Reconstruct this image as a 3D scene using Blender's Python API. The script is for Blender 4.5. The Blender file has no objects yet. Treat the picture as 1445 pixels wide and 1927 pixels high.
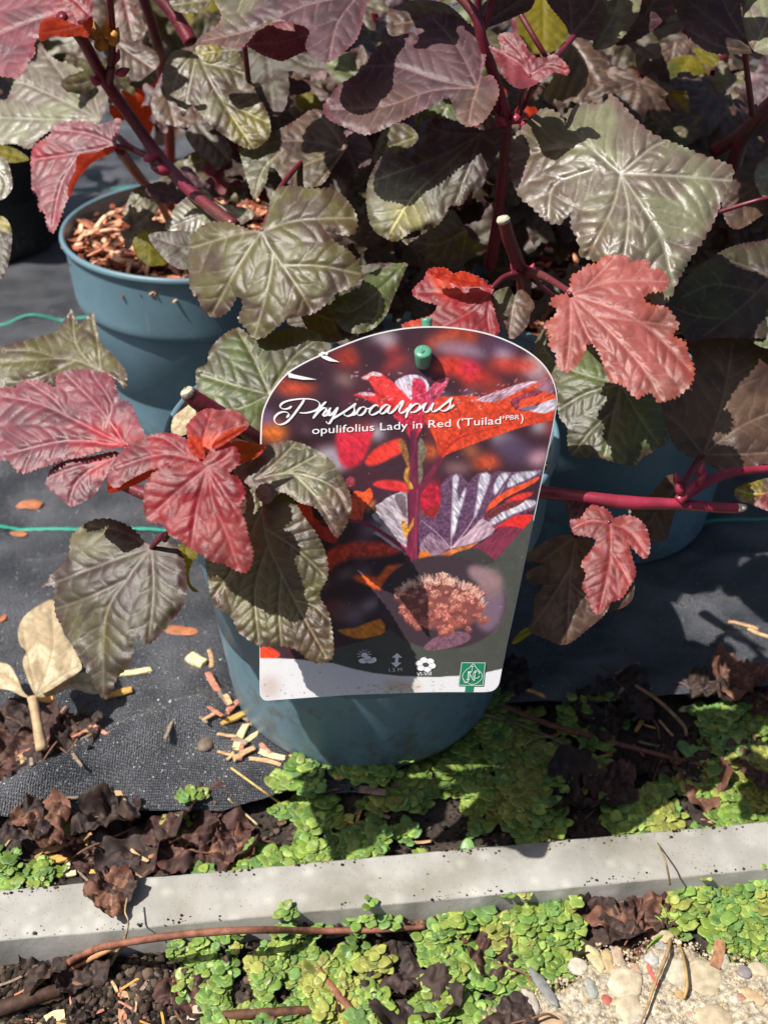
import bpy, bmesh, math, random
import numpy as np
from mathutils import Vector, Matrix, Euler
from mathutils.geometry import delaunay_2d_cdt

C = bpy.context.scene
COL = C.collection
rnd = random.Random(11)

# ------------------------------------------------------------------ camera
TH = math.radians(35.69); FPX = 2056.0; HC = 0.448
CT, ST = math.cos(TH), math.sin(TH)
cd = bpy.data.cameras.new('camera'); cam = bpy.data.objects.new('camera', cd); COL.objects.link(cam)
cam.location = (0, 0, HC); cam.rotation_euler = (math.radians(90) - TH, 0, 0)
cd.sensor_fit = 'VERTICAL'; cd.sensor_height = 36.0; cd.sensor_width = 27.0
cd.lens = FPX / 1927.0 * 36.0
cd.clip_start = 0.01; cd.clip_end = 500
cd.dof.use_dof = True; cd.dof.focus_distance = 0.455; cd.dof.aperture_fstop = 13.0
C.camera = cam
# ------------------------------------------------------------------ light
SUN = Vector((-0.50, -0.18, 0.85)).normalized()
W = bpy.data.worlds.new('World'); C.world = W; W.use_nodes = True
nt = W.node_tree; nt.nodes.clear()
o_ = nt.nodes.new('ShaderNodeOutputWorld'); b_ = nt.nodes.new('ShaderNodeBackground'); s_ = nt.nodes.new('ShaderNodeTexSky')
s_.sky_type = 'NISHITA'; s_.sun_disc = False
s_.sun_elevation = math.asin(SUN.z); s_.sun_rotation = math.atan2(SUN.x, SUN.y)
s_.air_density = 0.8; s_.dust_density = 3.0; s_.ozone_density = 1.0
b_.inputs['Strength'].default_value = 0.060
nt.links.new(s_.outputs[0], b_.inputs['Color']); nt.links.new(b_.outputs[0], o_.inputs['Surface'])
sd = bpy.data.lights.new('sun', 'SUN'); sd.energy = 5.0; sd.angle = math.radians(0.5); sd.color = (1.0, 0.95, 0.87)
sun = bpy.data.objects.new('sun', sd); COL.objects.link(sun); sun.rotation_euler = SUN.to_track_quat('Z', 'Y').to_euler()
sun.location = SUN * 3
C.view_settings.view_transform = 'Standard'; C.view_settings.look = 'None'
C.view_settings.exposure = 0.45; C.view_settings.gamma = 1.0
try: C.cycles.sample_clamp_indirect = 4.0
except Exception: pass

# ------------------------------------------------------------------ geometry helpers
def P(px, py, dep):
    """photo pixel (1445x1927) and depth along the lens axis -> point of the place (metres)"""
    cx = (px - 722.5) / FPX * dep; cy = (py - 963.5) / FPX * dep
    return (cx, dep * CT - cy * ST, HC - dep * ST - cy * CT)
def G(px, py, z=0.0):
    v = (py - 963.5) / FPX
    return Vector(P(px, py, (HC - z) / (ST + v * CT)))
def Pn(px, py, dep):
    cx = (px - 722.5) / FPX * dep; cy = (py - 963.5) / FPX * dep
    return np.stack([cx, dep * CT - cy * ST, HC - dep * ST - cy * CT], -1)

def _h(ix, iy, seed):
    n = (ix * 374761393 + iy * 668265263 + seed * 974711) & 0xffffffff
    n = ((n ^ (n >> 13)) * 1274126177) & 0xffffffff
    return ((n ^ (n >> 16)) & 0xffff) / 65535.0
def vnoise(x, y, seed=0):
    x = np.asarray(x, float); y = np.asarray(y, float)
    ix = np.floor(x).astype(np.int64); iy = np.floor(y).astype(np.int64)
    fx = x - ix; fy = y - iy; fx = fx*fx*(3-2*fx); fy = fy*fy*(3-2*fy)
    a = _h(ix, iy, seed); b = _h(ix+1, iy, seed); c = _h(ix, iy+1, seed); d = _h(ix+1, iy+1, seed)
    return (a*(1-fx)+b*fx)*(1-fy) + (c*(1-fx)+d*fx)*fy
def fbm(x, y, seed=0, o=3):
    s = 0; a = .5; t = 0
    for i in range(o):
        s = s + a*vnoise(x*2**i, y*2**i, seed+i*7); t += a; a *= .5
    return s/t
def smooth(a, b, x):
    t = np.clip((x-a)/(b-a), 0, 1); return t*t*(3-2*t)
def srgb(r, g, b):
    f = lambda c: (c/255/12.92 if c/255 <= .04045 else ((c/255+.055)/1.055)**2.4)
    return (f(r), f(g), f(b))
def catmull(pts, closed=False, n=6):
    pts = [tuple(p) for p in pts]; m = len(pts); out = []
    rng_ = range(m if closed else m-1)
    for i in rng_:
        g = (lambda k: pts[k % m]) if closed else (lambda k: pts[min(max(k, 0), m-1)])
        p0, p1, p2, p3 = [np.array(g(i+k), float) for k in (-1, 0, 1, 2)]
        for t in np.arange(n)/n:
            out.append(.5*((2*p1)+(-p0+p2)*t+(2*p0-5*p1+4*p2-p3)*t*t+(-p0+3*p1-3*p2+p3)*t**3))
    if not closed: out.append(np.array(pts[-1], float))
    return np.array(out)
def resample(pts, step, closed=False):
    pts = np.asarray(pts, float)
    if closed: pts = np.vstack([pts, pts[:1]])
    d = np.r_[0, np.cumsum(np.sqrt((np.diff(pts, axis=0)**2).sum(1)))]
    n = max(2, int(round(d[-1]/step)))
    s = np.linspace(0, d[-1], n+1)
    r = np.stack([np.interp(s, d, pts[:, k]) for k in range(pts.shape[1])], -1)
    return r[:-1] if closed else r

# ------------------------------------------------------------------ objects
def link(o, parent=None):
    COL.objects.link(o)
    if parent is not None: o.parent = parent
    return o
def tag(o, label=None, cat=None, group=None, kind=None):
    if label: o['label'] = label
    if cat: o['category'] = cat
    if group: o['group'] = group
    if kind: o['kind'] = kind
    return o
def empty(name, loc, label, cat, group=None):
    o = bpy.data.objects.new(name, None); o.empty_display_size = .02; o.location = loc; link(o)
    return tag(o, label, cat, group)
def mesh_obj(name, V, F, mat, parent=None, origin=None, smooth_=True, cols=None, nrm=None):
    """V world coordinates; origin world; parent is an Empty without rotation"""
    V = np.asarray(V, float)
    if origin is None: origin = V.mean(0)
    origin = np.asarray(origin, float)
    me = bpy.data.meshes.new(name)
    me.from_pydata((V-origin).tolist(), [], F if isinstance(F, list) else F.tolist())
    if smooth_: me.polygons.foreach_set('use_smooth', np.ones(len(me.polygons), bool))
    if cols is not None:
        a = me.color_attributes.new('Col', 'FLOAT_COLOR', 'POINT')
        c = np.ones((len(V), 4)); c[:, :cols.shape[1]] = cols
        a.data.foreach_set('color', c.ravel())
    me.materials.append(mat); me.update()
    o = bpy.data.objects.new(name, me); link(o, parent)
    off = origin if parent is None else origin-np.array(parent.matrix_basis.translation if parent.parent is None else wloc(parent))
    o.location = off
    return o
def wloc(o):
    v = np.zeros(3)
    while o is not None:
        v += np.array(o.location); o = o.parent
    return v
def tube(pts, radii, seg=8, n=5, wob=0, cap=True, seed=0):
    """smooth tapered tube; returns V, F"""
    q = catmull([tuple(p)+(r,) for p, r in zip(pts, radii)], n=n)
    p, r = q[:, :3], q[:, 3]
    T = np.gradient(p, axis=0); T /= np.linalg.norm(T, axis=1)[:, None]+1e-12
    up = np.array([.3, -.5, .8]); V = []; m = len(p); rr = random.Random(seed)
    for i in range(m):
        a = np.cross(T[i], up); a /= np.linalg.norm(a)+1e-9; b = np.cross(T[i], a)
        for k in range(seg):
            t = 2*math.pi*k/seg
            V.append(p[i]+(a*math.cos(t)+b*math.sin(t))*r[i]*(1+wob*rr.uniform(-1, 1)))
    F = [[i*seg+k, i*seg+(k+1) % seg, (i+1)*seg+(k+1) % seg, (i+1)*seg+k] for i in range(m-1) for k in range(seg)]
    if cap:
        F.append([k for k in range(seg)][::-1]); F.append([(m-1)*seg+k for k in range(seg)])
    return np.array(V), F
class MB:
    def __init__(s): s.V = []; s.F = []; s.C = []; s.n = 0
    def add(s, V, F, c=None):
        V = np.asarray(V, float); s.V.append(V)
        s.F += [[i+s.n for i in f] for f in (F if isinstance(F, list) else F.tolist())]
        s.C.append(np.tile(np.array(c if c is not None else (1, 1, 1), float), (len(V), 1)) if (c is None or np.ndim(c) == 1) else np.asarray(c))
        s.n += len(V)
    def build(s, name, mat, parent=None, origin=None, smooth_=True):
        return mesh_obj(name, np.vstack(s.V), s.F, mat, parent, origin, smooth_, np.vstack(s.C))

# ------------------------------------------------------------------ materials
def newmat(name):
    m = bpy.data.materials.new(name); m.use_nodes = True; nt = m.node_tree
    return m, nt, nt.nodes['Principled BSDF'], nt.nodes['Material Output']
def N(nt, t, **k):
    n = nt.nodes.new(t)
    for a, v in k.items():
        if a.startswith('i_'): n.inputs[a[2:]].default_value = v
        else: setattr(n, a, v)
    return n
def setin(n, key, v):
    if key in n.inputs: n.inputs[key].default_value = v
def noise_bump(nt, bsdf, scale, strength, dist=.0003, detail=4, second=None, coord='Object'):
    tc = N(nt, 'ShaderNodeTexCoord'); no = N(nt, 'ShaderNodeTexNoise'); no.inputs['Scale'].default_value = scale; no.inputs['Detail'].default_value = detail
    nt.links.new(tc.outputs[coord], no.inputs['Vector'])
    bu = N(nt, 'ShaderNodeBump'); bu.inputs['Strength'].default_value = strength; bu.inputs['Distance'].default_value = dist
    nt.links.new(no.outputs['Fac'], bu.inputs['Height']); nt.links.new(bu.outputs[0], bsdf.inputs['Normal'])
    return tc, no, bu
def mix_noise(nt, tc, scale, c1, c2, lo=.4, hi=.6, detail=4):
    no = N(nt, 'ShaderNodeTexNoise'); no.inputs['Scale'].default_value = scale; no.inputs['Detail'].default_value = detail
    nt.links.new(tc.outputs['Object'], no.inputs['Vector'])
    r = N(nt, 'ShaderNodeValToRGB'); r.color_ramp.elements[0].position = lo; r.color_ramp.elements[1].position = hi
    r.color_ramp.elements[0].color = (*c1, 1); r.color_ramp.elements[1].color = (*c2, 1)
    nt.links.new(no.outputs['Fac'], r.inputs['Fac']); return r
def leaf_material(name, rough, trans, tcol, spec=.5, under=(.25, .3, .2), bump=.35):
    m, nt, b, out = newmat(name)
    at = N(nt, 'ShaderNodeAttribute', attribute_name='Col')
    tc, no, bu = noise_bump(nt, b, 520, bump*.6, .0004, 2)
    var = N(nt, 'ShaderNodeTexNoise'); var.inputs['Scale'].default_value = 150; nt.links.new(tc.outputs['Object'], var.inputs['Vector'])
    hs = N(nt, 'ShaderNodeHueSaturation'); mr = N(nt, 'ShaderNodeMapRange'); mr.inputs['To Min'].default_value = .80; mr.inputs['To Max'].default_value = 1.2
    nt.links.new(var.outputs['Fac'], mr.inputs['Value']); nt.links.new(mr.outputs[0], hs.inputs['Value']); nt.links.new(at.outputs['Color'], hs.inputs['Color'])
    nt.links.new(hs.outputs[0], b.inputs['Base Color'])
    b.inputs['Roughness'].default_value = rough; setin(b, 'Specular IOR Level', spec)
    mr2 = N(nt, 'ShaderNodeMapRange'); mr2.inputs['To Min'].default_value = rough-.08; mr2.inputs['To Max'].default_value = rough+.15
    nt.links.new(var.outputs['Fac'], mr2.inputs['Value']); nt.links.new(mr2.outputs[0], b.inputs['Roughness'])
    gn = N(nt, 'ShaderNodeTexNoise'); gn.inputs['Scale'].default_value = 1500; gn.inputs['Detail'].default_value = 2; nt.links.new(tc.outputs['Object'], gn.inputs['Vector'])
    # net of fine veins: paler lines, slightly sunken
    vo = N(nt, 'ShaderNodeTexVoronoi', feature='DISTANCE_TO_EDGE'); vo.inputs['Scale'].default_value = 620; nt.links.new(tc.outputs['Object'], vo.inputs['Vector'])
    vr = N(nt, 'ShaderNodeMapRange'); vr.inputs['From Min'].default_value = 0; vr.inputs['From Max'].default_value = .16; vr.inputs['To Min'].default_value = 1; vr.inputs['To Max'].default_value = 0
    nt.links.new(vo.outputs['Distance'], vr.inputs['Value'])
    ad = N(nt, 'ShaderNodeMath', operation='MULTIPLY_ADD'); nt.links.new(vr.outputs[0], ad.inputs[0]); ad.inputs[1].default_value = -.18; nt.links.new(no.outputs['Fac'], ad.inputs[2]); ad2 = N(nt, 'ShaderNodeMath', operation='MULTIPLY_ADD'); nt.links.new(gn.outputs['Fac'], ad2.inputs[0]); ad2.inputs[1].default_value = .8; nt.links.new(ad.outputs[0], ad2.inputs[2]); nt.links.new(ad2.outputs[0], bu.inputs['Height'])
    vm_ = N(nt, 'ShaderNodeMath', operation='MULTIPLY_ADD'); nt.links.new(vr.outputs[0], vm_.inputs[0]); vm_.inputs[1].default_value = .12; nt.links.new(mr.outputs[0], vm_.inputs[2]); nt.links.new(vm_.outputs[0], hs.inputs['Value'])
    tr = N(nt, 'ShaderNodeBsdfTranslucent')
    mx = N(nt, 'ShaderNodeMix', data_type='RGBA', blend_type='MULTIPLY'); mx.inputs[0].default_value = .35
    mx.inputs[6].default_value = (*tcol, 1); nt.links.new(at.outputs['Color'], mx.inputs[7])
    nt.links.new(mx.outputs[2], tr.inputs['Color'])
    ms = N(nt, 'ShaderNodeMixShader'); ms.inputs[0].default_value = trans
    nt.links.new(b.outputs[0], ms.inputs[1]); nt.links.new(tr.outputs[0], ms.inputs[2]); nt.links.new(ms.outputs[0], out.inputs['Surface'])
    return m
def plain(name, col, rough=.5, spec=.5, bs=None, bstr=.3, bd=.0003, attr=False, var=None):
    m, nt, b, out = newmat(name); b.inputs['Base Color'].default_value = (*col, 1)
    b.inputs['Roughness'].default_value = rough; setin(b, 'Specular IOR Level', spec)
    tc = N(nt, 'ShaderNodeTexCoord')
    if bs:
        tc, no, bu = noise_bump(nt, b, bs, bstr, bd)
    src = None
    if attr:
        at = N(nt, 'ShaderNodeAttribute', attribute_name='Col'); src = at.outputs['Color']
    if var:
        r = mix_noise(nt, tc, var[0], (var[1],)*3, (var[2],)*3, .3, .7)
        mx = N(nt, 'ShaderNodeMix', data_type='RGBA', blend_type='MULTIPLY'); mx.inputs[0].default_value = 1
        if src: nt.links.new(src, mx.inputs[6])
        else: mx.inputs[6].default_value = (*col, 1)
        nt.links.new(r.outputs[0], mx.inputs[7]); src = mx.outputs[2]
    if src: nt.links.new(src, b.inputs['Base Color'])
    return m
# ------------------------------------------------------------------ the setting
def mat_soil():
    m, nt, b, out = newmat('dark_soil')
    tc, no, bu = noise_bump(nt, b, 220, .9, .003, 8)
    r = mix_noise(nt, tc, 60, (.012, .009, .007), (.06, .045, .034), .35, .7, 8)
    nt.links.new(r.outputs[0], b.inputs['Base Color']); b.inputs['Roughness'].default_value = .85
    return m
def mat_membrane():
    m, nt, b, out = newmat('black_woven_fabric')
    tc = N(nt, 'ShaderNodeTexCoord')
    wv = N(nt, 'ShaderNodeTexWave', wave_type='BANDS', bands_direction='X'); wv.inputs['Scale'].default_value = 260; wv.inputs['Distortion'].default_value = 1.5; wv.inputs['Detail'].default_value = 1
    wv2 = N(nt, 'ShaderNodeTexWave', wave_type='BANDS', bands_direction='Y'); wv2.inputs['Scale'].default_value = 200; wv2.inputs['Distortion'].default_value = 1.5
    no = N(nt, 'ShaderNodeTexNoise'); no.inputs['Scale'].default_value = 700; no.inputs['Detail'].default_value = 5
    for n in (wv, wv2, no): nt.links.new(tc.outputs['Object'], n.inputs['Vector'])
    a = N(nt, 'ShaderNodeMath', operation='MULTIPLY'); nt.links.new(wv.outputs['Fac'], a.inputs[0]); nt.links.new(wv2.outputs['Fac'], a.inputs[1])
    a2 = N(nt, 'ShaderNodeMath', operation='MULTIPLY_ADD'); nt.links.new(no.outputs['Fac'], a2.inputs[0]); a2.inputs[1].default_value = 2.2; nt.links.new(a.outputs[0], a2.inputs[2])
    bu = N(nt, 'ShaderNodeBump'); bu.inputs['Strength'].default_value = 1; bu.inputs['Distance'].default_value = .0012
    nt.links.new(a2.outputs[0], bu.inputs['Height']); nt.links.new(bu.outputs[0], b.inputs['Normal'])
    r = mix_noise(nt, tc, 28, (.04, .044, .054), (.16, .165, .185), .35, .75, 8)
    # fine dust and sand grains lying in the weave
    v = N(nt, 'ShaderNodeTexVoronoi'); v.inputs['Scale'].default_value = 420; nt.links.new(tc.outputs['Object'], v.inputs['Vector'])
    gr = N(nt, 'ShaderNodeValToRGB'); gr.color_ramp.elements[0].position = .0; gr.color_ramp.elements[0].color = (1, 1, 1, 1); gr.color_ramp.elements[1].position = .22; gr.color_ramp.elements[1].color = (0, 0, 0, 1)
    nt.links.new(v.outputs['Distance'], gr.inputs['Fac'])
    sp = N(nt, 'ShaderNodeTexNoise'); sp.inputs['Scale'].default_value = 90; nt.links.new(tc.outputs['Object'], sp.inputs['Vector'])
    mm = N(nt, 'ShaderNodeMath', operation='MULTIPLY'); nt.links.new(gr.outputs[0], mm.inputs[0]); nt.links.new(sp.outputs['Fac'], mm.inputs[1])
    mx = N(nt, 'ShaderNodeMix', data_type='RGBA'); nt.links.new(mm.outputs[0], mx.inputs[0]); nt.links.new(r.outputs[0], mx.inputs[6]); mx.inputs[7].default_value = (.32, .31, .32, 1)
    nt.links.new(mx.outputs[2], b.inputs['Base Color']); b.inputs['Roughness'].default_value = .30; setin(b, 'Specular IOR Level', .9)
    return m
M_soil = mat_soil(); M_mem = mat_membrane()
# big ground sheet, reaching the horizon
g = 60.0
ground = mesh_obj('ground', [(-g, -g, -.012), (g, -g, -.012), (g, g, -.012), (-g, g, -.012)], [[0, 1, 2, 3]], M_soil, origin=(0, 0, 0)); tag(ground, kind='structure')
# kerb line on the ground (photo: back top edge 0,1675 -> 1445,1545)
KZ = .012
kb0, kb1 = G(0, 1675, KZ), G(1445, 1545, KZ); kf0, kf1 = G(0, 1765, KZ), G(1445, 1640, KZ)
kd = (kb1-kb0); kslope = kd.y/kd.x
def kerb_back(x): return kb0.y+(x-kb0.x)*kslope
KW = (kb0.y-kf0.y)*.5+(kb1.y-kf1.y)*.5
def kerb_front(x): return kerb_back(x)-KW

def sheet(name, x0, x1, y0f, y1f, nx, ny, zf, mat, sharpen=1.0):
    X = np.linspace(x0, x1, nx); V = []
    for j in range(ny):
        t = (j/(ny-1))**sharpen
        for x in X:
            a, b = y0f(x), y1f(x); V.append((x, a+(b-a)*t, 0))
    V = np.array(V); V[:, 2] = zf(V[:, 0], V[:, 1])
    F = [[j*nx+i, j*nx+i+1, (j+1)*nx+i+1, (j+1)*nx+i] for j in range(ny-1) for i in range(nx-1)]
    o = mesh_obj(name, V, F, mat, origin=(0, 0, 0)); return o
def soil_z(x, y):
    return -.004+.012*(fbm(x*38, y*38, 3, 5)-.5)+.004*(fbm(x*170, y*170, 9, 3)-.5)
bed = sheet('soil_strip', -.45, .45, lambda x: kerb_front(x)-.16, lambda x: kerb_front(x)+.0, 320, 110, lambda x, y: soil_z(x, y)-.005, M_soil)
tag(bed, kind='structure')
bed2 = sheet('soil_bed', -.6, .8, lambda x: kerb_back(x)-.002, lambda x: kerb_back(x)+.16, 260, 60, lambda x, y: soil_z(x, y)-.002, M_soil)
tag(bed2, kind='structure')
# membrane: front edge runs behind the liverwort band
EDGE = [(-900, 1600), (0, 1560), (200, 1530), (420, 1530), (520, 1500), (700, 1500), (860, 1370), (930, 1330), (1150, 1330), (1445, 1300), (2400, 1280)]
ex = [G(a, b).x for a, b in EDGE]; ey = [G(a, b).y for a, b in EDGE]
def mem_front(x): return float(np.interp(x, ex, ey))
def mem_z(x, y):
    z = .0035+.022*np.maximum(0, fbm(x*10+3, y*16, 21, 3)-.40)+.007*(np.abs(fbm(x*22, y*34, 22, 2)-.5)*2-.3)+.0016*(fbm(x*60, y*60, 5, 3)-.5)
    # one long fold running from lower left to the front pot
    a, b = G(60, 1500), G(430, 1330)
    tx, ty = (b.x-a.x), (b.y-a.y); L = math.hypot(tx, ty); tx /= L; ty /= L
    s = (x-a.x)*tx+(y-a.y)*ty; d = -(x-a.x)*ty+(y-a.y)*tx
    z = z+.013*np.exp(-(d/.014)**2)*smooth(-.1, .0, s)*(1-smooth(L*.8, L*1.2, s))
    return z
mem = sheet('weed_fabric', -2.2, 2.2, mem_front, lambda x: 3.2, 620, 420, mem_z, M_mem, 2.4)
tag(mem, kind='structure')
# green marking lines woven into the fabric: stand 1 mm above it
M_green = plain('green_thread', (.03, .30, .22), .5, bs=900, bstr=.6)
for k, yy in enumerate((G(100, 1000).y, G(50, 620).y, G(50, 620).y+.36, G(50, 620).y+.72)):
    for side in (0,):
        xs = np.linspace(-1.6, 1.6, 900); yv = yy+.004*np.sin(xs*3+k); z = mem_z(xs, yv)+.0012
        V = []; 
        for x, y, zz in zip(xs, yv, z):
            w = .0016*(1+.3*math.sin(x*2500)); V += [(x, y-w, zz-.0004), (x, y, zz+.0006), (x, y+w, zz-.0004)]
        F = []
        for i in range(len(xs)-1):
            for q in (0, 1): F.append([i*3+q, (i+1)*3+q, (i+1)*3+q+1, i*3+q+1])
        t = mesh_obj('green_marking_line', V, F, M_green, origin=(0, yy, 0)); tag(t, kind='structure')

# ------------------------------------------------------------------ kerb
def mat_concrete():
    m, nt, b, out = newmat('pale_concrete')
    tc, no, bu = noise_bump(nt, b, 350, .35, .0005, 8)
    r = mix_noise(nt, tc, 45, (.27, .265, .24), (.40, .39, .365), .3, .7, 10)
    v = N(nt, 'ShaderNodeTexVoronoi'); v.inputs['Scale'].default_value = 95; nt.links.new(tc.outputs['Object'], v.inputs['Vector'])
    gr = N(nt, 'ShaderNodeValToRGB'); gr.color_ramp.elements[0].position = .05; gr.color_ramp.elements[0].color = (1.25, 1.25, 1.22, 1); gr.color_ramp.elements[1].position = .35; gr.color_ramp.elements[1].color = (1, 1, 1, 1)
    nt.links.new(v.outputs['Distance'], gr.inputs['Fac'])
    st = mix_noise(nt, tc, 18, (.72, .68, .60), (1, 1, 1), .30, .5, 6)
    m1 = N(nt, 'ShaderNodeMix', data_type='RGBA', blend_type='MULTIPLY'); m1.inputs[0].default_value = 1
    nt.links.new(r.outputs[0], m1.inputs[6]); nt.links.new(gr.outputs[0], m1.inputs[7])
    m2 = N(nt, 'ShaderNodeMix', data_type='RGBA', blend_type='MULTIPLY'); m2.inputs[0].default_value = 1
    nt.links.new(m1.outputs[2], m2.inputs[6]); nt.links.new(st.outputs[0], m2.inputs[7])
    pv = N(nt, 'ShaderNodeTexVoronoi'); pv.inputs['Scale'].default_value = 480; nt.links.new(tc.outputs['Object'], pv.inputs['Vector'])
    pn = N(nt, 'ShaderNodeTexNoise'); pn.inputs['Scale'].default_value = 60; nt.links.new(tc.outputs['Object'], pn.inputs['Vector'])
    pm = N(nt, 'ShaderNodeMath', operation='MULTIPLY_ADD'); nt.links.new(pn.outputs['Fac'], pm.inputs[0]); pm.inputs[1].default_value = -.22; nt.links.new(pv.outputs['Distance'], pm.inputs[2])
    pr = N(nt, 'ShaderNodeValToRGB'); pr.color_ramp.elements[0].position = .0; pr.color_ramp.elements[0].color = (.66, .63, .58, 1); pr.color_ramp.elements[1].position = .05; pr.color_ramp.elements[1].color = (1, 1, 1, 1); nt.links.new(pm.outputs[0], pr.inputs['Fac'])
    m3 = N(nt, 'ShaderNodeMix', data_type='RGBA', blend_type='MULTIPLY'); m3.inputs[0].default_value = 1; nt.links.new(m2.outputs[2], m3.inputs[6]); nt.links.new(pr.outputs[0], m3.inputs[7]); m2 = m3
    nt.links.new(m2.outputs[2], b.inputs['Base Color']); b.inputs['Roughness'].default_value = .75
    return m
M_conc = mat_concrete()
def kerb():
    prof = [(-.0, -.03), (-.0, KZ-.0009), (.0003, KZ-.0003), (.0010, KZ), (KW-.0010, KZ), (KW-.0003, KZ-.0003), (KW, KZ-.0009), (KW, -.03)]
    V = []; F = []; xs = np.linspace(-.75, .95, 700); n = len(prof)
    for x in xs:
        yf = kerb_front(x)
        for i, (dy, z) in enumerate(prof):
            jit = .0003*(float(vnoise(x*400+i*9.1, i*3.3, 4))-.5)+.0005*(float(vnoise(x*90, i*1.7, 8))-.5)
            V.append((x, yf+dy+(jit if 0 < i < 7 else 0), z+(jit*.8 if 0 < i < 7 else 0)))
    for a in range(len(xs)-1):
        for i in range(n-1): F.append([a*n+i, a*n+i+1, (a+1)*n+i+1, (a+1)*n+i][::-1])
    o = mesh_obj('concrete_kerb', V, F, M_conc, origin=(0, kerb_front(0), 0)); o.data.update()
    tag(o, 'narrow pale concrete kerb crossing the ground between the two bands of liverwort', 'kerb')
kerb()

# ------------------------------------------------------------------ pots
RR, RB, HP, BAND = .0967, .0764, .1638, .0453
POTC = [(-.0111, .4618), (-.1265, .7360), (.1491, .6324)]
def mat_pot(name, col):
    m, nt, b, out = newmat(name)
    tc, no, bu = noise_bump(nt, b, 500, .12, .0004, 6)
    r = mix_noise(nt, tc, 22, tuple(c*.86 for c in col), tuple(min(1, c*1.14+.004) for c in col), .3, .7, 8)
    # vertical streaks and pale scuffs of use
    mp = N(nt, 'ShaderNodeMapping'); mp.inputs['Scale'].default_value = (260, 260, 14); nt.links.new(tc.outputs['Object'], mp.inputs['Vector'])
    n2 = N(nt, 'ShaderNodeTexNoise'); n2.inputs['Scale'].default_value = 1; n2.inputs['Detail'].default_value = 6; nt.links.new(mp.outputs[0], n2.inputs['Vector'])
    cr = N(nt, 'ShaderNodeValToRGB'); cr.color_ramp.elements[0].position = .64; cr.color_ramp.elements[1].position = .80; cr.color_ramp.elements[1].color = (.28, .28, .28, 1); cr.color_ramp.elements[0].color = (0, 0, 0, 1)
    nt.links.new(n2.outputs['Fac'], cr.inputs['Fac'])
    mx = N(nt, 'ShaderNodeMix', data_type='RGBA'); nt.links.new(cr.outputs[0], mx.inputs[0]); nt.links.new(r.outputs[0], mx.inputs[6]); mx.inputs[7].default_value = (.35, .38, .38, 1)
    # dust specks
    v = N(nt, 'ShaderNodeTexVoronoi'); v.inputs['Scale'].default_value = 160; nt.links.new(tc.outputs['Object'], v.inputs['Vector'])
    gr = N(nt, 'ShaderNodeValToRGB'); gr.color_ramp.elements[0].position = .03; gr.color_ramp.elements[0].color = (.6, .6, .6, 1); gr.color_ramp.elements[1].position = .10; gr.color_ramp.elements[1].color = (0, 0, 0, 1)
    nt.links.new(v.outputs['Distance'], gr.inputs['Fac'])
    mx2 = N(nt, 'ShaderNodeMix', data_type='RGBA'); nt.links.new(gr.outputs[0], mx2.inputs[0]); nt.links.new(mx.outputs[2], mx2.inputs[6]); mx2.inputs[7].default_value = (.30, .27, .22, 1)
    # soil splashed up the wall and dried, densest near the foot
    sx = N(nt, 'ShaderNodeSeparateXYZ'); nt.links.new(tc.outputs['Object'], sx.inputs[0])
    dn = N(nt, 'ShaderNodeTexNoise'); dn.inputs['Scale'].default_value = 75; dn.inputs['Detail'].default_value = 9; dn.inputs['Roughness'].default_value = .7; nt.links.new(tc.outputs['Object'], dn.inputs['Vector'])
    zr = N(nt, 'ShaderNodeMapRange'); zr.inputs['From Min'].default_value = 0; zr.inputs['From Max'].default_value = .09; zr.inputs['To Min'].default_value = .14; zr.inputs['To Max'].default_value = -.08; nt.links.new(sx.outputs['Z'], zr.inputs['Value'])
    da = N(nt, 'ShaderNodeMath', operation='ADD'); nt.links.new(dn.outputs['Fac'], da.inputs[0]); nt.links.new(zr.outputs[0], da.inputs[1])
    dr = N(nt, 'ShaderNodeValToRGB'); dr.color_ramp.elements[0].position = .57; dr.color_ramp.elements[0].color = (0, 0, 0, 1); dr.color_ramp.elements[1].position = .72; dr.color_ramp.elements[1].color = (.6, .6, .6, 1); nt.links.new(da.outputs[0], dr.inputs['Fac'])
    mx3 = N(nt, 'ShaderNodeMix', data_type='RGBA'); nt.links.new(dr.outputs[0], mx3.inputs[0]); nt.links.new(mx2.outputs[2], mx3.inputs[6]); mx3.inputs[7].default_value = (.10, .085, .065, 1); mx2 = mx3
    nt.links.new(mx2.outputs[2], b.inputs['Base Color']); b.inputs['Roughness'].default_value = .42; setin(b, 'Specular IOR Level', .45)
    return m
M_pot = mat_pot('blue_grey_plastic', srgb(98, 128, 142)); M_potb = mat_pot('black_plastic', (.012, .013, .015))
def lathe(prof, n=128):
    V = []; F = []; m = len(prof)
    for r, z in prof:
        for k in range(n):
            a = 2*math.pi*k/n; V.append((r*math.cos(a), r*math.sin(a), z))
    for i in range(m-1):
        for k in range(n): F.append([i*n+k, i*n+(k+1) % n, (i+1)*n+(k+1) % n, (i+1)*n+k])
    return np.array(V), F
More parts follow.
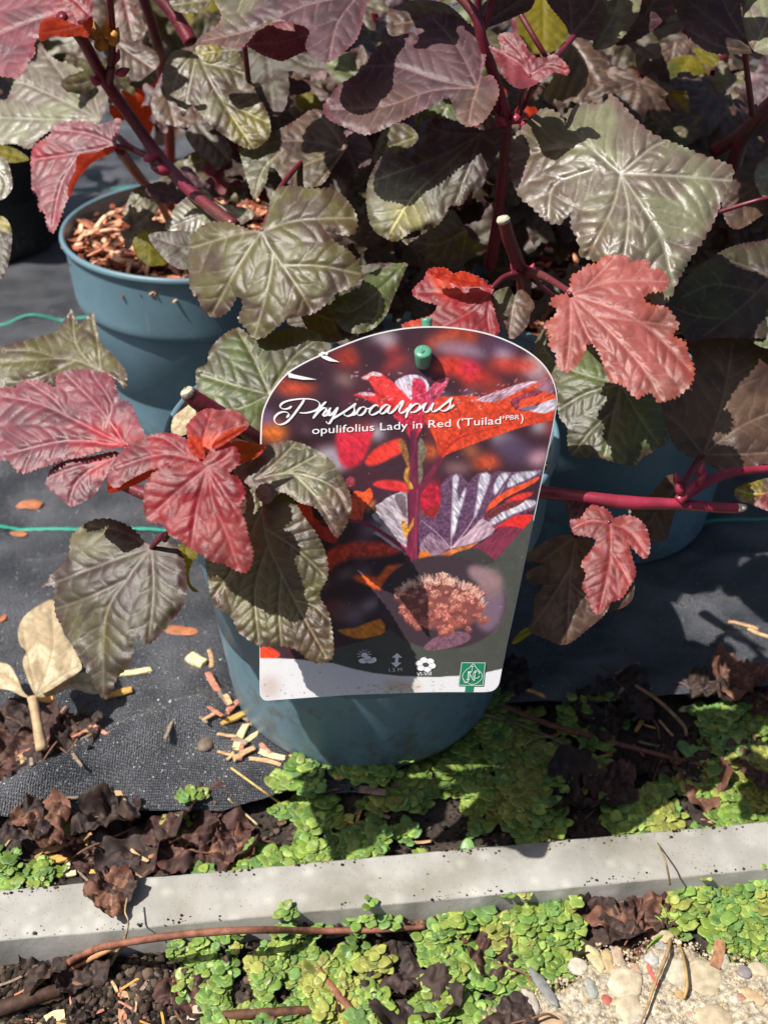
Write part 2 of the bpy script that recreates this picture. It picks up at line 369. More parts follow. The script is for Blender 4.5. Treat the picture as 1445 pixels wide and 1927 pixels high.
def pot(c, label, mat=M_pot, group=None):
    rz = HP-BAND; rs = RB+(RR-.006-RB)*(rz/HP)
    body = [(.002, .006), (RB-.006, .006), (RB-.001, .0), (RB, .003)]
    body += [(RB+(rs-RB)*t, .003+(rz-.003)*t) for t in np.linspace(.05, 1, 14)]
    band = [(rs+.0003, rz-.0006), (rs+.0052, rz-.0012), (rs+.0062, rz+.0006), (rs+.0066, rz+.004)]
    band += [(rs+.0066+(RR-.002-rs-.0066)*t, rz+.004+(HP-.006-rz-.004)*t) for t in np.linspace(.1, 1, 8)]
    band += [(RR-.0012, HP-.0048), (RR+.0002, HP-.0042), (RR+.0008, HP-.002), (RR, HP), (RR-.0015, HP+.0003), (RR-.0024, HP-.0006)]
    inner = [(RR-.0024, HP-.0006), (RR-.0028, HP-.004), (RR-.008, HP-.045), (RR-.02, .02), (.002, .012)]
    e = empty('plant_pot', (c[0], c[1], .004), label, 'plant pot', group)
    for nm, pr in (('pot_body', body), ('rim_band', band), ('inner_wall', inner)):
        V, F = lathe(pr); V[:, :2] *= (1+.004*np.sin(np.arctan2(V[:, 1], V[:, 0])*3))[:, None]
        mesh_obj(nm, V+np.array([c[0], c[1], .004]), F, mat, e, origin=(c[0], c[1], .004))
    return e
pot(POTC[0], 'blue-grey plastic pot with its lower part shaded by the picture tag, nearest of the pots')
pot(POTC[1], 'blue-grey plastic pot on the left with sunlit rim band and bark chips showing')
pot(POTC[2], 'blue-grey plastic pot on the right in shade under a red sideways stem')
BACK = [(.36, .93), (.10, 1.02), (-.42, 1.12), (.62, 1.2)]
pot(BACK[0], 'pot behind at upper right, only glimpsed between dark red stems')
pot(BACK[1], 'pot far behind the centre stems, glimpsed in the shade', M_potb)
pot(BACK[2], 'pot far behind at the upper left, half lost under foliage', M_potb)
# mulch in the pots
M_bark = plain('bark_chip', (.3, .15, .09), .8, .25, 700, .6, .0005, attr=True, var=(200, .6, 1.3))
BARKC = [srgb(216, 150, 116), srgb(196, 126, 98), srgb(232, 184, 150), srgb(148, 84, 62), srgb(120, 70, 55), srgb(222, 178, 146), srgb(190, 112, 84), srgb(96, 58, 46)]
def chip(mb, c, L, w, t, rot, col, rr):
    """one split chip: bent, tapered six-sided sliver"""
    n = 4; V = []
    bend = rr.uniform(-.25, .25)*L
    for i in range(n):
        s = i/(n-1); k = (1-.55*abs(2*s-1)**3*rr.uniform(.3, 1)); off = bend*(s-s*s)*2
        for (a, b) in ((-.5, 0), (-.35, .5), (.35, .5), (.5, 0), (.3, -.5), (-.3, -.5)):
            V.append(((s-.5)*L+rr.uniform(-.05, .05)*L*(abs(2*s-1)), a*w*k+off+rr.uniform(-.08, .08)*w, b*t*k+rr.uniform(-.1, .1)*t))
    F = [[i*6+q, i*6+(q+1) % 6, (i+1)*6+(q+1) % 6, (i+1)*6+q] for i in range(n-1) for q in range(6)]+[list(range(5, -1, -1)), [(n-1)*6+q for q in range(6)]]
    M = rot.to_matrix() if hasattr(rot, 'to_matrix') else rot
    V = np.array(V) @ np.array(M).T+np.array(c)
    mb.add(V, F, col)
def mulch(c, n, label):
    rr = random.Random(int(c[0]*1e4)); mb = MB(); z0 = HP-.012
    V, F = lathe([(.001, z0+.002), (RR*.4, z0), (RR*.7, z0+.001), (RR-.003, z0)], 48); mb.add(V+np.array([c[0], c[1], 0]), F, (.05, .028, .02))
    for i in range(n):
        a = rr.uniform(0, 6.283); r = (RR-.005)*math.sqrt(rr.random())
        col = np.array(rr.choice(BARKC))*rr.uniform(.75, 1.3)
        chip(mb, (c[0]+r*math.cos(a), c[1]+r*math.sin(a), z0+rr.uniform(.001, .009)), rr.uniform(.006, .019), rr.uniform(.002, .0052), rr.uniform(.0008, .002),
             Euler((rr.uniform(-.7, .7), rr.uniform(-.5, .5), rr.uniform(0, 6.28))), col, rr)
    o = mb.build('bark_mulch', M_bark, smooth_=False); tag(o, label, 'bark mulch', kind='stuff')
mulch(POTC[1], 900, 'orange brown bark chips filling the left pot in the sun')
mulch(POTC[0], 350, 'bark chips filling the nearest pot, mostly hidden by leaves')
mulch(POTC[2], 350, 'bark chips in the shaded pot on the right')
mulch(BACK[0], 300, 'sunlit bark chips in the pot behind at upper right')
mulch(BACK[1], 200, 'bark chips in the black pot far behind the centre')
# ------------------------------------------------------------------ leaves
PAL = {  # main, mottle, vein, edge
 'olive':  (srgb(110, 104, 58),  srgb(92, 72, 58),  srgb(176, 168, 136), srgb(98, 62, 58)),
 'green':  (srgb(96, 112, 58),   srgb(78, 84, 52),  srgb(160, 168, 116),  srgb(108, 62, 58)),
 'silver': (srgb(140, 140, 108), srgb(118, 104, 90),  srgb(180, 176, 156),  srgb(120, 78, 84)),
 'bronze': (srgb(110, 84, 66),   srgb(80, 58, 50),   srgb(160, 128, 116),  srgb(110, 62, 60)),
 'purple': (srgb(94, 64, 70),    srgb(74, 50, 56),   srgb(152, 118, 120),  srgb(128, 72, 84)),
 'dark':   (srgb(74, 68, 50),    srgb(64, 48, 44),    srgb(120, 106, 88),   srgb(86, 48, 52)),
 'plum':   (srgb(140, 66, 80),   srgb(108, 48, 64),  srgb(196, 132, 138),  srgb(160, 66, 78)),
 'pink':   (srgb(186, 100, 94), srgb(160, 78, 72), srgb(224, 156, 146),  srgb(190, 84, 56)),
 'red':    (srgb(164, 30, 46),   srgb(128, 22, 36),   srgb(206, 106, 114),  srgb(150, 36, 36)),
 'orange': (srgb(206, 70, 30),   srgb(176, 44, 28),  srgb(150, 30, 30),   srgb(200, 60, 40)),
 'yellow': (srgb(146, 132, 26),  srgb(116, 112, 30), srgb(170, 160, 70),  srgb(120, 90, 40)),
 'dead':   (srgb(206, 192, 162), srgb(176, 158, 128), srgb(150, 130, 100), srgb(160, 140, 110)),
 'brown':  (srgb(104, 66, 54),   srgb(72, 48, 44),   srgb(130, 92, 76),   srgb(80, 50, 44)),
}
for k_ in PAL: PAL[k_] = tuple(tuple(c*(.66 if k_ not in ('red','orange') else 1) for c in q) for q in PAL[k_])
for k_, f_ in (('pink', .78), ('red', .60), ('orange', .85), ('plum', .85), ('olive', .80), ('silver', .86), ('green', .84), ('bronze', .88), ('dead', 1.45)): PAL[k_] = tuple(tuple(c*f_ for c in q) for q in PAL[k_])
LM = {}
def leaf_mat(kind):
    if kind not in LM:
        if kind in ('red', 'pink', 'plum'): LM[kind] = leaf_material('leaf_'+kind, .46, {'red': .24, 'pink': .08, 'plum': .10}[kind], (1.0, .14, .08), .5)
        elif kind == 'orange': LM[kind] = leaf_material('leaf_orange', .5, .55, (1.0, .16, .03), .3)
        elif kind == 'yellow': LM[kind] = leaf_material('leaf_yellow', .5, .5, (.7, .6, .05), .3)
        elif kind in ('dead', 'brown'): LM[kind] = leaf_material('leaf_'+kind, .7, .15, (.5, .3, .15), .25, bump=.8)
        elif kind == 'silver': LM[kind] = leaf_material('leaf_silver', .40, .12, (.5, .35, .05), .75)
        elif kind in ('purple', 'dark'): LM[kind] = leaf_material('leaf_'+kind, .46, .10, (.45, .12, .05), .5)
        else: LM[kind] = leaf_material('leaf_'+kind, .44, .16, (.42, .36, .04), .6)
    return LM[kind]

def inside(poly, pts):
    x, y = pts[:, 0], pts[:, 1]; c = np.zeros(len(pts), bool); n = len(poly)
    for i in range(n):
        x1, y1 = poly[i]; x2, y2 = poly[(i+1) % n]
        if y1 == y2: continue
        m = ((y1 > y) != (y2 > y)) & (x < (x2-x1)*(y-y1)/(y2-y1)+x1); c ^= m
    return c
def edge_dist(poly, pts):
    d = np.full(len(pts), 1e9); n = len(poly)
    for i in range(n):
        a = poly[i]; b = poly[(i+1) % n]; ab = b-a; L = (ab**2).sum()+1e-9
        t = np.clip(((pts-a)@ab)/L, 0, 1); q = pts-a-t[:, None]*ab
        d = np.minimum(d, (q**2).sum(1))
    return np.sqrt(d)
def leaf_core(outline, veins, step=3.2, lat=None, seed=0, tooth=1.0, kind='olive', pleat=1.0, wave=1.0, slant=.75):
    """flat leaf in pixels: returns pts(n,2), tris, height(px, positive = bulges to the viewer), colour"""
    rng = np.random.default_rng(seed)
    O = catmull(outline, True, 6); size = math.sqrt(max(1, np.ptp(O[:, 0])*np.ptp(O[:, 1])))
    if lat is None: lat = max(9, size*.085)
    lat = lat*1.22
    O = resample(O, step*.9, True)
    # teeth: rounded double saw along the margin
    nxt = np.roll(O, -1, 0); prv = np.roll(O, 1, 0); T = nxt-prv; T /= np.linalg.norm(T, axis=1)[:, None]+1e-9
    Nn = np.stack([T[:, 1], -T[:, 0]], -1); area = .5*np.sum(O[:, 0]*nxt[:, 1]-nxt[:, 0]*O[:, 1])
    if area < 0: Nn = -Nn
    s = np.arange(len(O))*step*.9; per = max(step*3.0, size*.036)
    ph = s/per+1.2*fbm(s/per/3, s*0+seed, seed, 2)
    fr = ph-np.floor(ph)
    saw = np.where(fr < .7, np.sin(fr/.7*math.pi/2), np.cos((fr-.7)/.3*math.pi/2))
    amp = size*(.019 if kind in ('red', 'pink', 'plum') else .0115)*tooth*(.5+fbm(s/per/1.3, s*0+3.3, seed+5, 1))
    O = O+Nn*((saw-.4)*amp)[:, None]
    lo, hi = O.min(0), O.max(0)
    gx = np.arange(lo[0], hi[0], step); gy = np.arange(lo[1], hi[1], step*.87)
    X, Y = np.meshgrid(gx, gy); X = X+(np.arange(len(gy)) % 2)[:, None]*step*.5
    Q = np.stack([X.ravel(), Y.ravel()], -1)+rng.uniform(-.12, .12, (X.size, 2))*step
    Q = Q[inside(O, Q)]; ed = edge_dist(O, Q); Q = Q[ed > step*.55]
    allp = np.vstack([O, Q]); n = len(O)
    vo, eo, fo, _, _, _ = delaunay_2d_cdt([Vector(p) for p in allp.tolist()], [], [list(range(n))], 1, 1e-4)
    pts = np.array([tuple(v) for v in vo]); F = [list(f) for f in fo]
    if not F: return pts, [[0, 1, 2]], np.zeros(len(pts)), np.ones((len(pts), 3))*.1
    ed = edge_dist(O, pts)
    # veins
    D = []; S = []
    for vp in veins:
        vq = catmull(vp, False, 4) if len(vp) > 2 else np.array(vp, float)
        bd = np.full(len(pts), 1e9); bs = np.zeros(len(pts)); acc = 0
        for a, b in zip(vq[:-1], vq[1:]):
            ab = b-a; L = math.hypot(*ab)+1e-9; t = np.clip(((pts-a)@ab)/L/L, 0, 1); q = pts-a-t[:, None]*ab
            d = np.sqrt((q**2).sum(1)); m = d < bd; bd = np.where(m, d, bd)
            # arc position of the foot, continued beyond the ends
            bs = np.where(m, acc+t*L, bs); acc += L
        D.append(bd); S.append(bs)
    D = np.array(D); S = np.array(S); i1 = D.argmin(0); ar = np.arange(len(pts)); d1 = D[i1, ar]; s1 = S[i1, ar]
    if len(veins) > 1:
        D2 = D.copy(); D2[i1, ar] = 1e9; d2 = D2.min(0)
    else: d2 = d1+99
    sect = smooth(0, lat*.5, d2-d1)
    u = fbm(pts[:, 0]/45, pts[:, 1]/45, seed, 2)*.6
    phi = (s1-d1*slant)/lat+u+i1*.37
    fr = phi-np.floor(phi); tri = np.minimum(fr, 1-fr)
    nearm = smooth(0, lat*.45, d1)
    h = pleat*lat*.085*(np.abs(np.sin(math.pi*fr))**.75)*nearm*(.35+.65*sect)*smooth(0, lat*.6, ed)
    h -= pleat*lat*.09*np.exp(-(d1/(lat*.22))**2)
    h += pleat*lat*.045*(fbm(pts[:, 0]/(lat*.42), pts[:, 1]/(lat*.42), seed+31, 2)-.5)
    big = size*.075*(fbm(pts[:, 0]/(size*.28), pts[:, 1]/(size*.28), seed+77, 2)-.5)*wave
    h += big
    # wavy, slightly rolled margin
    h += wave*size*.028*np.exp(-ed/(size*.05))*(fbm(pts[:, 0]/(size*.09), pts[:, 1]/(size*.09), seed+13, 2)-.62)*2
    cm, c2, cv, ce = [np.array(c) for c in PAL[kind]]
    mt = smooth(.38, .66, fbm(pts[:, 0]/(size*.16), pts[:, 1]/(size*.16), seed+2, 3))[:, None]
    c = cm*(1-mt)+c2*mt
    em = (np.exp(-ed/(size*.028))*smooth(.3, .6, fbm(pts[:, 0]/(size*.12), pts[:, 1]/(size*.12), seed+8, 2)))[:, None]
    c = c*(1-.75*em)+ce*.75*em
    w = max(1.5, size*.0055)
    kv = .62 if kind in ('red', 'pink', 'plum') else 1.
    vm = kv*np.maximum(.85*np.exp(-(d1/w)**2), .58*np.exp(-(tri*lat/(w*.8))**2)*np.exp(-d1/(lat*4.0))*sect)[:, None]
    c = c*(1-vm)+cv*vm
    c *= (.86+.28*fbm(pts[:, 0]/5, pts[:, 1]/5, seed+99, 2))[:, None]
    return pts, F, h, np.clip(c, 0, 1)

SHRUB = {}
REG = {'A': (0, 0), 'B': (722.5, 0), 'C': (0, 560), 'D': (722.5, 460)}
def orient(V, F, toward):
    F = [f for f in F]; nflip = 0
    a, b, c = V[[f[0] for f in F]], V[[f[1] for f in F]], V[[f[2] for f in F]]
    n = np.cross(b-a, c-a).sum(0)
    if np.dot(n, toward-V.mean(0)) < 0: F = [f[::-1] for f in F]
    return F
CAMP = np.array([0, 0, HC])
def leaf(kind, reg, outline, veins, dep, g=(0, -1.0), fold=0, droop=0, shrub='front', label=None, pleat=1.0, wave=1.0, tooth=1.0,
         seed=None, pet=None, cmix=None, step=3.0, lat=None, name='leaf', parent=None, bend=None):
    ox, oy = REG[reg]; sc = .5
    cv = lambda L: np.array([(ox+x*sc, oy+y*sc) for x, y in L])
    O = cv(outline); VS = [cv(v) for v in veins]
    if seed is None: seed = int(abs(O[0, 0]*7+O[0, 1]*13)) % 9973+1
    pts, F, h, c = leaf_core(O, VS, step, lat, seed, tooth, kind, pleat, wave)
    if cmix:   # blush: second colour towards given spots  [(x,y,r,kind,amount)]
        for (x, y, r, kd, am) in cmix:
            q = np.hypot(pts[:, 0]-(ox+x*sc), pts[:, 1]-(oy+y*sc)); n_ = fbm(pts[:, 0]/14, pts[:, 1]/14, seed+5, 3)
            w = (smooth(r*sc*1.15, r*sc*.5, q+(n_-.5)*r*sc*.6)*am)[:, None]
            lum = c.mean(1, keepdims=True)/max(1e-6, np.mean(PAL[kind][0]))
            c = c*(1-w)+np.array(PAL[kd][0])*lum*w
    b0 = VS[0][0]; dx = (pts[:, 0]-b0[0])/100; dy = (pts[:, 1]-b0[1])/100
    mid = VS[0][-1]-VS[0][0]; mid = mid/(np.hypot(*mid)+1e-9)
    side = np.abs(dx*mid[1]-dy*mid[0]); along = np.maximum(0, dx*mid[0]+dy*mid[1])
    px = dep/FPX
    depth = dep+.01*(g[0]*dx+g[1]*dy+fold*side+droop*(dx*dx+dy*dy))-h*px
    if bend:   # roll a region away: (x,y,dirx,diry,strength) cm per (100px)^2 beyond the line
        for (x, y, ux, uy, st) in bend:
            n_ = math.hypot(ux, uy); t = ((pts[:, 0]-ox-x*sc)*ux+(pts[:, 1]-oy-y*sc)*uy)/n_/100
            depth = depth+.01*st*np.maximum(0, t)**2
    V = Pn(pts[:, 0], pts[:, 1], depth); F = orient(V, F, CAMP)
    par = parent or SHRUB[shrub]
    base = np.array(P(b0[0], b0[1], dep))
    o = mesh_obj(name, V, F, leaf_mat(kind), par, origin=base, cols=c)
    if label: o['label'] = label
    if pet:
        pp = [np.array(P(ox+x*sc, oy+y*sc, d)) for x, y, d in pet]+[base]
        V2, F2 = tube(pp, [.0013]*(len(pp)-1)+[.0009], 6, 5)
        mesh_obj('petiole', V2, F2, M_stem, o, origin=base)
    return o
def mat_stem():
    m, nt, b, out = newmat('red_stem')
    at = N(nt, 'ShaderNodeAttribute', attribute_name='Col')
    tc, no, bu = noise_bump(nt, b, 420, .3, .0005, 6)
    r = mix_noise(nt, tc, 70, (.075, .007, .016), (.20, .014, .035), .3, .7, 8)
    lv = N(nt, 'ShaderNodeTexVoronoi'); lv.inputs['Scale'].default_value = 330; nt.links.new(tc.outputs['Object'], lv.inputs['Vector'])
    lr = N(nt, 'ShaderNodeValToRGB'); lr.color_ramp.elements[0].position = .06; lr.color_ramp.elements[0].color = (.7, .7, .7, 1); lr.color_ramp.elements[1].position = .16; lr.color_ramp.elements[1].color = (0, 0, 0, 1); nt.links.new(lv.outputs['Distance'], lr.inputs['Fac'])
    br = mix_noise(nt, tc, 38, (0, 0, 0), (1, 1, 1), .5, .72, 8)
    mxb = N(nt, 'ShaderNodeMix', data_type='RGBA'); nt.links.new(br.outputs[0], mxb.inputs[0]); nt.links.new(r.outputs[0], mxb.inputs[6]); mxb.inputs[7].default_value = (.085, .035, .025, 1)
    mxl = N(nt, 'ShaderNodeMix', data_type='RGBA'); nt.links.new(lr.outputs[0], mxl.inputs[0]); nt.links.new(mxb.outputs[2], mxl.inputs[6]); mxl.inputs[7].default_value = (.34, .16, .13, 1)
    nt.links.new(mxl.outputs[2], b.inputs['Base Color']); b.inputs['Roughness'].default_value = .40
    return m
M_stem = mat_stem(); M_wood = plain('cut_wood', srgb(205, 195, 172), .7, .3, 500, .6, .0004, var=(300, .55, 1.1)); M_pinkstem = plain('pink_stem', srgb(148, 44, 66), .38, .5, 300, .25, .0005, var=(90, .6, 1.25))
def stem(pts, rad, shrub, reg=None, name='stem', mat=None, seg=10, label=None):
    """pts: (x, y, depth) photo px or region px"""
    if reg: ox, oy = REG[reg]; pts = [(ox+x*.5, oy+y*.5, d) for x, y, d in pts]
    W3 = [P(*p) for p in pts]
    r = rad if isinstance(rad, (list, tuple)) else [rad]*len(W3)
    r = [a*(1+.12*rnd.uniform(-1, 1)) for a in r] if len(W3) > 2 else list(r)
    V, F = tube(W3, r, seg, 8, wob=.03)
    o = mesh_obj(name, V, F, mat or M_stem, SHRUB[shrub], origin=W3[0])
    # swollen buds at some nodes
    if label: o['label'] = label
    return o
for nm, c, lb in (('front', POTC[0], 'nearest shrub with large silvery olive leaves above the picture tag'),
                  ('left', POTC[1], 'shrub in the left pot with a long dark red stem slanting over bark chips'),
                  ('right', POTC[2], 'shrub on the right with brown dimly lit leaves over the shaded pot'),
                  ('back', BACK[0], 'shrub behind at upper right with yellow green leaves between red stems'),
                  ('mid', BACK[1], 'shrub behind the centre with bronze leaves in deep shade'),
                  ('far', BACK[2], 'shrub behind at the upper left, dim foliage past the slanting stem')):
    SHRUB[nm] = empty('ninebark_shrub', (c[0], c[1], .15), lb, 'shrub')

# ---- hero leaves (outline, veins in region pixels) -------------------------------------------------
# big olive leaf in the centre left
leaf('olive', 'A', [(720,900),(760,852),(820,835),(900,850),(950,868),(985,860),(1010,800),(1030,725),(1080,700),(1180,710),(1260,715),(1320,770),(1345,830),(1330,880),(1290,885),(1225,868),(1262,912),(1310,940),(1350,990),(1360,1040),(1320,1080),(1250,1110),(1220,1150),(1170,1182),(1120,1190),(1080,1200),(1040,1232),(990,1270),(950,1270),(930,1240),(898,1200),(915,1150),(895,1115),(860,1170),(810,1195),(765,1165),(740,1110),(715,1080),(713,1000),(722,950)],
     [[(985,872),(1030,950),(1100,1050),(1175,1170)],[(985,872),(1120,830),(1335,820)],[(985,872),(900,880),(730,930)],[(985,872),(900,1000),(800,1180)],[(1030,950),(1010,1080),(960,1260)],[(1060,1000),(1200,1000),(1350,1030)]], .49, (-1.0,-1.2), droop=.35,
     label='large olive leaf in front of the left pot', pet=[(1180,560,.56),(1060,700,.52)], cmix=[(1130,1150,80,'bronze',.5),(1290,860,50,'bronze',.5),(740,1000,50,'bronze',.4)])
leaf('silver', 'A', [(620,860),(640,820),(660,780),(720,730),(770,712),(820,760),(880,775),(950,790),(955,815),(900,850),(840,870),(740,880),(650,870)],
     [[(940,810),(800,800),(630,860)],[(900,808),(820,740),(760,715)]], .56, (0,-1.2))
leaf('dark', 'A', [(560,885),(640,870),(720,872),(800,880),(780,960),(710,1012),(650,1000),(600,950)], [[(790,900),(700,930),(570,890)]], .545, (0,-.8), pleat=.6)
leaf('yellow', 'A', [(500,912),(520,880),(550,868),(575,900),(600,950),(628,992),(590,1000),(560,1000),(515,960)], [[(560,870),(560,990)]], .56, (0,-.5), fold=.5, label='small yellow leaf over the bark chips', shrub='left')
# silver leaf far left
leaf('silver', 'A', [(150,160),(180,200),(230,235),(262,222),(320,215),(350,255),(400,310),(408,370),(378,455),(330,465),(250,462),(190,490),(150,520),(110,560),(60,540),(0,545),(-60,540),(-90,470),(-60,400),(0,378),(30,370),(60,300),(110,240),(140,225)],
     [[(378,450),(240,380),(110,320),(60,310)],[(378,450),(270,330),(160,180)],[(378,450),(200,450),(-60,440)],[(378,450),(240,470),(100,545)],[(378,450),(340,300),(330,225)]], .62, (-1.2,-1.9), shrub='left', fold=.3, label='silvery grey leaf at the left edge above the red folded leaf', lat=17)
# top-left purple leaf and its folded red edge
leaf('plum', 'A', [(-60,-60),(100,-80),(260,-60),(330,-20),(345,40),(320,85),(260,100),(180,85),(158,120),(130,160),(132,200),(108,235),(75,287),(30,290),(-20,275),(-60,200)],
     [[(330,20),(180,60),(20,120),(-50,150)],[(330,20),(200,100),(90,270)],[(330,20),(180,-20),(0,-40)]], .50, (-1.0,-1.6), shrub='left', label='large purple leaf cut by the top left corner', cmix=[(300,40,120,'red',.35)])
leaf('orange', 'A', [(152,155),(158,80),(215,66),(300,95),(345,60),(350,100),(330,140),(300,135),(250,140),(200,136)], [[(345,80),(250,105),(160,120)]], .49, (0,.6), shrub='left', label='glowing orange folded underside at the upper left', wave=.5, pleat=.5)
leaf('red', 'A', [(215,-30),(330,-40),(350,10),(340,60),(300,85),(270,40),(240,10)], [[(340,60),(280,0),(240,-20)]], .485, (0,-.5), shrub='left')
# red folded leaf
leaf('plum', 'A', [(120,592),(130,550),(190,508),(200,476),(280,455),(380,470),(450,445),(445,490),(430,545),(360,590),(330,625),(290,680),(250,760),(205,872),(180,852),(170,800),(150,790),(145,740),(125,718),(120,640)],
     [[(438,545),(300,575),(130,600)],[(438,545),(330,500),(210,490)],[(300,575),(230,700),(200,850)]], .585, (-1.0,-1.0), shrub='left', label='red and purple folded leaf hanging over the left pot rim', pleat=1.3, cmix=[(170,560,80,'red',.8),(200,800,80,'red',.25)], pet=[(600,600,.60),(520,570,.59)])
leaf('orange', 'A', [(438,550),(420,575),(350,612),(310,655),(285,690),(262,745),(258,700),(285,640),(295,585),(360,575),(400,556)], [[(436,553),(330,620),(262,740)]], .578, (.4,.5), shrub='left', wave=.4, pleat=.5, label='thin orange sliver of folded underside above the left pot')
leaf('orange', 'A', [(415,392),(440,400),(470,372),(460,340),(540,332),(580,310),(612,284),(595,380),(570,500),(545,485),(500,455),(440,450),(415,425)], [[(600,300),(560,380),(430,420)],[(600,300),(580,400),(560,490)]], .66, (.5,.3), shrub='left', label='small glowing orange leaf behind the slanting stem')
# leaf with shadow, upper left centre
leaf('olive', 'A', [(612,285),(630,225),(668,188),(740,195),(800,165),(860,170),(900,200),(925,260),(960,340),(1008,430),(1018,500),(990,540),(950,560),(900,545),(820,492),(765,440),(720,392),(690,432),(660,380),(620,325)],
     [[(740,190),(800,320),(880,450),(950,550)],[(740,190),(680,260),(650,340)],[(740,190),(720,300),(700,400)],[(770,240),(870,260),(920,280)],[(840,380),(960,440),(1010,460)]], .56, (-.6,-1.4), shrub='front', droop=.3, label='grey olive leaf crossed by small round shadows, upper left', cmix=[(930,500,110,'yellow',.35),(700,330,90,'purple',.3)])
# top brown glossy leaf
leaf('purple', 'A', [(835,-60),(1380,-60),(1372,30),(1362,90),(1345,140),(1320,172),(1240,232),(1180,215),(1150,172),(1165,110),(1100,85),(1040,70),(990,90),(930,160),(895,182),(840,172),(790,165),(738,168),(755,140),(800,112),(835,60)],
     [[(1350,-20),(1150,20),(950,110),(760,155)],[(1350,-20),(1270,90),(1240,225)],[(1350,-20),(1100,-40),(860,-20)]], .47, (-.5,-1.8), label='glossy brown leaf at the top edge with a fold over a reddish leaf', shrub='left', cmix=[(850,120,120,'bronze',.6),(880,0,100,'silver',.7)], lat=22)
leaf('plum', 'A', [(930,162),(980,110),(1060,80),(1160,110),(1190,160),(1150,190),(1075,226),(1050,228),(1000,212),(960,190)], [[(1150,130),(1050,160),(940,165)]], .50, (0,-.6), shrub='left')
leaf('olive', 'A', [(740,175),(800,165),(850,175),(900,180),(880,210),(830,230),(790,240),(750,215)], [[(890,185),(760,200)]], .53, (0,-.6), shrub='left', cmix=[(780,200,60,'yellow',.5)])
# folded half leaf, centre
leaf('bronze', 'A', [(905,560),(960,560),(1010,510),(1100,462),(1180,412),(1245,440),(1300,512),(1302,560),(1262,620),(1215,690),(1160,705),(1080,690),(1040,640),(1012,632),(1000,690),(960,750),(935,690),(915,620)],
     [[(1296,565),(1150,530),(1000,540),(915,570)],[(1296,565),(1150,620),(1060,680)],[(1296,565),(1240,640),(1190,700)],[(1296,565),(1240,480),(1180,415)],[(1060,570),(990,640),(960,740)]], .545, (-.2,-1.5), label='half folded grey bronze leaf in the middle of the upper left', cmix=[(960,640,110,'silver',.8),(1180,640,90,'olive',.5)])
# green leaf, small, folded, right of big olive
leaf('green', 'A', [(1240,1152),(1290,1110),(1352,1090),(1362,1060),(1380,1035),(1440,1008),(1530,988),(1522,1020),(1480,1120),(1450,1190),(1400,1240),(1340,1255),(1290,1240),(1262,1200)],
     [[(1525,992),(1440,1080),(1330,1170),(1260,1165)],[(1430,1085),(1420,1180),(1380,1240)]], .50, (0,-1.2), fold=.4, cmix=[(1300,1230,90,'olive',.5)], label='small bright green folded leaf just above the tag', lat=15)
# purple leaf top middle
leaf('purple', 'B', [(-230,410),(-200,360),(-165,320),(-80,262),(-50,210),(-10,165),(60,142),(130,150),(118,95),(160,52),(230,50),(300,76),(370,140),(380,220),(362,290),(405,284),(432,340),(412,400),(370,458),(312,476),(272,440),(258,392),(240,368),(180,400),(120,425),(50,460),(-60,506),(-140,480),(-205,450)],
     [[(352,330),(200,300),(50,250),(-90,250)],[(352,330),(180,340),(0,400),(-200,410)],[(352,330),(280,180),(180,65)],[(352,330),(330,400),(320,465)],[(352,330),(370,240),(365,150)]], .465, (-.5,-1.7), label='large dusky purple leaf at the top centre', lat=21, pleat=.8, cmix=[(350,420,120,'bronze',.6),(0,440,160,'bronze',.5)], pet=[(455,470,.51),(420,400,.49)])
leaf('green', 'B', [(118,440),(150,400),(200,380),(240,365),(262,400),(278,435),(300,470),(220,470),(130,475)], [[(250,370),(200,470)],], .52, (0,-.8))
# leaf below
leaf('dark', 'B', [(-62,700),(-40,640),(0,582),(60,577),(130,532),(128,480),(180,446),(300,462),(370,490),(440,480),(446,540),(412,600),(385,650),(370,698),(320,730),(292,770),(245,775),(235,800),(190,855),(110,870),(45,908),(0,892),(-42,860),(-64,780)],
     [[(362,503),(250,570),(130,620),(-40,680)],[(362,503),(240,620),(110,740),(20,880)],[(362,503),(330,600),(270,760)],[(362,503),(240,500),(150,470)],[(362,503),(410,540),(430,520)]], .49, (-.4,-1.4), droop=.3, label='dark olive leaf with a frilled pale margin, upper centre', cmix=[(60,750,150,'silver',.75),(100,850,120,'olive',.6)], lat=20, wave=1.5, pet=[(470,480,.51)])
leaf('red', 'B', [(395,175),(440,186),(430,132),(480,125),(520,150),(552,205),(600,218),(640,205),(692,250),(688,282),(640,272),(600,300),(550,326),(500,331),(450,290),(425,230)],
     [[(548,285),(500,230),(410,185)],[(548,285),(520,210),(450,135)],[(548,285),(610,250),(680,265)]], .45, (-.4,-.8), fold=-.5, label='small pinkish red young leaf at the top centre', cmix=[(520,230,200,'plum',.65)], pet=[(510,440,.50),(520,360,.47)], lat=13)
leaf('purple', 'B', [(600,-60),(830,-60),(825,0),(805,90),(790,150),(740,142),(700,130),(680,92),(645,50),(610,0)], [[(705,128),(700,20),(690,-50)],[(705,128),(780,40),(815,-40)]], .50, (-.4,-1.4), lat=18)
leaf('silver', 'B', [(815,-60),(960,-60),(960,40),(930,100),(870,165),(820,186),(785,178),(800,100),(820,20)], [[(800,175),(860,60),(900,-50)]], .505, (-.4,-1.6), lat=20)
leaf('purple', 'B', [(950,-60),(1085,-60),(1075,20),(1060,62),(1012,112),(930,162),(870,166),(930,95),(960,30)], [[(880,160),(980,60),(1040,-50)]], .515, (.6,-1.0), lat=18)
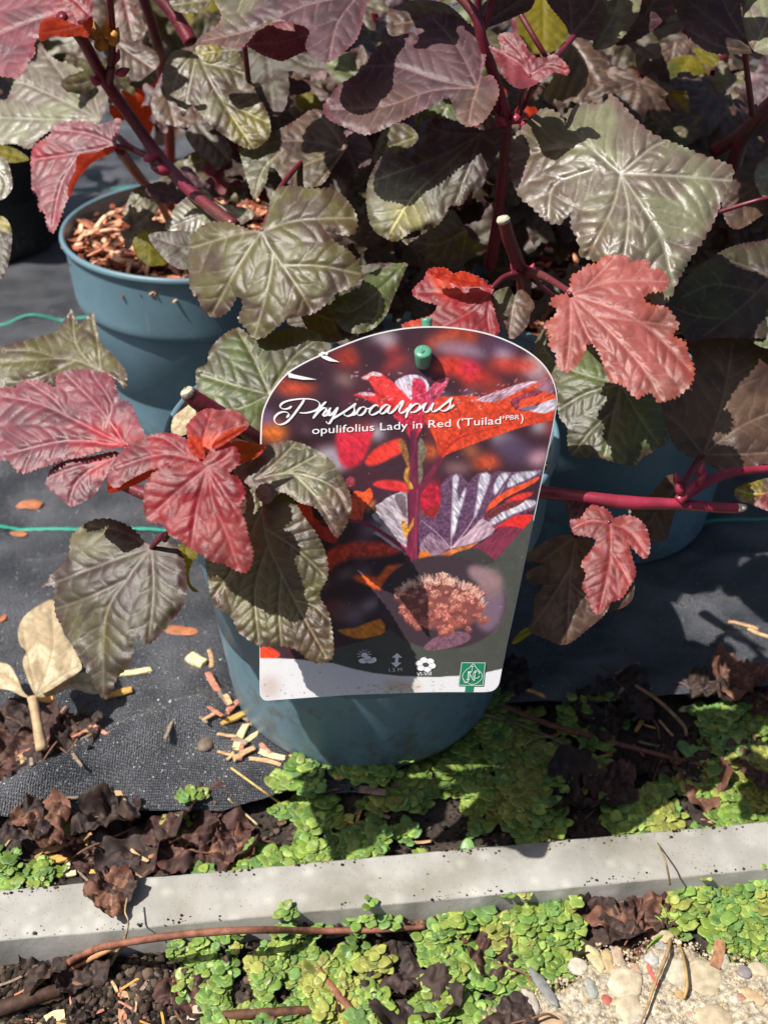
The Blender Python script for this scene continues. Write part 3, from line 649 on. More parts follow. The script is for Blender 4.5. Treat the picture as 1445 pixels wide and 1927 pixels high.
leaf('dark', 'B', [(1085,-60),(1345,-60),(1340,10),(1345,70),(1360,130),(1395,192),(1340,202),(1250,202),(1175,172),(1130,100),(1092,30)],
     [[(1390,192),(1250,90),(1120,-20)],[(1390,192),(1300,60),(1260,-50)],[(1390,192),(1250,170),(1140,110)]], .49, (.5,-.8), lat=20, label='dark grey leaf at the top right beside a sunlit silver half', cmix=[(1200,60,200,'purple',.5)])
leaf('silver', 'B', [(1330,-60),(1520,-60),(1530,100),(1500,200),(1440,205),(1392,192),(1365,150),(1340,100),(1350,40)], [[(1392,190),(1440,80),(1500,-20)],[(1392,190),(1450,170),(1520,140)]], .485, (-1.0,-1.6), lat=18)
leaf('yellow', 'B', [(1033,330),(1040,280),(1055,250),(1080,222),(1150,208),(1200,240),(1212,292),(1185,340),(1140,355),(1090,350)], [[(1150,215),(1110,280),(1080,345)]], .66, (-.3,-1.2), shrub='back', label='yellow green leaf at the upper right', cmix=[(1060,280,60,'green',.8)])
leaf('yellow', 'B', [(1170,180),(1240,190),(1262,230),(1240,252),(1200,240),(1180,215)], [[(1260,240),(1180,190)]], .64, (-.3,-1), shrub='back')
leaf('bronze', 'B', [(1020,160),(1100,95),(1140,150),(1150,190),(1120,210),(1060,230),(1020,200)], [[(1100,105),(1080,220)]], .67, (-.3,-1), shrub='back')
# the huge silver leaf: left (reddish) half, and right half as one leaf, folded along the midrib
leaf('silver', 'B', [(690,462),(686,425),(740,392),(800,392),(830,388),(850,356),(880,375),(905,405),(960,462),(1020,510),(1100,542),(1180,577),(1250,602),(1312,632),(1300,692),(1270,752),(1240,832),(1200,902),(1150,972),(1112,1042),(1062,1140),(1020,1160),(985,1100),(930,1010),(900,985),(850,1002),(800,984),(762,972),(740,962),(728,900),(705,860),(700,800),(662,842),(612,830),(560,782),(512,742),(482,682),(474,600),(480,530),(520,480),(560,440),(600,408),(650,425),(678,462)],
     [[(890,655),(960,760),(1040,900),(1085,1060)],[(890,655),(780,560),(692,470)],[(890,655),(860,780),(770,960)],[(890,655),(1060,660),(1300,680)],[(890,655),(1000,560),(1050,535)],[(780,640),(640,700),(620,820)],[(760,560),(640,560),(490,600)],[(890,655),(920,800),(900,980)]], .455, (-.7,-1.3), droop=.25,
     label='very large silvery leaf on the upper right', lat=24, cmix=[(560,640,130,'bronze',.8),(500,650,45,'plum',.6),(740,900,130,'bronze',.75),(720,820,60,'bronze',.6),(640,520,120,'olive',.6)], pleat=1.25)
# red leaf with orange fold, above tag
leaf('red', 'D', [(108,175),(130,147),(150,130),(170,92),(230,90),(262,110),(300,102),(370,130),(385,150),(412,160),(402,200),(420,270),(432,332),(380,345),(300,345),(240,350),(180,350),(100,345),(66,310),(90,292),(170,270),(200,230),(152,215),(115,197)],
     [[(408,165),(300,180),(120,180)],[(408,165),(330,250),(200,320)],[(408,165),(390,260),(400,340)]], .452, (-.5,-1.2), label='bright red leaf just above the top of the tag', lat=15, cmix=[(240,130,80,'orange',.7),(120,300,70,'orange',.7)])
leaf('orange', 'D', [(170,100),(185,90),(230,92),(262,112),(300,104),(370,132),(384,152),(330,160),(280,155),(240,140),(205,130),(180,115)], [[(380,150),(260,130),(175,100)]], .444, (0,-1.6), label='crumpled orange rim of the red leaf above the tag', wave=2, lat=9, step=2)
leaf('bronze', 'D', [(410,205),(418,178),(470,160),(490,192),(510,170),(540,186),(566,230),(550,262),(542,300),(500,346),(470,352),(440,302),(420,262)], [[(500,175),(480,260),(470,345)],[(490,210),(540,230)]], .462, (-.2,-1), label='small dull brown leaf between the red and the pink leaf', cmix=[(440,200,60,'green',.6)], lat=13)
# big pink leaf
leaf('pink', 'D', [(690,182),(702,150),(705,118),(740,100),(760,80),(800,72),(822,50),(870,40),(920,50),(925,68),(970,60),(1000,75),(1000,95),(1050,100),(1068,150),(1040,175),(1000,180),(975,202),(1000,226),(1060,236),(1085,265),(1100,290),(1106,312),(1085,342),(1130,370),(1146,420),(1162,460),(1160,510),(1120,560),(1070,585),(1030,590),(1000,556),(950,577),(912,540),(880,521),(850,516),(830,470),(815,420),(790,380),(765,376),(740,430),(692,476),(652,455),(645,410),(620,380),(628,340),(605,302),(640,270),(650,242),(625,225),(640,197)],
     [[(700,188),(820,300),(960,450),(1040,580)],[(700,188),(860,140),(1060,140)],[(700,188),(880,250),(1000,320),(1150,470)],[(700,188),(700,330),(685,465)],[(700,188),(760,330),(860,505)],[(760,160),(860,60)],[(800,270),(960,290),(1095,310)]], .425, (-.5,-1.25), droop=.12, label='large salmon pink lobed leaf right of the tag', lat=22, pleat=1.1,
     cmix=[(1060,560,100,'bronze',.35),(1060,300,70,'bronze',.45)], pet=[(575,105,.46),(640,140,.45)], step=2.6)
# green leaf under it
leaf('green', 'D', [(562,402),(600,320),(612,380),(640,440),(700,470),(760,380),(820,430),(850,510),(890,530),(950,560),(1000,560),(1040,602),(1060,690),(1070,740),(1042,762),(972,800),(940,832),(880,822),(800,800),(710,795),(690,740),(690,690),(660,650),(652,600),(650,540),(610,470)],
     [[(890,525),(860,650),(830,790)],[(890,525),(960,650),(1030,750)],[(890,525),(760,560),(660,620)],[(890,525),(720,480),(600,400)],[(870,620),(780,700),(710,790)]], .46, (-.3,-1.1), label='green leaf curling below the pink leaf', lat=19, droop=.35, cmix=[(760,650,150,'dark',.6),(620,400,90,'silver',.4)])
# right mid and upper leaves
leaf('bronze', 'D', [(1035,612),(1100,562),(1140,512),(1168,460),(1150,380),(1230,350),(1350,350),(1450,400),(1560,480),(1570,700),(1500,800),(1400,832),(1332,850),(1250,842),(1192,805),(1150,800),(1090,752),(1060,682)],
     [[(1200,792),(1270,600),(1310,380)],[(1200,792),(1350,680),(1550,600)],[(1200,792),(1120,690),(1060,640)],[(1200,792),(1350,790),(1500,780)]], .47, (.2,-1.0), shrub='right', label='large brown leaf at the right edge beside the pink leaf', lat=26, pleat=.6, pet=[(1110,915,.50),(1160,860,.48)])
leaf('dark', 'D', [(1092,182),(1150,110),(1230,50),(1300,12),(1400,-10),(1560,0),(1570,340),(1450,352),(1350,350),(1230,352),(1142,362),(1102,292),(1062,236)],
     [[(1500,80),(1350,230),(1200,345)],[(1450,120),(1300,60)],[(1400,180),(1240,150),(1120,200)],[(1300,280),(1180,270),(1090,240)]], .50, (.3,-1.2), shrub='right', label='glossy dark green leaf in shade at the right edge', lat=26, cmix=[(1200,180,160,'green',.5)])
leaf('green', 'D', [(1375,300),(1400,270),(1460,240),(1560,240),(1560,380),(1470,395),(1390,370)], [[(1550,300),(1380,330)]], .48, (-1,-1.4), shrub='right', lat=14)
leaf('bronze', 'B', [(1270,760),(1290,690),(1330,640),(1400,590),(1500,540),(1560,600),(1560,760),(1440,800),(1340,860),(1290,840)], [[(1550,620),(1400,700),(1290,780)]], .56, (.2,-1.2), shrub='right', lat=20)
leaf('silver', 'B', [(1395,640),(1440,590),(1560,560),(1560,760),(1440,750),(1400,700)], [[(1550,640),(1400,670)]], .54, (-.4,-1.0), shrub='right', lat=12)
leaf('bronze', 'B', [(960,470),(1010,430),(1090,430),(1160,470),(1210,560),(1220,600),(1120,570),(1020,530)], [[(1210,590),(980,460)]], .60, (.2,-1.2), shrub='back', lat=18)
# leaves below the sideways stem
leaf('bronze', 'D', [(522,1182),(590,1130),(640,1100),(720,1095),(780,1120),(790,1180),(800,1260),(850,1330),(830,1390),(760,1452),(682,1506),(602,1480),(545,1452),(562,1400),(568,1330),(600,1282),(545,1272),(538,1232),(600,1200)],
     [[(720,1100),(700,1250),(690,1500)],[(720,1100),(620,1170),(540,1240)],[(710,1200),(620,1350),(555,1440)],[(705,1280),(780,1350)]], .475, (-.3,-.9), shrub='front', label='brown leaf hanging below the sideways stem', lat=20, droop=.25, pet=[(690,950,.455),(705,1030,.465)])
leaf('bronze', 'D', [(780,1370),(850,1330),(930,1250),(942,1290),(930,1340),(890,1370),(820,1385)], [[(930,1270),(800,1375)]], .49, (0,-.7), shrub='front', lat=12)
leaf('red', 'D', [(700,1040),(740,1030),(770,988),(822,990),(852,1012),(862,1032),(900,1020),(950,1030),(986,1070),(1000,1140),(982,1182),(942,1152),(922,1130),(935,1190),(946,1240),(920,1290),(890,1332),(842,1350),(808,1392),(780,1370),(765,1320),(745,1290),(760,1240),(742,1200),(780,1150),(795,1110),(745,1095),(715,1090)],
     [[(850,1050),(850,1180),(810,1380)],[(850,1050),(780,1040),(720,1060)],[(850,1050),(920,1080),(985,1160)],[(850,1150),(900,1230),(925,1280)]], .44, (-.4,-1.0), shrub='front', label='salmon red leaf hanging on the right below the sideways stem', lat=16, cmix=[(850,1150,260,'pink',.55)], pet=[(770,960,.455),(800,1000,.448)])
leaf('purple', 'D', [(700,1000),(740,945),(768,960),(770,1010),(745,1030),(720,1090),(700,1060)], [[(760,950),(710,1060)]], .458, (0,-.7), shrub='front', lat=12)
leaf('bronze', 'D', [(920,1000),(1000,940),(1070,868),(1112,890),(1116,925),(1080,1050),(1060,1112),(1005,1112),(960,1052)], [[(1110,900),(1030,1000),(980,1080)]], .53, (.2,-1.0), shrub='right', lat=16)
leaf('bronze', 'D', [(1320,920),(1400,888),(1500,880),(1560,950),(1500,1010),(1445,1003),(1385,980),(1330,962)], [[(1500,920),(1400,940),(1330,925)]], .455, (-.3,-1.2), shrub='right', label='small leaf blushed yellow and red at the tip of the sideways stem', cmix=[(1380,920,60,'yellow',.8),(1430,990,60,'red',.6)], lat=12)
# lower left group
leaf('olive', 'C', [(-60,330),(-60,200),(0,187),(80,165),(180,140),(222,120),(248,80),(268,45),(280,60),(295,100),(322,80),(350,55),(365,110),(380,170),(440,230),(478,290),(470,342),(430,302),(350,300),(210,330),(120,330),(60,340)],
     [[(480,330),(350,260),(230,230),(-50,250)],[(350,260),(290,180),(275,70)],[(380,270),(370,180),(350,70)],[(230,230),(120,200),(20,200)],[(280,240),(150,300),(40,320)]], .50, (-.6,-1.6), shrub='left', label='olive leaf with a peaked crest left of centre, behind the red leaf', fold=.4, lat=19, wave=1.8)
leaf('plum', 'C', [(-60,590),(-60,380),(0,345),(60,340),(100,310),(170,322),(212,340),(215,295),(270,275),(350,275),(420,300),(450,380),(490,400),(520,470),(545,522),(500,545),(470,560),(400,570),(300,600),(240,610),(150,640),(80,660),(30,612)],
     [[(475,560),(300,470),(150,400),(0,370)],[(475,560),(380,420),(250,290)],[(475,560),(250,540),(30,590)],[(400,490),(420,400),(350,290)],[(250,440),(200,380),(110,320)]], .415, (-.6,-1.3), shrub='front', label='wide purple red leaf at the left edge', lat=21, pleat=1.2, cmix=[(430,575,130,'red',.95),(330,540,90,'red',.4)], step=2.8)
leaf('plum', 'C', [(178,682),(200,640),(260,612),(340,600),(440,580),(440,620),(402,670),(372,720),(330,760),(270,786),(245,765),(180,712)],
     [[(430,600),(300,680),(260,780)],[(400,610),(280,640),(190,670)]], .42, (-.3,-.6), shrub='front', lat=16, cmix=[(400,620,90,'red',.8)])
leaf('red', 'C', [(705,480),(740,440),(780,417),(830,425),(862,420),(912,440),(936,480),(902,510),(850,542),(802,560),(775,610),(745,600),(715,560),(708,530)],
     [[(765,600),(770,520),(800,430)],[(765,590),(830,510),(925,480)]], .394, (-.2,-1.4), shrub='front', lat=15, cmix=[(800,540,50,'orange',.9),(860,460,120,'pink',.5)])
leaf('orange', 'C', [(708,520),(722,512),(760,545),(772,600),(750,605),(715,575)], [[(765,600),(715,530)]], .390, (0,-.5), shrub='front', lat=10, step=2.2)
leaf('orange', 'C', [(800,552),(850,505),(900,488),(930,486),(905,512),(860,542),(810,570)], [[(925,490),(805,560)]], .388, (0,-.2), shrub='front', lat=10, step=2.2)
leaf('red', 'C', [(412,650),(450,592),(480,560),(560,520),(640,510),(700,532),(742,570),(782,612),(780,640),(740,655),(660,652),(620,640),(560,650),(480,690),(440,715),(412,700)],
     [[(775,625),(620,590),(440,640)],[(700,590),(620,530),(560,525)]], .392, (-.5,-1.2), shrub='front', lat=17, cmix=[(470,620,120,'plum',.7)])
leaf('orange', 'C', [(408,690),(412,735),(470,720),(540,690),(600,655),(610,632),(560,640),(490,670),(450,668)], [[(605,640),(500,690),(415,720)]], .398, (-.2,.6), shrub='front', lat=13, wave=.5, label='orange underside of the nearest red leaf', step=2.4)
leaf('red', 'C', [(770,612),(800,560),(842,530),(882,560),(905,602),(890,635),(860,662),(900,682),(922,742),(900,782),(922,842),(940,920),(952,970),(930,1032),(882,1022),(840,1000),(800,992),(770,970),(730,950),(690,922),(640,892),(610,850),(560,842),(545,780),(550,702),(592,650),(662,632),(720,625)],
     [[(782,640),(800,760),(850,880),(900,1020)],[(782,640),(680,720),(570,820)],[(782,640),(740,800),(720,940)],[(782,640),(850,600),(880,560)],[(782,640),(850,740),(915,840)]], .387, (-.25,-.55), shrub='front', label='bright red leaf hanging nearest to the lens, left of the tag', lat=24, pleat=.9, cmix=[(870,950,170,'pink',.45)], droop=.12)
leaf('orange', 'C', [(870,570),(880,540),(940,545),(1000,560),(970,600),(920,620),(890,625)], [[(975,575),(880,580)]], .407, (0,-.6), shrub='front', lat=10, cmix=[(930,560,60,'yellow',.8)])
# leaf over the tag
leaf('olive', 'C', [(930,770),(905,705),(930,690),(975,700),(1000,740),(1060,735),(1110,770),(1140,820),(1185,882),(1225,960),(1232,1050),(1202,1120),(1240,1200),(1252,1350),(1182,1372),(1110,1322),(1052,1310),(982,1312),(902,1262),(872,1202),(802,1152),(788,1080),(778,980),(850,940),(905,860)],
     [[(970,690),(985,800),(1010,930),(1050,1020),(1130,1180),(1225,1345)],[(1010,930),(960,1100),(975,1290)],[(985,800),(890,1000),(800,1130)],[(1000,870),(1120,950),(1215,1040)],[(1060,1040),(1050,1180),(1060,1300)],[(1110,1140),(1180,1160),(1235,1210)]], .413, (-.3,-.35), shrub='front', label='long olive leaf hanging over the left side of the tag', lat=18, pleat=1.25, cmix=[(1180,1300,110,'bronze',.5),(830,1130,50,'bronze',.6),(1150,950,120,'dark',.5)], step=2.6)
leaf('bronze', 'C', [(905,680),(880,650),(935,612),(985,575),(1000,560),(1060,540),(1122,545),(1200,580),(1252,622),(1292,682),(1322,762),(1312,832),(1270,902),(1232,852),(1190,792),(1125,770),(1062,732),(1010,775),(980,765),(950,720)],
     [[(960,685),(1100,660),(1250,710),(1305,800)],[(960,685),(1040,620),(1110,550)],[(1100,662),(1180,740),(1265,880)],[(1060,665),(1180,600)]], .408, (-.4,-1.0), shrub='front', label='pale glossy brown leaf arching over the upper left of the tag', lat=17, cmix=[(1150,650,150,'silver',.8),(1000,600,70,'dark',.5)], droop=.2, pleat=1.2, step=2.6)
leaf('dark', 'C', [(150,1092),(200,1040),(260,970),(270,900),(340,842),(420,835),(500,870),(560,930),(622,910),(682,960),(702,1060),(692,1150),(642,1220),(590,1282),(540,1306),(524,1260),(502,1330),(482,1390),(442,1430),(420,1482),(388,1506),(330,1410),(262,1282),(212,1190),(205,1092),(175,1085)],
     [[(570,942),(480,1060),(400,1200),(390,1490)],[(570,942),(400,1000),(165,1090)],[(570,942),(460,880),(340,860)],[(570,942),(580,1100),(560,1290)],[(480,1060),(330,1130),(215,1170)]], .435, (-.5,-1.1), shrub='front', label='dark leaf hanging low at the left over the fabric', lat=24, pleat=.8, cmix=[(330,900,110,'olive',.8),(350,1250,120,'olive',.6)], pet=[(780,640,.40),(660,860,.415),(610,900,.425)], droop=.15)
leaf('green', 'C', [(742,270),(780,250),(790,200),(840,142),(900,115),(962,150),(1090,110),(1192,130),(1216,180),(1202,240),(1085,290),(1012,370),(982,450),(980,540),(900,510),(810,440),(765,400),(742,330)],
     [[(1015,365),(960,240),(900,130)],[(1015,365),(880,330),(755,290)],[(1015,365),(900,420),(800,420)],[(1015,365),(1100,230),(1200,150)]], .475, (-.3,-1.4), shrub='front', label='green leaf behind the upper left edge of the tag', lat=20, cmix=[(1100,200,120,'dark',.7)])
leaf('dead', 'C', [(645,500),(655,450),(700,412),(720,400),(740,440),(725,485),(700,515),(660,520)], [[(730,410),(660,500)]], .50, (0,-1), shrub='front', lat=12, pleat=.6)
leaf('yellow', 'C', [(672,930),(700,935),(745,965),(722,1000),(712,1040),(720,1080),(748,1105),(725,1105),(702,1070),(688,1020),(680,970)], [[(700,940),(705,1020),(740,1102)]], .44, (0,-.6), shrub='front', lat=9, label='thin curled yellow green leaf beside the dark low leaf', step=2.2, cmix=[(740,1100,30,'brown',1)])
leaf('yellow', 'D', [(480,1500),(510,1460),(545,1440),(570,1450),(540,1475),(500,1500)], [[(485,1498),(560,1450)]], .485, (0,-.6), shrub='front', lat=9, step=2.2)
# left edge bits
leaf('yellow', 'A', [(-40,560),(0,545),(60,560),(112,598),(80,610),(30,612),(-40,600)], [[(110,600),(0,570)]], .60, (0,-1.2), shrub='left', lat=14)
leaf('silver', 'A', [(-60,590),(0,588),(30,610),(44,660),(48,705),(20,745),(-20,755),(-60,740)], [[(-50,600),(20,680),(10,740)]], .58, (-.2,-1), shrub='left', lat=12)
leaf('dark', 'A', [(-60,810),(0,812),(30,830),(46,880),(40,960),(20,1030),(-10,1062),(-60,1080)], [[(-50,820),(0,920),(-20,1050)]], .57, (-.2,-1), shrub='left', lat=12, cmix=[(20,840,40,'yellow',.9)])
# second layer of identifiable leaves behind
leaf('olive', 'B', [(68,905),(130,890),(190,850),(235,800),(262,790),(300,850),(330,900),(390,930),(330,960),(260,1010),(190,990),(120,940)], [[(300,870),(200,920),(100,905)]], .53, (-.2,-1.2), lat=16, cmix=[(330,910,60,'yellow',.7)])
leaf('olive', 'B', [(-40,600),(-20,520),(30,470),(90,470),(130,520),(90,560),(40,600),(0,640)], [[(110,520),(0,560)]], .54, (-.2,-1.2), lat=16)
leaf('bronze', 'A', [(440,160),(500,155),(580,190),(600,240),(560,280),(520,305),(460,290),(440,230)], [[(450,170),(520,220),(580,260)]], .66, (-.1,-1.2), shrub='left', lat=16)
leaf('bronze', 'A', [(440,0),(500,10),(540,80),(545,130),(500,155),(450,140),(432,80)], [[(470,0),(500,140)]], .62, (-.1,-1.2), shrub='left', lat=16, cmix=[(480,40,60,'plum',.5)])
leaf('bronze', 'A', [(570,380),(620,320),(660,380),(690,440),(720,400),(740,460),(690,480),(640,470),(590,450)], [[(620,330),(660,470)]], .64, (-.1,-1.2), shrub='left', lat=16)
leaf('dark', 'A', [(700,500),(760,455),(830,500),(870,560),(870,600),(820,640),(780,600),(730,560)], [[(740,470),(860,600)]], .62, (-.1,-1.2), shrub='left', lat=16)
leaf('olive', 'A', [(470,800),(500,720),(540,700),(570,740),(550,790),(500,812)], [[(560,710),(490,800)]], .66, (-.1,-1.2), shrub='left', lat=12)
leaf('olive', 'A', [(690,600),(740,570),(790,590),(780,630),(720,650)], [[(785,600),(700,620)]], .66, (-.1,-1.2), shrub='left', lat=12)
leaf('yellow', 'A', [(1120,340),(1160,335),(1200,370),(1210,410),(1150,420),(1115,390)], [[(1130,345),(1190,400)]], .66, (-.1,-1.2), shrub='mid', lat=12)
leaf('olive', 'A', [(950,190),(1000,220),(1045,300),(1060,370),(1000,330),(960,270)], [[(960,200),(1050,360)]], .60, (-.1,-1.2), shrub='left', lat=12)
leaf('purple', 'A', [(1250,620),(1300,520),(1360,500),(1400,560),(1390,620),(1330,660),(1270,690)], [[(1300,540),(1340,640)]], .56, (-.1,-1.2), lat=16)
leaf('dark', 'C', [(1130,40),(1200,20),(1320,60),(1340,130),(1240,170),(1160,120)], [[(1150,50),(1320,110)]], .50, (-.1,-1.2), lat=16, cmix=[(1200,90,100,'yellow',.5)])
leaf('bronze', 'B', [(690,130),(780,180),(860,250),(900,330),(850,390),(760,400),(700,380),(640,400),(600,360),(640,280)], [[(700,150),(780,280),(840,380)]], .60, (-.1,-1.2), lat=20, shrub='mid')
leaf('yellow', 'B', [(500,40),(560,0),(620,-20),(680,60),(690,130),(640,190),(560,200),(510,140)], [[(600,0),(600,190)]], .58, (-.1,-1.2), lat=16, shrub='mid', label='yellow leaf lit through between stems at the top')
leaf('bronze', 'B', [(20,40),(120,0),(220,10),(280,50),(310,90),(220,60),(150,60),(90,120),(20,130)], [[(290,60),(40,90)]], .52, (-.1,-1.4), lat=16, shrub='mid')
leaf('purple', 'B', [(360,40),(420,-20),(560,-40),(555,30),(500,60),(430,90),(380,100)], [[(380,90),(540,-20)]], .50, (-.1,-1.4), lat=16, shrub='mid')
leaf('olive', 'A', [(640,0),(700,-30),(790,-10),(780,30),(720,50),(660,40)], [[(780,0),(650,20)]], .56, (-.1,-1.4), lat=14, shrub='left')
# ---- stems
stem([(230,60,.50),(310,150,.52),(400,310,.56),(500,450,.575),(600,590,.58),(720,720,.56),(885,852,.535)], [.0026,.0027,.0030,.0031,.0033,.0033,.0034], 'left', 'A', label='long dark red stem slanting down to the right')
stem([(600,600,.60),(520,570,.60),(438,548,.585)], .0013, 'left', 'A')
stem([(410,310,.56),(420,240,.545),(425,120,.53),(415,0,.51),(410,-90,.50)], [.003,.0022,.0018,.0016,.0015], 'left', 'A')
stem([(600,610,.585),(500,560,.59),(440,510,.60)], .0016, 'left', 'A')
stem([(450,560,.60),(520,660,.66),(600,760,.72),(640,840,.76)], .0028, 'left', 'A')
stem([(560,-60,.58),(660,60,.58),(720,160,.58)], .0042, 'left', 'A')
stem([(530,-40,.64),(590,150,.67),(610,260,.70),(640,520,.76),(640,780,.80)], .0036, 'left', 'A')
stem([(920,170,.53),(935,300,.55)], .0014, 'left', 'A')
stem([(260,-40,.47),(345,60,.47),(372,160,.475),(430,340,.49),(460,480,.50),(430,800,.54),(400,1000,.58)], [.0020,.0022,.0024,.0025,.0025,.0028,.0032], 'front', 'B')
stem([(372,110,.475),(400,20,.47),(420,-60,.46)], .0016, 'front', 'B')
stem([(460,470,.50),(520,400,.49),(590,290,.46),(720,130,.49)], [.002,.0018,.0015,.0013], 'front', 'B')
stem([(510,50,.54),(600,200,.54),(640,260,.56)], .0014, 'mid', 'B')
stem([(1060,-60,.60),(1015,100,.62),(985,280,.66),(955,440,.70),(940,600,.76)], .0042, 'back', 'B')
stem([(1270,200,.66),(1240,330,.70),(1210,540,.74),(1200,640,.80)], .0044, 'back', 'B')
stem([(1355,190,.49),(1372,330,.51),(1385,430,.53)], .0014, 'right', 'B')
stem([(1520,330,.53),(1420,420,.54),(1340,540,.56),(1290,720,.60)], [.003, .0038, .0040, .0040], 'right', 'B')
stem([(1500,380,.57),(1385,470,.58),(1240,570,.60)], .0040, 'right', 'B')
stem([(1500,735,.52),(1400,755,.52),(1255,800,.53)], .0011, 'right', 'B')
stem([(450,830,.44),(470,900,.448),(500,980,.46),(525,1060,.475),(520,1160,.50)], [.0027,.0028,.0030,.0034,.0034], 'front', 'B', label='thick cut stub with a pale end')
stem([(446,815,.4392),(448,826,.4398),(451,836,.4405)], [.0023,.0027,.0028], 'front', 'B', name='cut_end', mat=M_wood)
stem([(510,110,.465),(450,125,.458),(405,165,.452)], [.0022,.0014,.001], 'front', 'D')
stem([(520,100,.468),(600,120,.455),(700,180,.428)], [.0026,.0016,.0012], 'front', 'D')
stem([(540,110,.475),(640,200,.47),(760,300,.47)], .0012, 'front', 'D')
stem([(440,880,.49),(590,930,.46),(720,945,.452),(900,970,.45),(1110,978,.45),(1250,990,.45),(1335,992,.45)], [.0025, .0028, .0026, .0026, .0025, .0023, .0020], 'front', 'D', mat=M_pinkstem, label='thick pink red stem lying sideways right of the tag')
stem([(1330,992,.4495),(1345,991,.4495),(1360,990,.45)], [.0020, .0018, .0012], 'front', 'D', name='cut_end', mat=M_wood)
stem([(1105,965,.447),(1160,920,.447),(1240,880,.45),(1330,855,.455),(1500,840,.46)], [.0024, .0026, .0024, .0019, .0016], 'front', 'D', mat=M_pinkstem)
stem([(1120,920,.448),(1150,860,.46),(1185,805,.47)], .0013, 'right', 'D')
stem([(708,360,.418),(760,400,.422),(850,450,.428),(980,540,.44),(1080,600,.46)], [.0030,.0032,.0032,.0032,.0034], 'front', 'C', label='stem with a pale cut end left of the tag')
stem([(702,350,.4165),(706,356,.417),(712,364,.4185)], [.0024,.003,.0031], 'front', 'C', name='cut_end', mat=M_wood)
stem([(460,705,.43),(550,740,.425),(640,770,.42),(780,740,.42),(960,690,.425),(1060,660,.44)], [.002,.0024,.0026,.0028,.003,.003], 'front', 'C')
stem([(620,910,.425),(640,880,.42),(700,800,.42)], .0014, 'front', 'C')
stem([(540,600,.41),(470,565,.415)], .0012, 'front', 'C')
# little bracts and buds at the nodes
def bud(x, y, d, reg, shrub, L=.006, w=.0022, ang=0., kind='bud', mat=None):
    ox, oy = REG[reg]; c = np.array(P(ox+x*.5, oy+y*.5, d))
    dirv = np.array(P(ox+x*.5+math.cos(ang)*40, oy+y*.5-math.sin(ang)*40, d-.004))-c; dirv /= np.linalg.norm(dirv)
    V, F = tube([c, c+dirv*L*.35, c+dirv*L*.7, c+dirv*L], [w*.5, w, w*.7, w*.1], 7, 3)
    return mesh_obj('bud', V, F, mat or M_pinkstem, SHRUB[shrub], origin=c)
for b_ in ((545,600,.575,'A','left',.009,.0030,.3),(640,650,.56,'A','left',.010,.0026,2.9),(380,315,.555,'A','left',.006,.0024,2.6),(440,280,.55,'A','left',.008,.0024,.4),(430,235,.545,'A','left',.007,.0022,1.2),
           (460,470,.497,'B','front',.007,.0026,2.5),(480,460,.495,'B','front',.006,.0024,.6),(510,470,.495,'B','front',.007,.002,.2),(525,1035,.468,'B','front',.006,.0024,.5),(545,1040,.468,'B','front',.006,.002,1.2),(505,1030,.468,'B','front',.006,.002,2.2),
           (1190,880,.445,'D','front',.007,.002,1.4),(1120,940,.445,'D','front',.006,.002,2.0),(1385,430,.53,'B','right',.005,.002,1.2),(1180,905,.445,'D','front',.006,.002,1.0),(1110,905,.446,'D','front',.006,.002,1.9)):
    bud(*b_)
M_bract = plain('yellow_bract', srgb(190, 130, 40), .5, .4, 300, .3, attr=False, var=(150, .5, 1.2))
for b_ in ((385,170,.535,'A','left',.011,.0028,1.9),(400,140,.53,'A','left',.010,.003,1.4),(370,150,.53,'A','left',.011,.0022,2.4),(420,170,.53,'A','left',.009,.003,1.2),(395,190,.535,'A','left',.008,.004,2.0)):
    o_b = bud(*b_, mat=M_bract); o_b.name = 'bract'

# ---- generic leaves: shared templates placed in space
TPL = []
def template(kind, seed):
    rr = random.Random(seed); n = 46; out = []
    lob = [(0, 1.0, .36), (.95, .78, .30), (-.95, .80, .30), (1.85, .5, .36), (-1.85, .52, .36)]
    for i in range(n):
        a = -math.pi+2*math.pi*i/n; r = .30
        for (la, lr, lw) in lob:
            r = max(r, lr*(.34+.66*math.exp(-((a-la)/lw)**2*.9)))
        if abs(a) > 2.75: r *= .35
        r *= 1+rr.uniform(-.05, .05)
        out.append((150*r*math.sin(a), -150*r*math.cos(a)))
    veins = [[(0, 8)]+[(150*lr*.93*math.sin(la)*t, -150*lr*.93*math.cos(la)*t) for t in (.5, 1)] for la, lr, lw in lob]
    pts, F, h, c = leaf_core(out, veins, 6.5, 20, seed, 1.2, kind, 1.4, 1.6)
    x = pts[:, 0]; y = -pts[:, 1]
    z = h-.0012*(x*x)*rr.uniform(.2, 1.3)-.0010*np.maximum(0, y-20)**2*rr.uniform(.3, 1.6)
    V = np.stack([x, y, z], -1)/200.0     # tip to petiole about 0.75 units
    F = [f for f in F]
    a, b, cc = V[[f[0] for f in F]], V[[f[1] for f in F]], V[[f[2] for f in F]]
    if np.cross(b-a, cc-a).sum(0)[2] < 0: F = [f[::-1] for f in F]
    me_o = mesh_obj('leaf', V, F, leaf_mat(kind), origin=(0, 0, 0), cols=c)
    me = me_o.data; bpy.data.objects.remove(me_o); return me
for sd_, kd_ in enumerate(['olive', 'bronze', 'purple', 'dark', 'olive', 'bronze', 'silver', 'yellow', 'plum', 'green', 'dark', 'orange']):
    TPL.append((kd_, template(kd_, 100+sd_)))
WT = [6, 9, 6, 8, 5, 8, 3, 1.3, 2.2, 2, 8, .6]
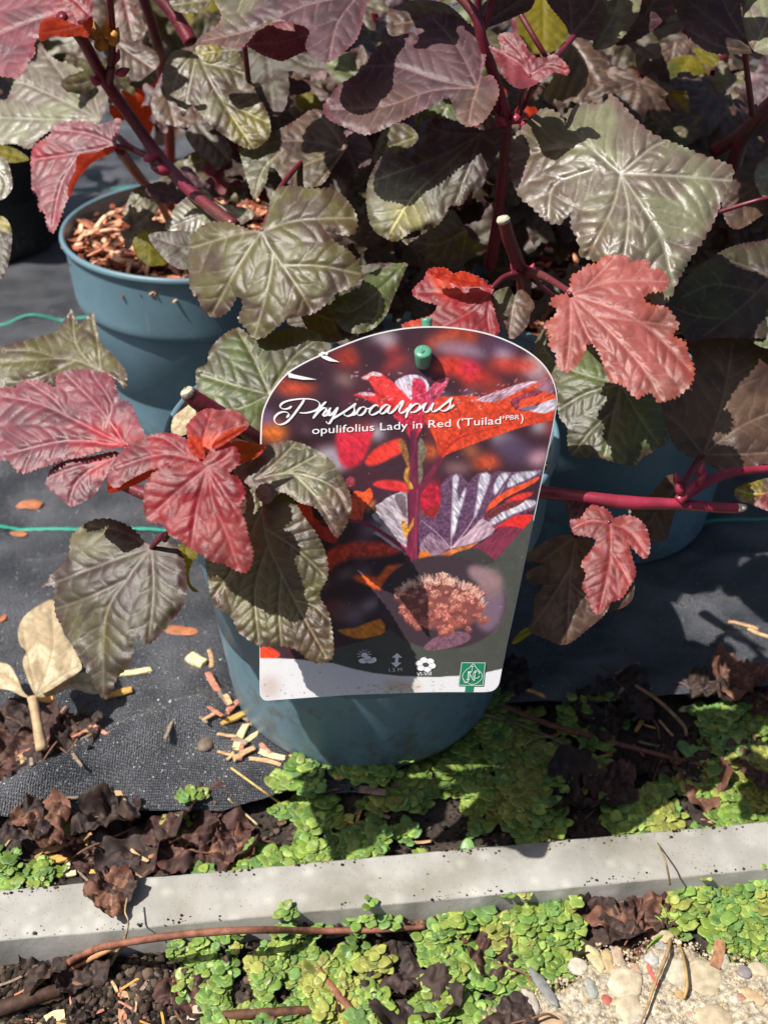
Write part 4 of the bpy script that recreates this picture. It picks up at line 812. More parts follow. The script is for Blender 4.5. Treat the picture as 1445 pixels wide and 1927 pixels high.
def place_leaf(pos, size, yaw, pitch, roll, shrub, tpl=None, stem_to=None):
    me = rnd.choices(TPL, WT)[0][1] if tpl is None else TPL[tpl][1]
    par = SHRUB[shrub]; o = bpy.data.objects.new('leaf', me); link(o, par)
    o.location = Vector(pos)-par.location; o.rotation_euler = Euler((pitch, roll, yaw), 'YXZ'); o.rotation_mode = 'ZXY'; o.rotation_euler = Euler((pitch, roll, yaw), 'ZXY')
    o.scale = (size*rnd.uniform(.85, 1.1), size, size)
    return o
rnd.seed(5)
cnt = {k: 0 for k in SHRUB}
def near_shrub(p, opts):
    return min(opts, key=lambda s: (SHRUB[s].location.x-p[0])**2+(SHRUB[s].location.y-p[1])**2)
def scatter(n, xr, yr, dr, opts, size=(.05, .08), tpl=None):
    for _ in range(n):
        x, y, d = rnd.uniform(*xr), rnd.uniform(*yr), rnd.uniform(*dr)
        p = P(x, y, d)
        if p[2] < .03: continue
        s = near_shrub(p, opts)
        if len(SHRUB[s].children) >= 98: 
            s = [k for k in opts if len(SHRUB[k].children) < 98]
            if not s: return
            s = s[0]
        place_leaf(p, rnd.uniform(*size), rnd.uniform(-math.pi, math.pi), rnd.uniform(.1, 1.0), rnd.uniform(-.5, .5), s, tpl)
scatter(62, (380, 1445), (0, 480), (.64, .86), ['mid', 'back', 'right'])
scatter(60, (420, 1500), (-60, 300), (.85, 1.25), ['mid', 'back'], (.06, .09))
scatter(40, (-60, 560), (-60, 190), (.78, 1.3), ['far'], (.06, .09))
scatter(16, (300, 620), (60, 330), (.72, .84), ['left'], (.045, .065))
scatter(34, (200, 1440), (-10, 480), (.60, .69), ['mid', 'back', 'left'], (.034, .050))
scatter(16, (500, 1440), (0, 460), (.68, .85), ['mid', 'back'], (.05, .07), 8)
scatter(16, (380, 1440), (0, 460), (.68, .85), ['mid', 'back', 'far'], (.05, .07), 1)
scatter(26, (380, 1100), (-20, 330), (.56, .70), ['mid', 'left'], (.042, .060))
scatter(20, (1100, 1480), (-20, 420), (.56, .72), ['back', 'right'], (.045, .065))
scatter(18, (700, 1445), (330, 560), (.58, .66), ['right', 'front'], (.045, .06), 3)
scatter(8, (560, 760), (400, 620), (.53, .60), ['front'], (.04, .05), 10)
# leaves above the frame that shade the upper foliage, as the photograph's shadows show
for (x, y, d, s, yaw) in ((760, -140, .46, .07, .4), (520, -120, .50, .07, 2.2), (1040, -160, .47, .075, 1.2), (1240, -120, .47, .07, -1.0), (880, -330, .45, .07, 2.8), (300, -160, .55, .06, .2), (640, -350, .46, .07, -.6), (1380, -260, .5, .08, 1.9), (1130, -380, .47, .08, .1), (60, -220, .5, .07, 1.0), (420, -380, .5, .07, .9)):
    place_leaf(P(x, y, d), s, yaw, rnd.uniform(.1, .5), rnd.uniform(-.3, .3), 'left' if x < 560 else ('front' if x < 1150 else 'right'), rnd.choice([0, 1, 2, 4]))
# upright stems behind
for (x0, y0, x1, y1, d0, d1, sh) in ((700, -40, 760, 520, .80, .92, 'mid'), (900, -40, 860, 420, .84, .95, 'mid'), (1100, -20, 1130, 480, .8, .9, 'back'), (1400, -20, 1330, 420, .86, .95, 'back'), (560, -40, 520, 330, .9, 1.0, 'mid'), (360, -40, 420, 300, .8, .95, 'far'), (240, -40, 300, 260, 1.0, 1.1, 'far'), (1010, -40, 1000, 470, .72, .8, 'mid'), (1180, 150, 1260, 560, .7, .78, 'right')):
    stem([(x0, y0, d0), ((x0+x1)/2+rnd.uniform(-15, 15), (y0+y1)/2, (d0+d1)/2), (x1, y1, d1)], .0035, sh)
# ------------------------------------------------------------------ the picture tag
def Ldep(px, py):
    inv = 2.381+(2.222-2.381)*(np.asarray(py, float)-740)/565.0
    return 1/inv
def LP(px, py, off=0.0):
    """point of the tag's face; off metres in front of it. The sheet is slightly bowed."""
    px = np.asarray(px, float); py = np.asarray(py, float)
    u = (px-770)/280; bow = .0022*u*u+.0012*np.exp(-((px-600-.45*(py-1250))/26)**2)*0
    return Pn(px, py, Ldep(px, py)+bow-off)
TAG = empty('plant_tag', tuple(LP(715, 1290)), 'printed picture tag with a rounded top, of red leaves, hung on the nearest pot', 'plant tag')
TO = [(489,1298),(489,1200),(490,1050),(490,900),(490,822),(493,780),(503,752),(518,727),(540,702),(568,684),(599,669),(650,647),(702,629),(761,617),(823,614),(885,620),(939,634),(989,658),(1022,685),(1041,716),(1048,748),(1045,777),(1037,820),(1028,862),(1010,950),(990,1045),(970,1140),(952,1222),(942,1275),(938,1290),(928,1300),(912,1303),(877,1303),(800,1303.5),(677,1307),(600,1312),(520,1318),(501,1319),(492,1312)]
TOq = resample(catmull(TO, True, 5), 5, True)
def mk_canvas():
    X0, Y0, Wd, Hd = 480, 604, 576, 724
    img = np.zeros((Hd, Wd, 3))+np.array([64, 38, 48])/255.
    def blur(m, r):
        r = int(r)
        if r < 1: return m
        for _ in range(2):
            for ax in (0, 1):
                p = np.pad(m, [(r+1, r) if a == ax else (0, 0) for a in (0, 1)], mode='edge'); c = np.cumsum(p, axis=ax)
                m = (np.take(c, range(2*r+1, c.shape[ax]), ax)-np.take(c, range(0, c.shape[ax]-2*r-1), ax))/(2*r+1)
        return m
    Z = {'1': (470, 590, 2.408), '2': (470, 940, 2.408), '4': (600, 880, 3.44), '3': (640, 1200, 4.516), 'p': (0, 0, 1)}
    def poly(z, pts, col, bl=0, al=1., sm=2, nz=0., ns=6, seed=1, dirn=None):
        ox, oy, s = Z[z]; q = np.array([(ox+x/s, oy+y/s) for x, y in pts])
        if sm: q = catmull(q, True, sm)
        pad = int(bl*2+3); a = np.maximum(0, np.floor(q.min(0)-[X0, Y0]-pad)).astype(int); b = np.minimum([Wd, Hd], np.ceil(q.max(0)-[X0, Y0]+pad)).astype(int)
        if (b-a).min() <= 2: return
        yy, xx = np.mgrid[a[1]:b[1], a[0]:b[0]]; p = np.stack([xx.ravel()+X0+.5, yy.ravel()+Y0+.5], -1)
        m = inside(q, p).astype(float)
        for dx, dy in ((.3, .2), (-.3, -.25)): m += inside(q, p+[dx, dy])
        m = blur((m/3).reshape(xx.shape), bl)*al
        c = np.array(col)/255.
        cc = np.broadcast_to(c, xx.shape+(3,)).copy()
        if nz:
            if dirn is None: n_ = fbm(xx/ns, yy/ns, seed, 3)
            else:
                ux, uy = dirn; n_ = fbm((xx*ux+yy*uy)/ns/5, (-xx*uy+yy*ux)/ns, seed, 3)
            cc = cc*(1+nz*2*(n_-.5))[..., None]
        img[a[1]:b[1], a[0]:b[0]] = img[a[1]:b[1], a[0]:b[0]]*(1-m[..., None])+np.clip(cc, 0, 1)*m[..., None]
    def ell(z, cx, cy, rx, ry, col, bl=6, ang=0, al=1., **k):
        t = np.linspace(0, 2*np.pi, 17)[:-1]; ca, sa = math.cos(ang), math.sin(ang)
        poly(z, [(cx+rx*math.cos(u)*ca-ry*math.sin(u)*sa, cy+rx*math.cos(u)*sa+ry*math.sin(u)*ca) for u in t], col, bl, al, **k)
    def line(z, pts, w, col, bl=0, al=1., **k):
        q = catmull(pts, False, 4) if len(pts) > 2 else np.array(pts, float)
        T = np.gradient(q, axis=0); T /= np.linalg.norm(T, axis=1)[:, None]+1e-9; n_ = np.stack([-T[:, 1], T[:, 0]], -1)
        ww = np.linspace(w[0], w[1], len(q))[:, None]*.5 if isinstance(w, tuple) else w*.5
        poly(z, list(map(tuple, q+n_*ww))+list(map(tuple, (q-n_*ww)[::-1])), col, bl, al, sm=0, **k)
    # blurred backdrop of the print
    rr = random.Random(4)
    for _ in range(150):
        x, y = rr.uniform(480, 1056), rr.uniform(604, 1240)
        ell('p', x, y, rr.uniform(8, 34), rr.uniform(6, 20), rr.choice([(40,24,30),(88,40,52),(74,52,66),(52,34,42),(150,44,44),(126,106,124),(36,22,28),(180,60,44)]), 7, rr.uniform(-1, 1), .7)
    for e in [('1',605,120,62,42,(188,178,188)),('1',880,110,100,32,(214,84,52)),('1',985,90,60,30,(190,70,44)),('1',960,165,130,34,(168,140,164)),('1',1130,150,90,60,(92,62,88)),('1',1150,190,46,28,(200,186,204)),
              ('1',1290,240,60,58,(214,198,204)),('1',1330,330,50,44,(206,150,170)),('1',440,205,70,38,(172,54,42)),('1',215,335,90,34,(222,82,46)),('1',430,300,48,26,(160,124,118)),('1',105,535,66,52,(232,122,52)),
              ('1',80,470,30,40,(120,104,150)),('1',640,230,90,28,(190,60,56)),('1',700,260,80,24,(110,60,70)),('1',900,240,90,46,(232,72,50)),('1',1010,285,150,46,(230,62,46)),('1',1190,235,120,34,(226,74,58)),('1',1000,250,50,40,(226,50,80)),
              ('1',1080,330,90,22,(120,60,60)),('1',450,600,52,100,(212,46,66)),('1',520,530,60,30,(180,60,60)),('1',575,540,36,34,(196,200,216)),('1',350,640,66,36,(196,188,206)),('1',400,680,40,40,(186,180,200)),('1',1070,675,66,36,(236,92,52)),('1',940,700,66,22,(168,128,130)),
              ('1',1150,575,60,32,(186,176,188)),('1',1310,510,36,30,(206,196,206)),('1',1200,620,90,60,(92,72,100)),('1',815,625,46,32,(236,104,52)),('1',1310,655,50,36,(222,170,188)),('1',820,820,50,70,(196,42,66)),('1',1000,620,40,30,(190,110,70)),
              ('1',260,250,90,60,(54,34,42)),('1',350,500,120,60,(60,36,44)),('1',560,200,60,80,(62,36,46)),('1',900,320,60,40,(70,44,48)),('1',1100,760,120,30,(66,38,46)),('1',560,760,90,50,(76,40,54)),
              ('2',430,340,50,18,(180,168,176)),('2',460,520,60,40,(150,130,150)),('2',540,470,50,40,(190,180,190)),('2',420,500,50,36,(120,84,90)),('2',500,430,70,40,(60,44,56)),('2',330,390,60,16,(160,120,120)),('2',650,270,80,20,(60,44,46)),('2',560,130,70,34,(160,130,150)),('2',330,150,60,18,(206,150,140)),('2',600,520,50,40,(70,50,62))]:
        ell(*e[:5], tuple(c*.92 for c in e[5]), 9 if e[3] > 26 else 7, rr.uniform(-.5, .5), .9)
    poly('1', [(520,675),(560,620),(620,585),(690,565),(700,620),(640,655),(560,690)], (236,62,52), 2)
    poly('1', [(400,520),(500,540),(560,520),(540,600),(500,680),(420,690),(395,600)], (206,44,64), 3)
    poly('1', [(560,770),(620,755),(700,765),(720,800),(650,800)], (232,66,56), 2)
    poly('2', [(350,235),(450,195),(560,190),(640,205),(690,240),(560,262),(470,262),(390,300),(350,330)], (226,72,48), 3, nz=.25)
    poly('2', [(460,352),(520,340),(580,350),(620,300),(715,296),(700,330),(640,382),(600,412),(530,390)], (236,104,46), 2, nz=.2)
    poly('2', [(395,592),(480,580),(590,540),(615,600),(560,622),(480,630)], (226,138,40), 1, nz=.15)
    poly('2', [(265,80),(330,120),(400,150),(390,200),(330,180),(280,130)], (206,60,52), 1)
    poly('2', [(48,672),(90,668),(135,695),(130,715),(80,728),(48,726)], (236,74,42), 0)
    poly('2', [(200,25),(270,22),(290,80),(320,105),(240,120),(205,100)], (236,72,46), 0, nz=.15)
    # sharp foreground plant
    poly('1', [(470,370),(500,358),(550,356),(600,372),(680,400),(715,440),(700,470),(640,452),(570,415),(520,385)], (204,52,52), 0, nz=.3)
    ell('1', 530, 365, 40, 9, (200,160,176), 0, .1, nz=.6, ns=2)
    poly('1', [(505,292),(530,275),(560,262),(600,275),(650,312),(700,352),(740,400),(765,470),(720,470),(670,440),(620,395),(570,350),(540,305)], (228,62,60), 0, nz=.22, ns=4)
    poly('1', [(505,292),(535,276),(560,263),(600,274),(590,285),(550,282),(530,300)], (214,188,196), 0, nz=.4, ns=2)
    poly('1', [(655,312),(690,288),(730,276),(780,286),(812,325),(800,370),(770,402),(730,392),(690,350)], (196,186,204), 0, nz=.55, ns=2.5, dirn=(.4,.9))
    poly('1', [(905,291),(850,302),(812,345),(775,400),(790,440),(830,410),(870,360)], (186,70,100), 0, nz=.5, ns=2.5, dirn=(.6,-.8))
    poly('1', [(740,292),(790,310),(800,350),(795,420),(760,470),(728,440),(735,380)], (204,54,84), 0, nz=.4, ns=3)
    poly('1', [(560,340),(640,400),(700,470),(680,470),(610,410)], (196,40,48), 0, .7)
    poly('1', [(640,450),(760,450),(830,440),(790,500),(760,560),(720,560),(690,500)], (182,44,66), 0, nz=.35, ns=4)
    poly('1', [(850,382),(900,378),(960,370),(1030,375),(1085,402),(1160,380),(1230,335),(1318,310),(1290,340),(1210,378),(1180,402),(1205,435),(1260,440),(1393,430),(1385,480),(1250,510),(1100,560),(960,612),(890,640),(862,662),(848,600),(820,530),(790,470)], (212,70,42), 0, nz=.22, ns=5)
    for l in (((862,655),(890,590),(960,480),(1020,400)),((862,655),(930,580),(1100,480),(1250,380)),((862,655),(850,560),(830,480)),((880,620),(960,560),(1180,500),(1380,450)),((930,580),(960,520),(940,420))):
        line('1', l, (7, 3), (176,44,34), 0, .75)
    for _ in range(26):
        x = rr.uniform(870, 1330); y = 640-(x-860)*.36-rr.uniform(10, 150); line('1', [(x, y), (x+rr.uniform(10, 40), y-rr.uniform(20, 60))], 3, rr.choice([(240,112,60),(196,60,36)]), 0, .6)
    poly('1', [(1020,390),(1060,375),(1110,355),(1180,332),(1240,312),(1310,308),(1260,332),(1200,362),(1150,385),(1110,400),(1060,400)], (196,160,180), 0, nz=.65, ns=2.2, dirn=(.8,-.5))
    poly('1', [(1190,392),(1225,368),(1290,352),(1350,358),(1390,372),(1390,390),(1330,402),(1260,425),(1215,438)], (222,82,50), 0, nz=.3, dirn=(.8,-.6), ns=3)
    poly('1', [(1185,395),(1220,372),(1280,352),(1330,352),(1300,372),(1230,390),(1215,430),(1200,425)], (150,60,80), 0, nz=.6, ns=2)
    poly('1', [(1265,438),(1300,420),(1330,402),(1393,386),(1393,425),(1340,452),(1290,446)], (214,206,222), 0, nz=.4, ns=2.5, dirn=(.8,-.5))
    poly('1', [(1215,432),(1290,415),(1300,428),(1260,440)], (120,110,140), 0)
    # fruiting stalk bits
    poly('1', [(670,575),(700,580),(720,640),(725,700),(735,760),(720,798),(708,760),(716,700),(690,640)], (146,96,54), 0, nz=.4, ns=3)
    poly('1', [(770,560),(795,600),(800,640),(780,680),(785,730),(765,780),(760,640)], (120,110,90), 0, nz=.4, ns=3)
    line('1', [(740,530),(745,650),(742,760),(745,900)], (30, 44), (104,38,62), 0, nz=.3, ns=3, dirn=(0,1))
    line('1', [(870,650),(830,710),(790,760),(765,810)], (22, 26), (112,40,62), 0, nz=.25)
    # lower part
    poly('4', [(570,165),(520,160),(480,175),(430,200),(405,225),(365,245),(375,280),(342,305),(370,350),(410,375),(350,425),(400,450),(480,512),(540,540),(572,550)], (176,164,174), 0, nz=.5, ns=3, dirn=(.75,.6))
    for l in (((560,470),(500,380),(380,250)),((560,470),(530,330),(480,190)),((560,480),(470,430),(360,425))): line('4', l, (6, 3), (224,206,212), 0, .9)
    poly('4', [(560,190),(520,170),(490,190),(520,260),(565,330)], (104,84,92), 0, .8, nz=.3)
    poly('4', [(205,225),(230,150),(290,160),(330,128),(350,188),(310,250),(288,300),(278,345),(200,330)], (232,88,46), 0, nz=.18, ns=4)
    line('4', [(275,340),(265,260),(240,170)], (7, 3), (160,40,34), 0, .8)
    ell('4', 335, 250, 50, 14, (206,120,60), 3, -1.0)
    ell('4', 205, 90, 30, 34, (150,60,80), 0, 0, nz=.5, ns=2)
    poly('4', [(345,110),(400,88),(480,90),(560,125),(582,165),(520,150),(430,140)], (226,54,58), 1)
    poly('4', [(655,205),(700,110),(750,120),(785,140),(785,250),(740,330),(700,300),(660,270)], (184,36,58), 1, nz=.3)
    poly('4', [(668,300),(700,270),(760,230),(780,250),(770,290),(735,330),(700,315)], (150,40,44), 0, nz=.4, ns=2)
    poly('4', [(790,110),(850,45),(885,38),(925,48),(962,102),(1000,60),(1045,32),(1110,45),(1160,20),(1220,30),(1290,25),(1380,20),(1445,2),(1425,60),(1330,100),(1180,170),(1110,230),(1102,280),(1060,322),(1150,250),(1290,208),(1402,212),(1392,272),(1250,322),(1132,392),(1142,425),(1062,472),(962,502),(850,532),(742,590),(655,545),(650,335),(700,310),(735,332),(775,290),(790,200)], (98,68,96), 0, nz=.5, ns=3)
    W_ = (206,206,220)
    for q in ([(868,55),(905,60),(895,150),(905,250),(880,420),(855,440),(866,250)], [(952,125),(940,200),(900,330),(872,420),(880,300),(920,180)], [(1045,40),(1112,50),(1070,180),(1015,320),(1005,300),(1025,170)], [(1130,120),(1175,40),(1240,35),(1200,90),(1140,180)], [(1240,60),(1300,30),(1400,22),(1435,20),(1380,60),(1290,100),(1220,130)], [(1160,260),(1290,215),(1400,215),(1380,255),(1260,300),(1130,370),(1100,360)]):
        poly('4', q, W_, 1, .92, nz=.7, ns=2.2, dirn=(.5,.85), seed=5)
    poly('4', [(865,520),(920,470),(1010,370),(1060,330),(1140,400),(1060,465),(960,500)], (200,170,184), 0, .9, nz=.4, ns=2.2, dirn=(.6,-.7))
    poly('4', [(655,500),(720,420),(800,480),(840,520),(740,580),(660,545)], (160,130,146), 0, .8, nz=.6, ns=2, dirn=(.6,.7))
    for l in (((855,525),(860,300),(870,60)),((855,525),(1000,330),(1090,60)),((855,525),(1060,330),(1200,120)),((855,525),(760,420),(660,340)),((855,525),(980,420),(1390,220))): line('4', l, (7, 3), (226,190,200), 0, .85)
    poly('4', [(1100,240),(1150,190),(1250,130),(1330,100),(1425,58),(1400,95),(1300,150),(1200,200),(1130,262),(1105,300),(1070,325)], (228,84,46), 0, nz=.2)
    poly('4', [(1065,325),(1100,270),(1200,235),(1290,210),(1340,208),(1280,250),(1180,290),(1120,330)], (110,50,54), 0, nz=.5, ns=2)
    poly('4', [(1150,190),(1330,120),(1440,70),(1430,130),(1350,170),(1240,220)], (206,186,196), 1, .0)
    poly('4', [(1195,225),(1290,170),(1390,160),(1330,205),(1260,215)], (226,58,50), 1)
    poly('4', [(1130,395),(1200,350),(1270,310),(1385,305),(1372,345),(1318,412),(1260,385),(1190,388)], (228,50,46), 0)
    poly('4', [(985,522),(1060,480),(1145,420),(1160,385),(1230,378),(1320,398),(1290,450),(1220,535),(1135,610),(1090,580),(1040,540)], (126,50,72), 0, nz=.25, ns=3, dirn=(.6,-.7))
    poly('4', [(740,590),(850,532),(960,505),(1040,480),(980,520),(930,560),(860,580),(800,575)], (214,120,60), 0, .9, nz=.3)
    poly('4', [(650,545),(700,545),(740,580),(700,600),(650,610)], (222,120,50), 0, nz=.2)
    line('4', [(615,140),(612,300),(605,500),(600,700)], (60, 78), (116,38,66), 0, nz=.3, ns=3, dirn=(0,1))
    line('4', [(640,140),(625,400),(630,600)], 10, (160,70,100), 0, .6)
    line('4', [(0,352),(100,345),(200,345),(290,358),(400,415),(520,500),(600,570)], (14, 30), (146,42,76), 0, nz=.2)
    line('4', [(655,160),(700,90),(750,20)], (26, 20), (112,40,62), 0)
    poly('4', [(532,350),(560,345),(575,395),(615,320),(608,380),(580,420),(568,455),(545,420)], (206,146,54), 0, nz=.35, ns=3)
    line('4', [(575,0),(560,60),(590,110),(600,140)], (22, 26), (196,140,60), 0, nz=.3)
    for _ in range(150):
        if rr.random() < .6: x, y = rr.uniform(760, 1040), 0; y = 770-(x-760)*.18+rr.gauss(0, 12)
        else: x, y = rr.uniform(660, 850), rr.uniform(700, 760)
        ell('p', x, y, rr.uniform(1.5, 5), rr.uniform(.7, 1.8), rr.choice([(230,200,214),(250,150,110),(160,40,50),(214,180,200)]), 0, rr.uniform(-1.2, .2), .55, sm=0)
    # printed bands
    poly('2', [(380,678),(440,660),(520,640),(610,607),(700,500),(1000,300),(1107,278),(1180,200),(1262,108),(1300,60),(1300,300),(1180,900),(1000,870),(760,850),(500,790),(372,742)], (76,78,72), 0, 1, 0, nz=.06, ns=14)
    poly('2', [(985,225),(1040,225),(1100,268),(1108,282),(1060,300),(1000,290),(900,260)], (64,60,60), 0)
    ell('2', 873, 466, 291, 213, (64,50,57), 1, .02, sm=3)
    ell('2', 1085, 470, 70, 130, (134,110,130), 5, .1, .8)
    ell('2', 1060, 350, 80, 40, (170,140,146), 4, .5, .8)
    ell('2', 1095, 380, 50, 70, (150,116,112), 4, .2, .6)
    poly('2', [(790,665),(830,630),(900,600),(980,602),(1002,630),(950,660),(870,680),(800,682)], (122,86,102), 0, nz=.35, ns=3)
    # flower head: many small petals
    rr = random.Random(9)
    ell('2', 868, 478, 185, 112, (132,78,72), 3, .12)
    def hd(x, y): return ((x-868)/(205+22*math.sin(y*.05)))**2+((y-472-.12*(x-868))/(128+16*math.sin(x*.045)+8*math.sin(x*.11)))**2
    fl = []
    while len(fl) < 150:
        x, y = rr.uniform(650, 1095), rr.uniform(320, 620)
        if hd(x, y) < 1 and not (y < 372 and x < 780): fl.append((x, y))
    for (x, y) in fl: ell('2', x+3, y+8, 17, 12, rr.choice([(140,70,66),(116,60,58),(160,92,74)]), 1, 0, .8, sm=0)
    fl.sort(key=lambda q: -q[1])
    for (x, y) in fl:
        lit = max(0, min(1, (520-y)/170)); b0 = np.array((206, 122, 112))*(1-lit)+np.array((248, 196, 174))*lit
        a0 = rr.uniform(0, 6); sz = rr.uniform(6, 10)
        for k in range(5):
            an = a0+k*1.2566+rr.uniform(-.2, .2); cc = np.clip(b0*rr.uniform(.72, 1.2), 0, 250)
            ell('2', x+math.cos(an)*sz, y+math.sin(an)*sz*.7, sz*.62, sz*.40, tuple(cc), 0, an, .92, sm=0)
        ell('2', x, y, 3.4, 2.6, rr.choice([(110,50,40),(214,140,70),(90,40,40)]), 0, 0, .9, sm=0)
    for _ in range(230):
        t = rr.uniform(-1, 1); x = 870+t*190; y0 = 470-118*math.sqrt(max(0, 1-t*t))*rr.uniform(.75, 1.02)+.12*(x-868)+8; L = rr.uniform(12, 34); an = t*.7+rr.uniform(-.3, .3)
        line('2', [(x, y0), (x+math.sin(an)*L*.6, y0-L*.6), (x+math.sin(an)*L+rr.uniform(-4, 4), y0-math.cos(an)*L)], 2.2, rr.choice([(244,214,200),(236,190,170),(226,176,160)]), 0, .9)
    # white foot of the tag, with its dirt
    poly('2', [(30,718),(200,722),(380,742),(470,768),(560,786),(660,798),(760,803),(860,804),(950,798),(1050,788),(1180,758),(1180,960),(30,960)], (226,226,230), 0, 1, 0)
    ell('2', 90, 850, 50, 50, (196,176,168), 9, 0, .7)
    for _ in range(70):
        x, y = rr.gauss(640, 90), rr.gauss(850, 18)
        if y > 808: ell('2', x, y, rr.uniform(2, 14), rr.uniform(1, 4), rr.choice([(186,160,130),(150,130,110),(206,190,166)]), 0, rr.uniform(-.3, .3), .6, sm=0)
    ell('2', 690, 845, 90, 24, (204,188,160), 6, .1, .8)
    for _ in range(38):
        x, y = rr.uniform(60, 1120), rr.uniform(760, 895); 
        if y > 728+(x > 380)*70+8: ell('2', x, y, rr.uniform(1.5, 5), rr.uniform(1, 2.2), (90,72,66), 0, rr.uniform(0, 3), .8, sm=0)
    for _ in range(170):   # dust over the print
        x, y = rr.uniform(495, 1040), rr.uniform(640, 1290); ell('p', x, y, rr.uniform(.5, 1.2), rr.uniform(.4, .8), rr.choice([(230,220,220),(200,180,160),(90,70,60)]), 0, 0, .8, sm=0)
    xx, yy = np.meshgrid(np.arange(Wd), np.arange(Hd)); redm = smooth(.25, .5, img[..., 0]-img[..., 2])
    img[:] = img*(1+(.34*(fbm(xx/7., yy/7., 61, 3)-.5)+.30*(fbm((xx+yy)/16., (xx-yy)/3.2, 62, 2)-.5))*redm+.12*(fbm(xx/5., yy/5., 63, 3)-.5)*(yy < 560))[..., None]
    for k_ in range(3): img[:, :, k_] = .45*img[:, :, k_]+.55*blur(img[:, :, k_].copy(), 1) if False else img[:, :, k_]
    img[:] = np.clip(img*(1+.05*(fbm(np.arange(Wd)[None]/2.2, np.arange(Hd)[:, None]/2.2, 3, 2)-.5)[..., None]), 0, 1)
    return img, X0, Y0
IMG, CX0, CY0 = mk_canvas()
def tag_face():
    inset = TOq.copy(); cen = TOq.mean(0); nx = np.roll(TOq, -1, 0)-np.roll(TOq, 1, 0); nn = np.stack([nx[:, 1], -nx[:, 0]], -1); nn /= np.linalg.norm(nn, axis=1)[:, None]
    sgn = np.sign(((TOq-cen)*nn).sum()); top = (TOq[:, 1] < 980)
    inset = TOq-nn*sgn*np.where(top, 2.6, .8)[:, None]
    O = resample(inset, 1.7, True); st = 1.55
    gx = np.arange(485, 1052, st); gy = np.arange(610, 1322, st); X, Y = np.meshgrid(gx, gy)
    Q = np.stack([X.ravel(), Y.ravel()], -1); Q = Q[inside(O, Q)]
    # drop points hugging the rim
    shr = inset-nn*sgn*1.1; Q = Q[inside(resample(shr, 3, True), Q)]
    allp = np.vstack([O, Q]); n = len(O)
    vo, eo, fo, _, _, _ = delaunay_2d_cdt([Vector(p) for p in allp.tolist()], [], [list(range(n))], 1, 1e-4)
    pts = np.array([tuple(v) for v in vo]); F = [list(f) for f in fo]
    fx = np.clip(pts[:, 0]-CX0-.5, 0, IMG.shape[1]-1.001); fy = np.clip(pts[:, 1]-CY0-.5, 0, IMG.shape[0]-1.001); ix = fx.astype(int); iy = fy.astype(int); fx = (fx-ix)[:, None]; fy = (fy-iy)[:, None]
    c = (IMG[iy, ix]*(1-fx)+IMG[iy, ix+1]*fx)*(1-fy)+(IMG[iy+1, ix]*(1-fx)+IMG[iy+1, ix+1]*fx)*fy
    c = np.where(c <= .04045, c/12.92, ((c+.055)/1.055)**2.4)*.95
    V = LP(pts[:, 0], pts[:, 1], .0003); F = orient(V, F, CAMP)
    m, nt, b, out = newmat('printed_plastic'); at = N(nt, 'ShaderNodeAttribute', attribute_name='Col'); nt.links.new(at.outputs['Color'], b.inputs['Base Color'])
    noise_bump(nt, b, 160, .06, .0004, 4); b.inputs['Roughness'].default_value = .38; setin(b, 'Specular IOR Level', .5)
    mesh_obj('printed_picture', V, F, m, TAG, origin=np.array(TAG.location), cols=c)
tag_face()
M_white = plain('white_plastic', (.80, .80, .80), .4, .5, 300, .05)
def flat(name, polys, off, mat, parent=None, thick=0.0):
    """filled shapes lying on the tag (photo px)"""
    mb = MB()
    for q in polys:
        q = np.asarray(q, float); n = len(q)
        vo, eo, fo, _, _, _ = delaunay_2d_cdt([Vector(p) for p in q.tolist()], [], [list(range(n))], 1, 1e-5)
        p = np.array([tuple(v) for v in vo]); V = LP(p[:, 0], p[:, 1], off); F = orient(V, [list(f) for f in fo], CAMP); mb.add(V, F)
    o = mb.build(name, mat, parent or TAG, origin=np.array(TAG.location), smooth_=False); return o
# the sheet itself: a real slab
def tag_sheet():
    n = len(TOq); a = LP(TOq[:, 0], TOq[:, 1], .0); b = LP(TOq[:, 0], TOq[:, 1], -.0007)
    vo, eo, fo, _, _, _ = delaunay_2d_cdt([Vector(p) for p in TOq.tolist()], [], [list(range(n))], 1, 1e-5)
    F1 = orient(a, [list(f) for f in fo], CAMP); V = np.vstack([a, b]); F = F1+[[i+n for i in f[::-1]] for f in F1]+[[i, (i+1) % n, n+(i+1) % n, n+i] for i in range(n)]
    mesh_obj('tag_sheet', V, F, M_white, TAG, origin=np.array(TAG.location), smooth_=False)
tag_sheet()
M_ink = plain('white_ink', (.84, .84, .86), .45)
def ribbon(paths, z, wmin, wmax, nib=math.radians(-52)):
    """broad pen strokes: width follows the direction of travel"""
    ox, oy, s = z; out = []
    for pth in paths:
        q = resample(catmull([(ox+x/s, oy+y/s) for x, y in pth], False, 8), 1.2)
        T = np.gradient(q, axis=0); T /= np.linalg.norm(T, axis=1)[:, None]+1e-9; n_ = np.stack([-T[:, 1], T[:, 0]], -1)
        w = wmin+(wmax-wmin)*np.abs(T[:, 0]*math.cos(nib)+T[:, 1]*math.sin(nib))**2.0
        k = len(q); e = np.minimum(1, np.minimum(np.arange(k), k-1-np.arange(k))/4+.35); w = (w*e*.5)[:, None]
        out.append((q+n_*w, q-n_*w))
    return out
def ribbons(name, rib, off, mat):
    mb = MB()
    for i, (a, b) in enumerate(rib):
        p = np.vstack([a, b]); k = len(a); V = LP(p[:, 0], p[:, 1], off+.00002*(i % 7)); F = [[j, j+1, k+j+1, k+j] for j in range(k-1)]; mb.add(V, orient(V, F, CAMP))
    return mb.build(name, mat, TAG, origin=np.array(TAG.location), smooth_=False)
Za = (500, 720, 4.817); Zb = (780, 720, 5.16)
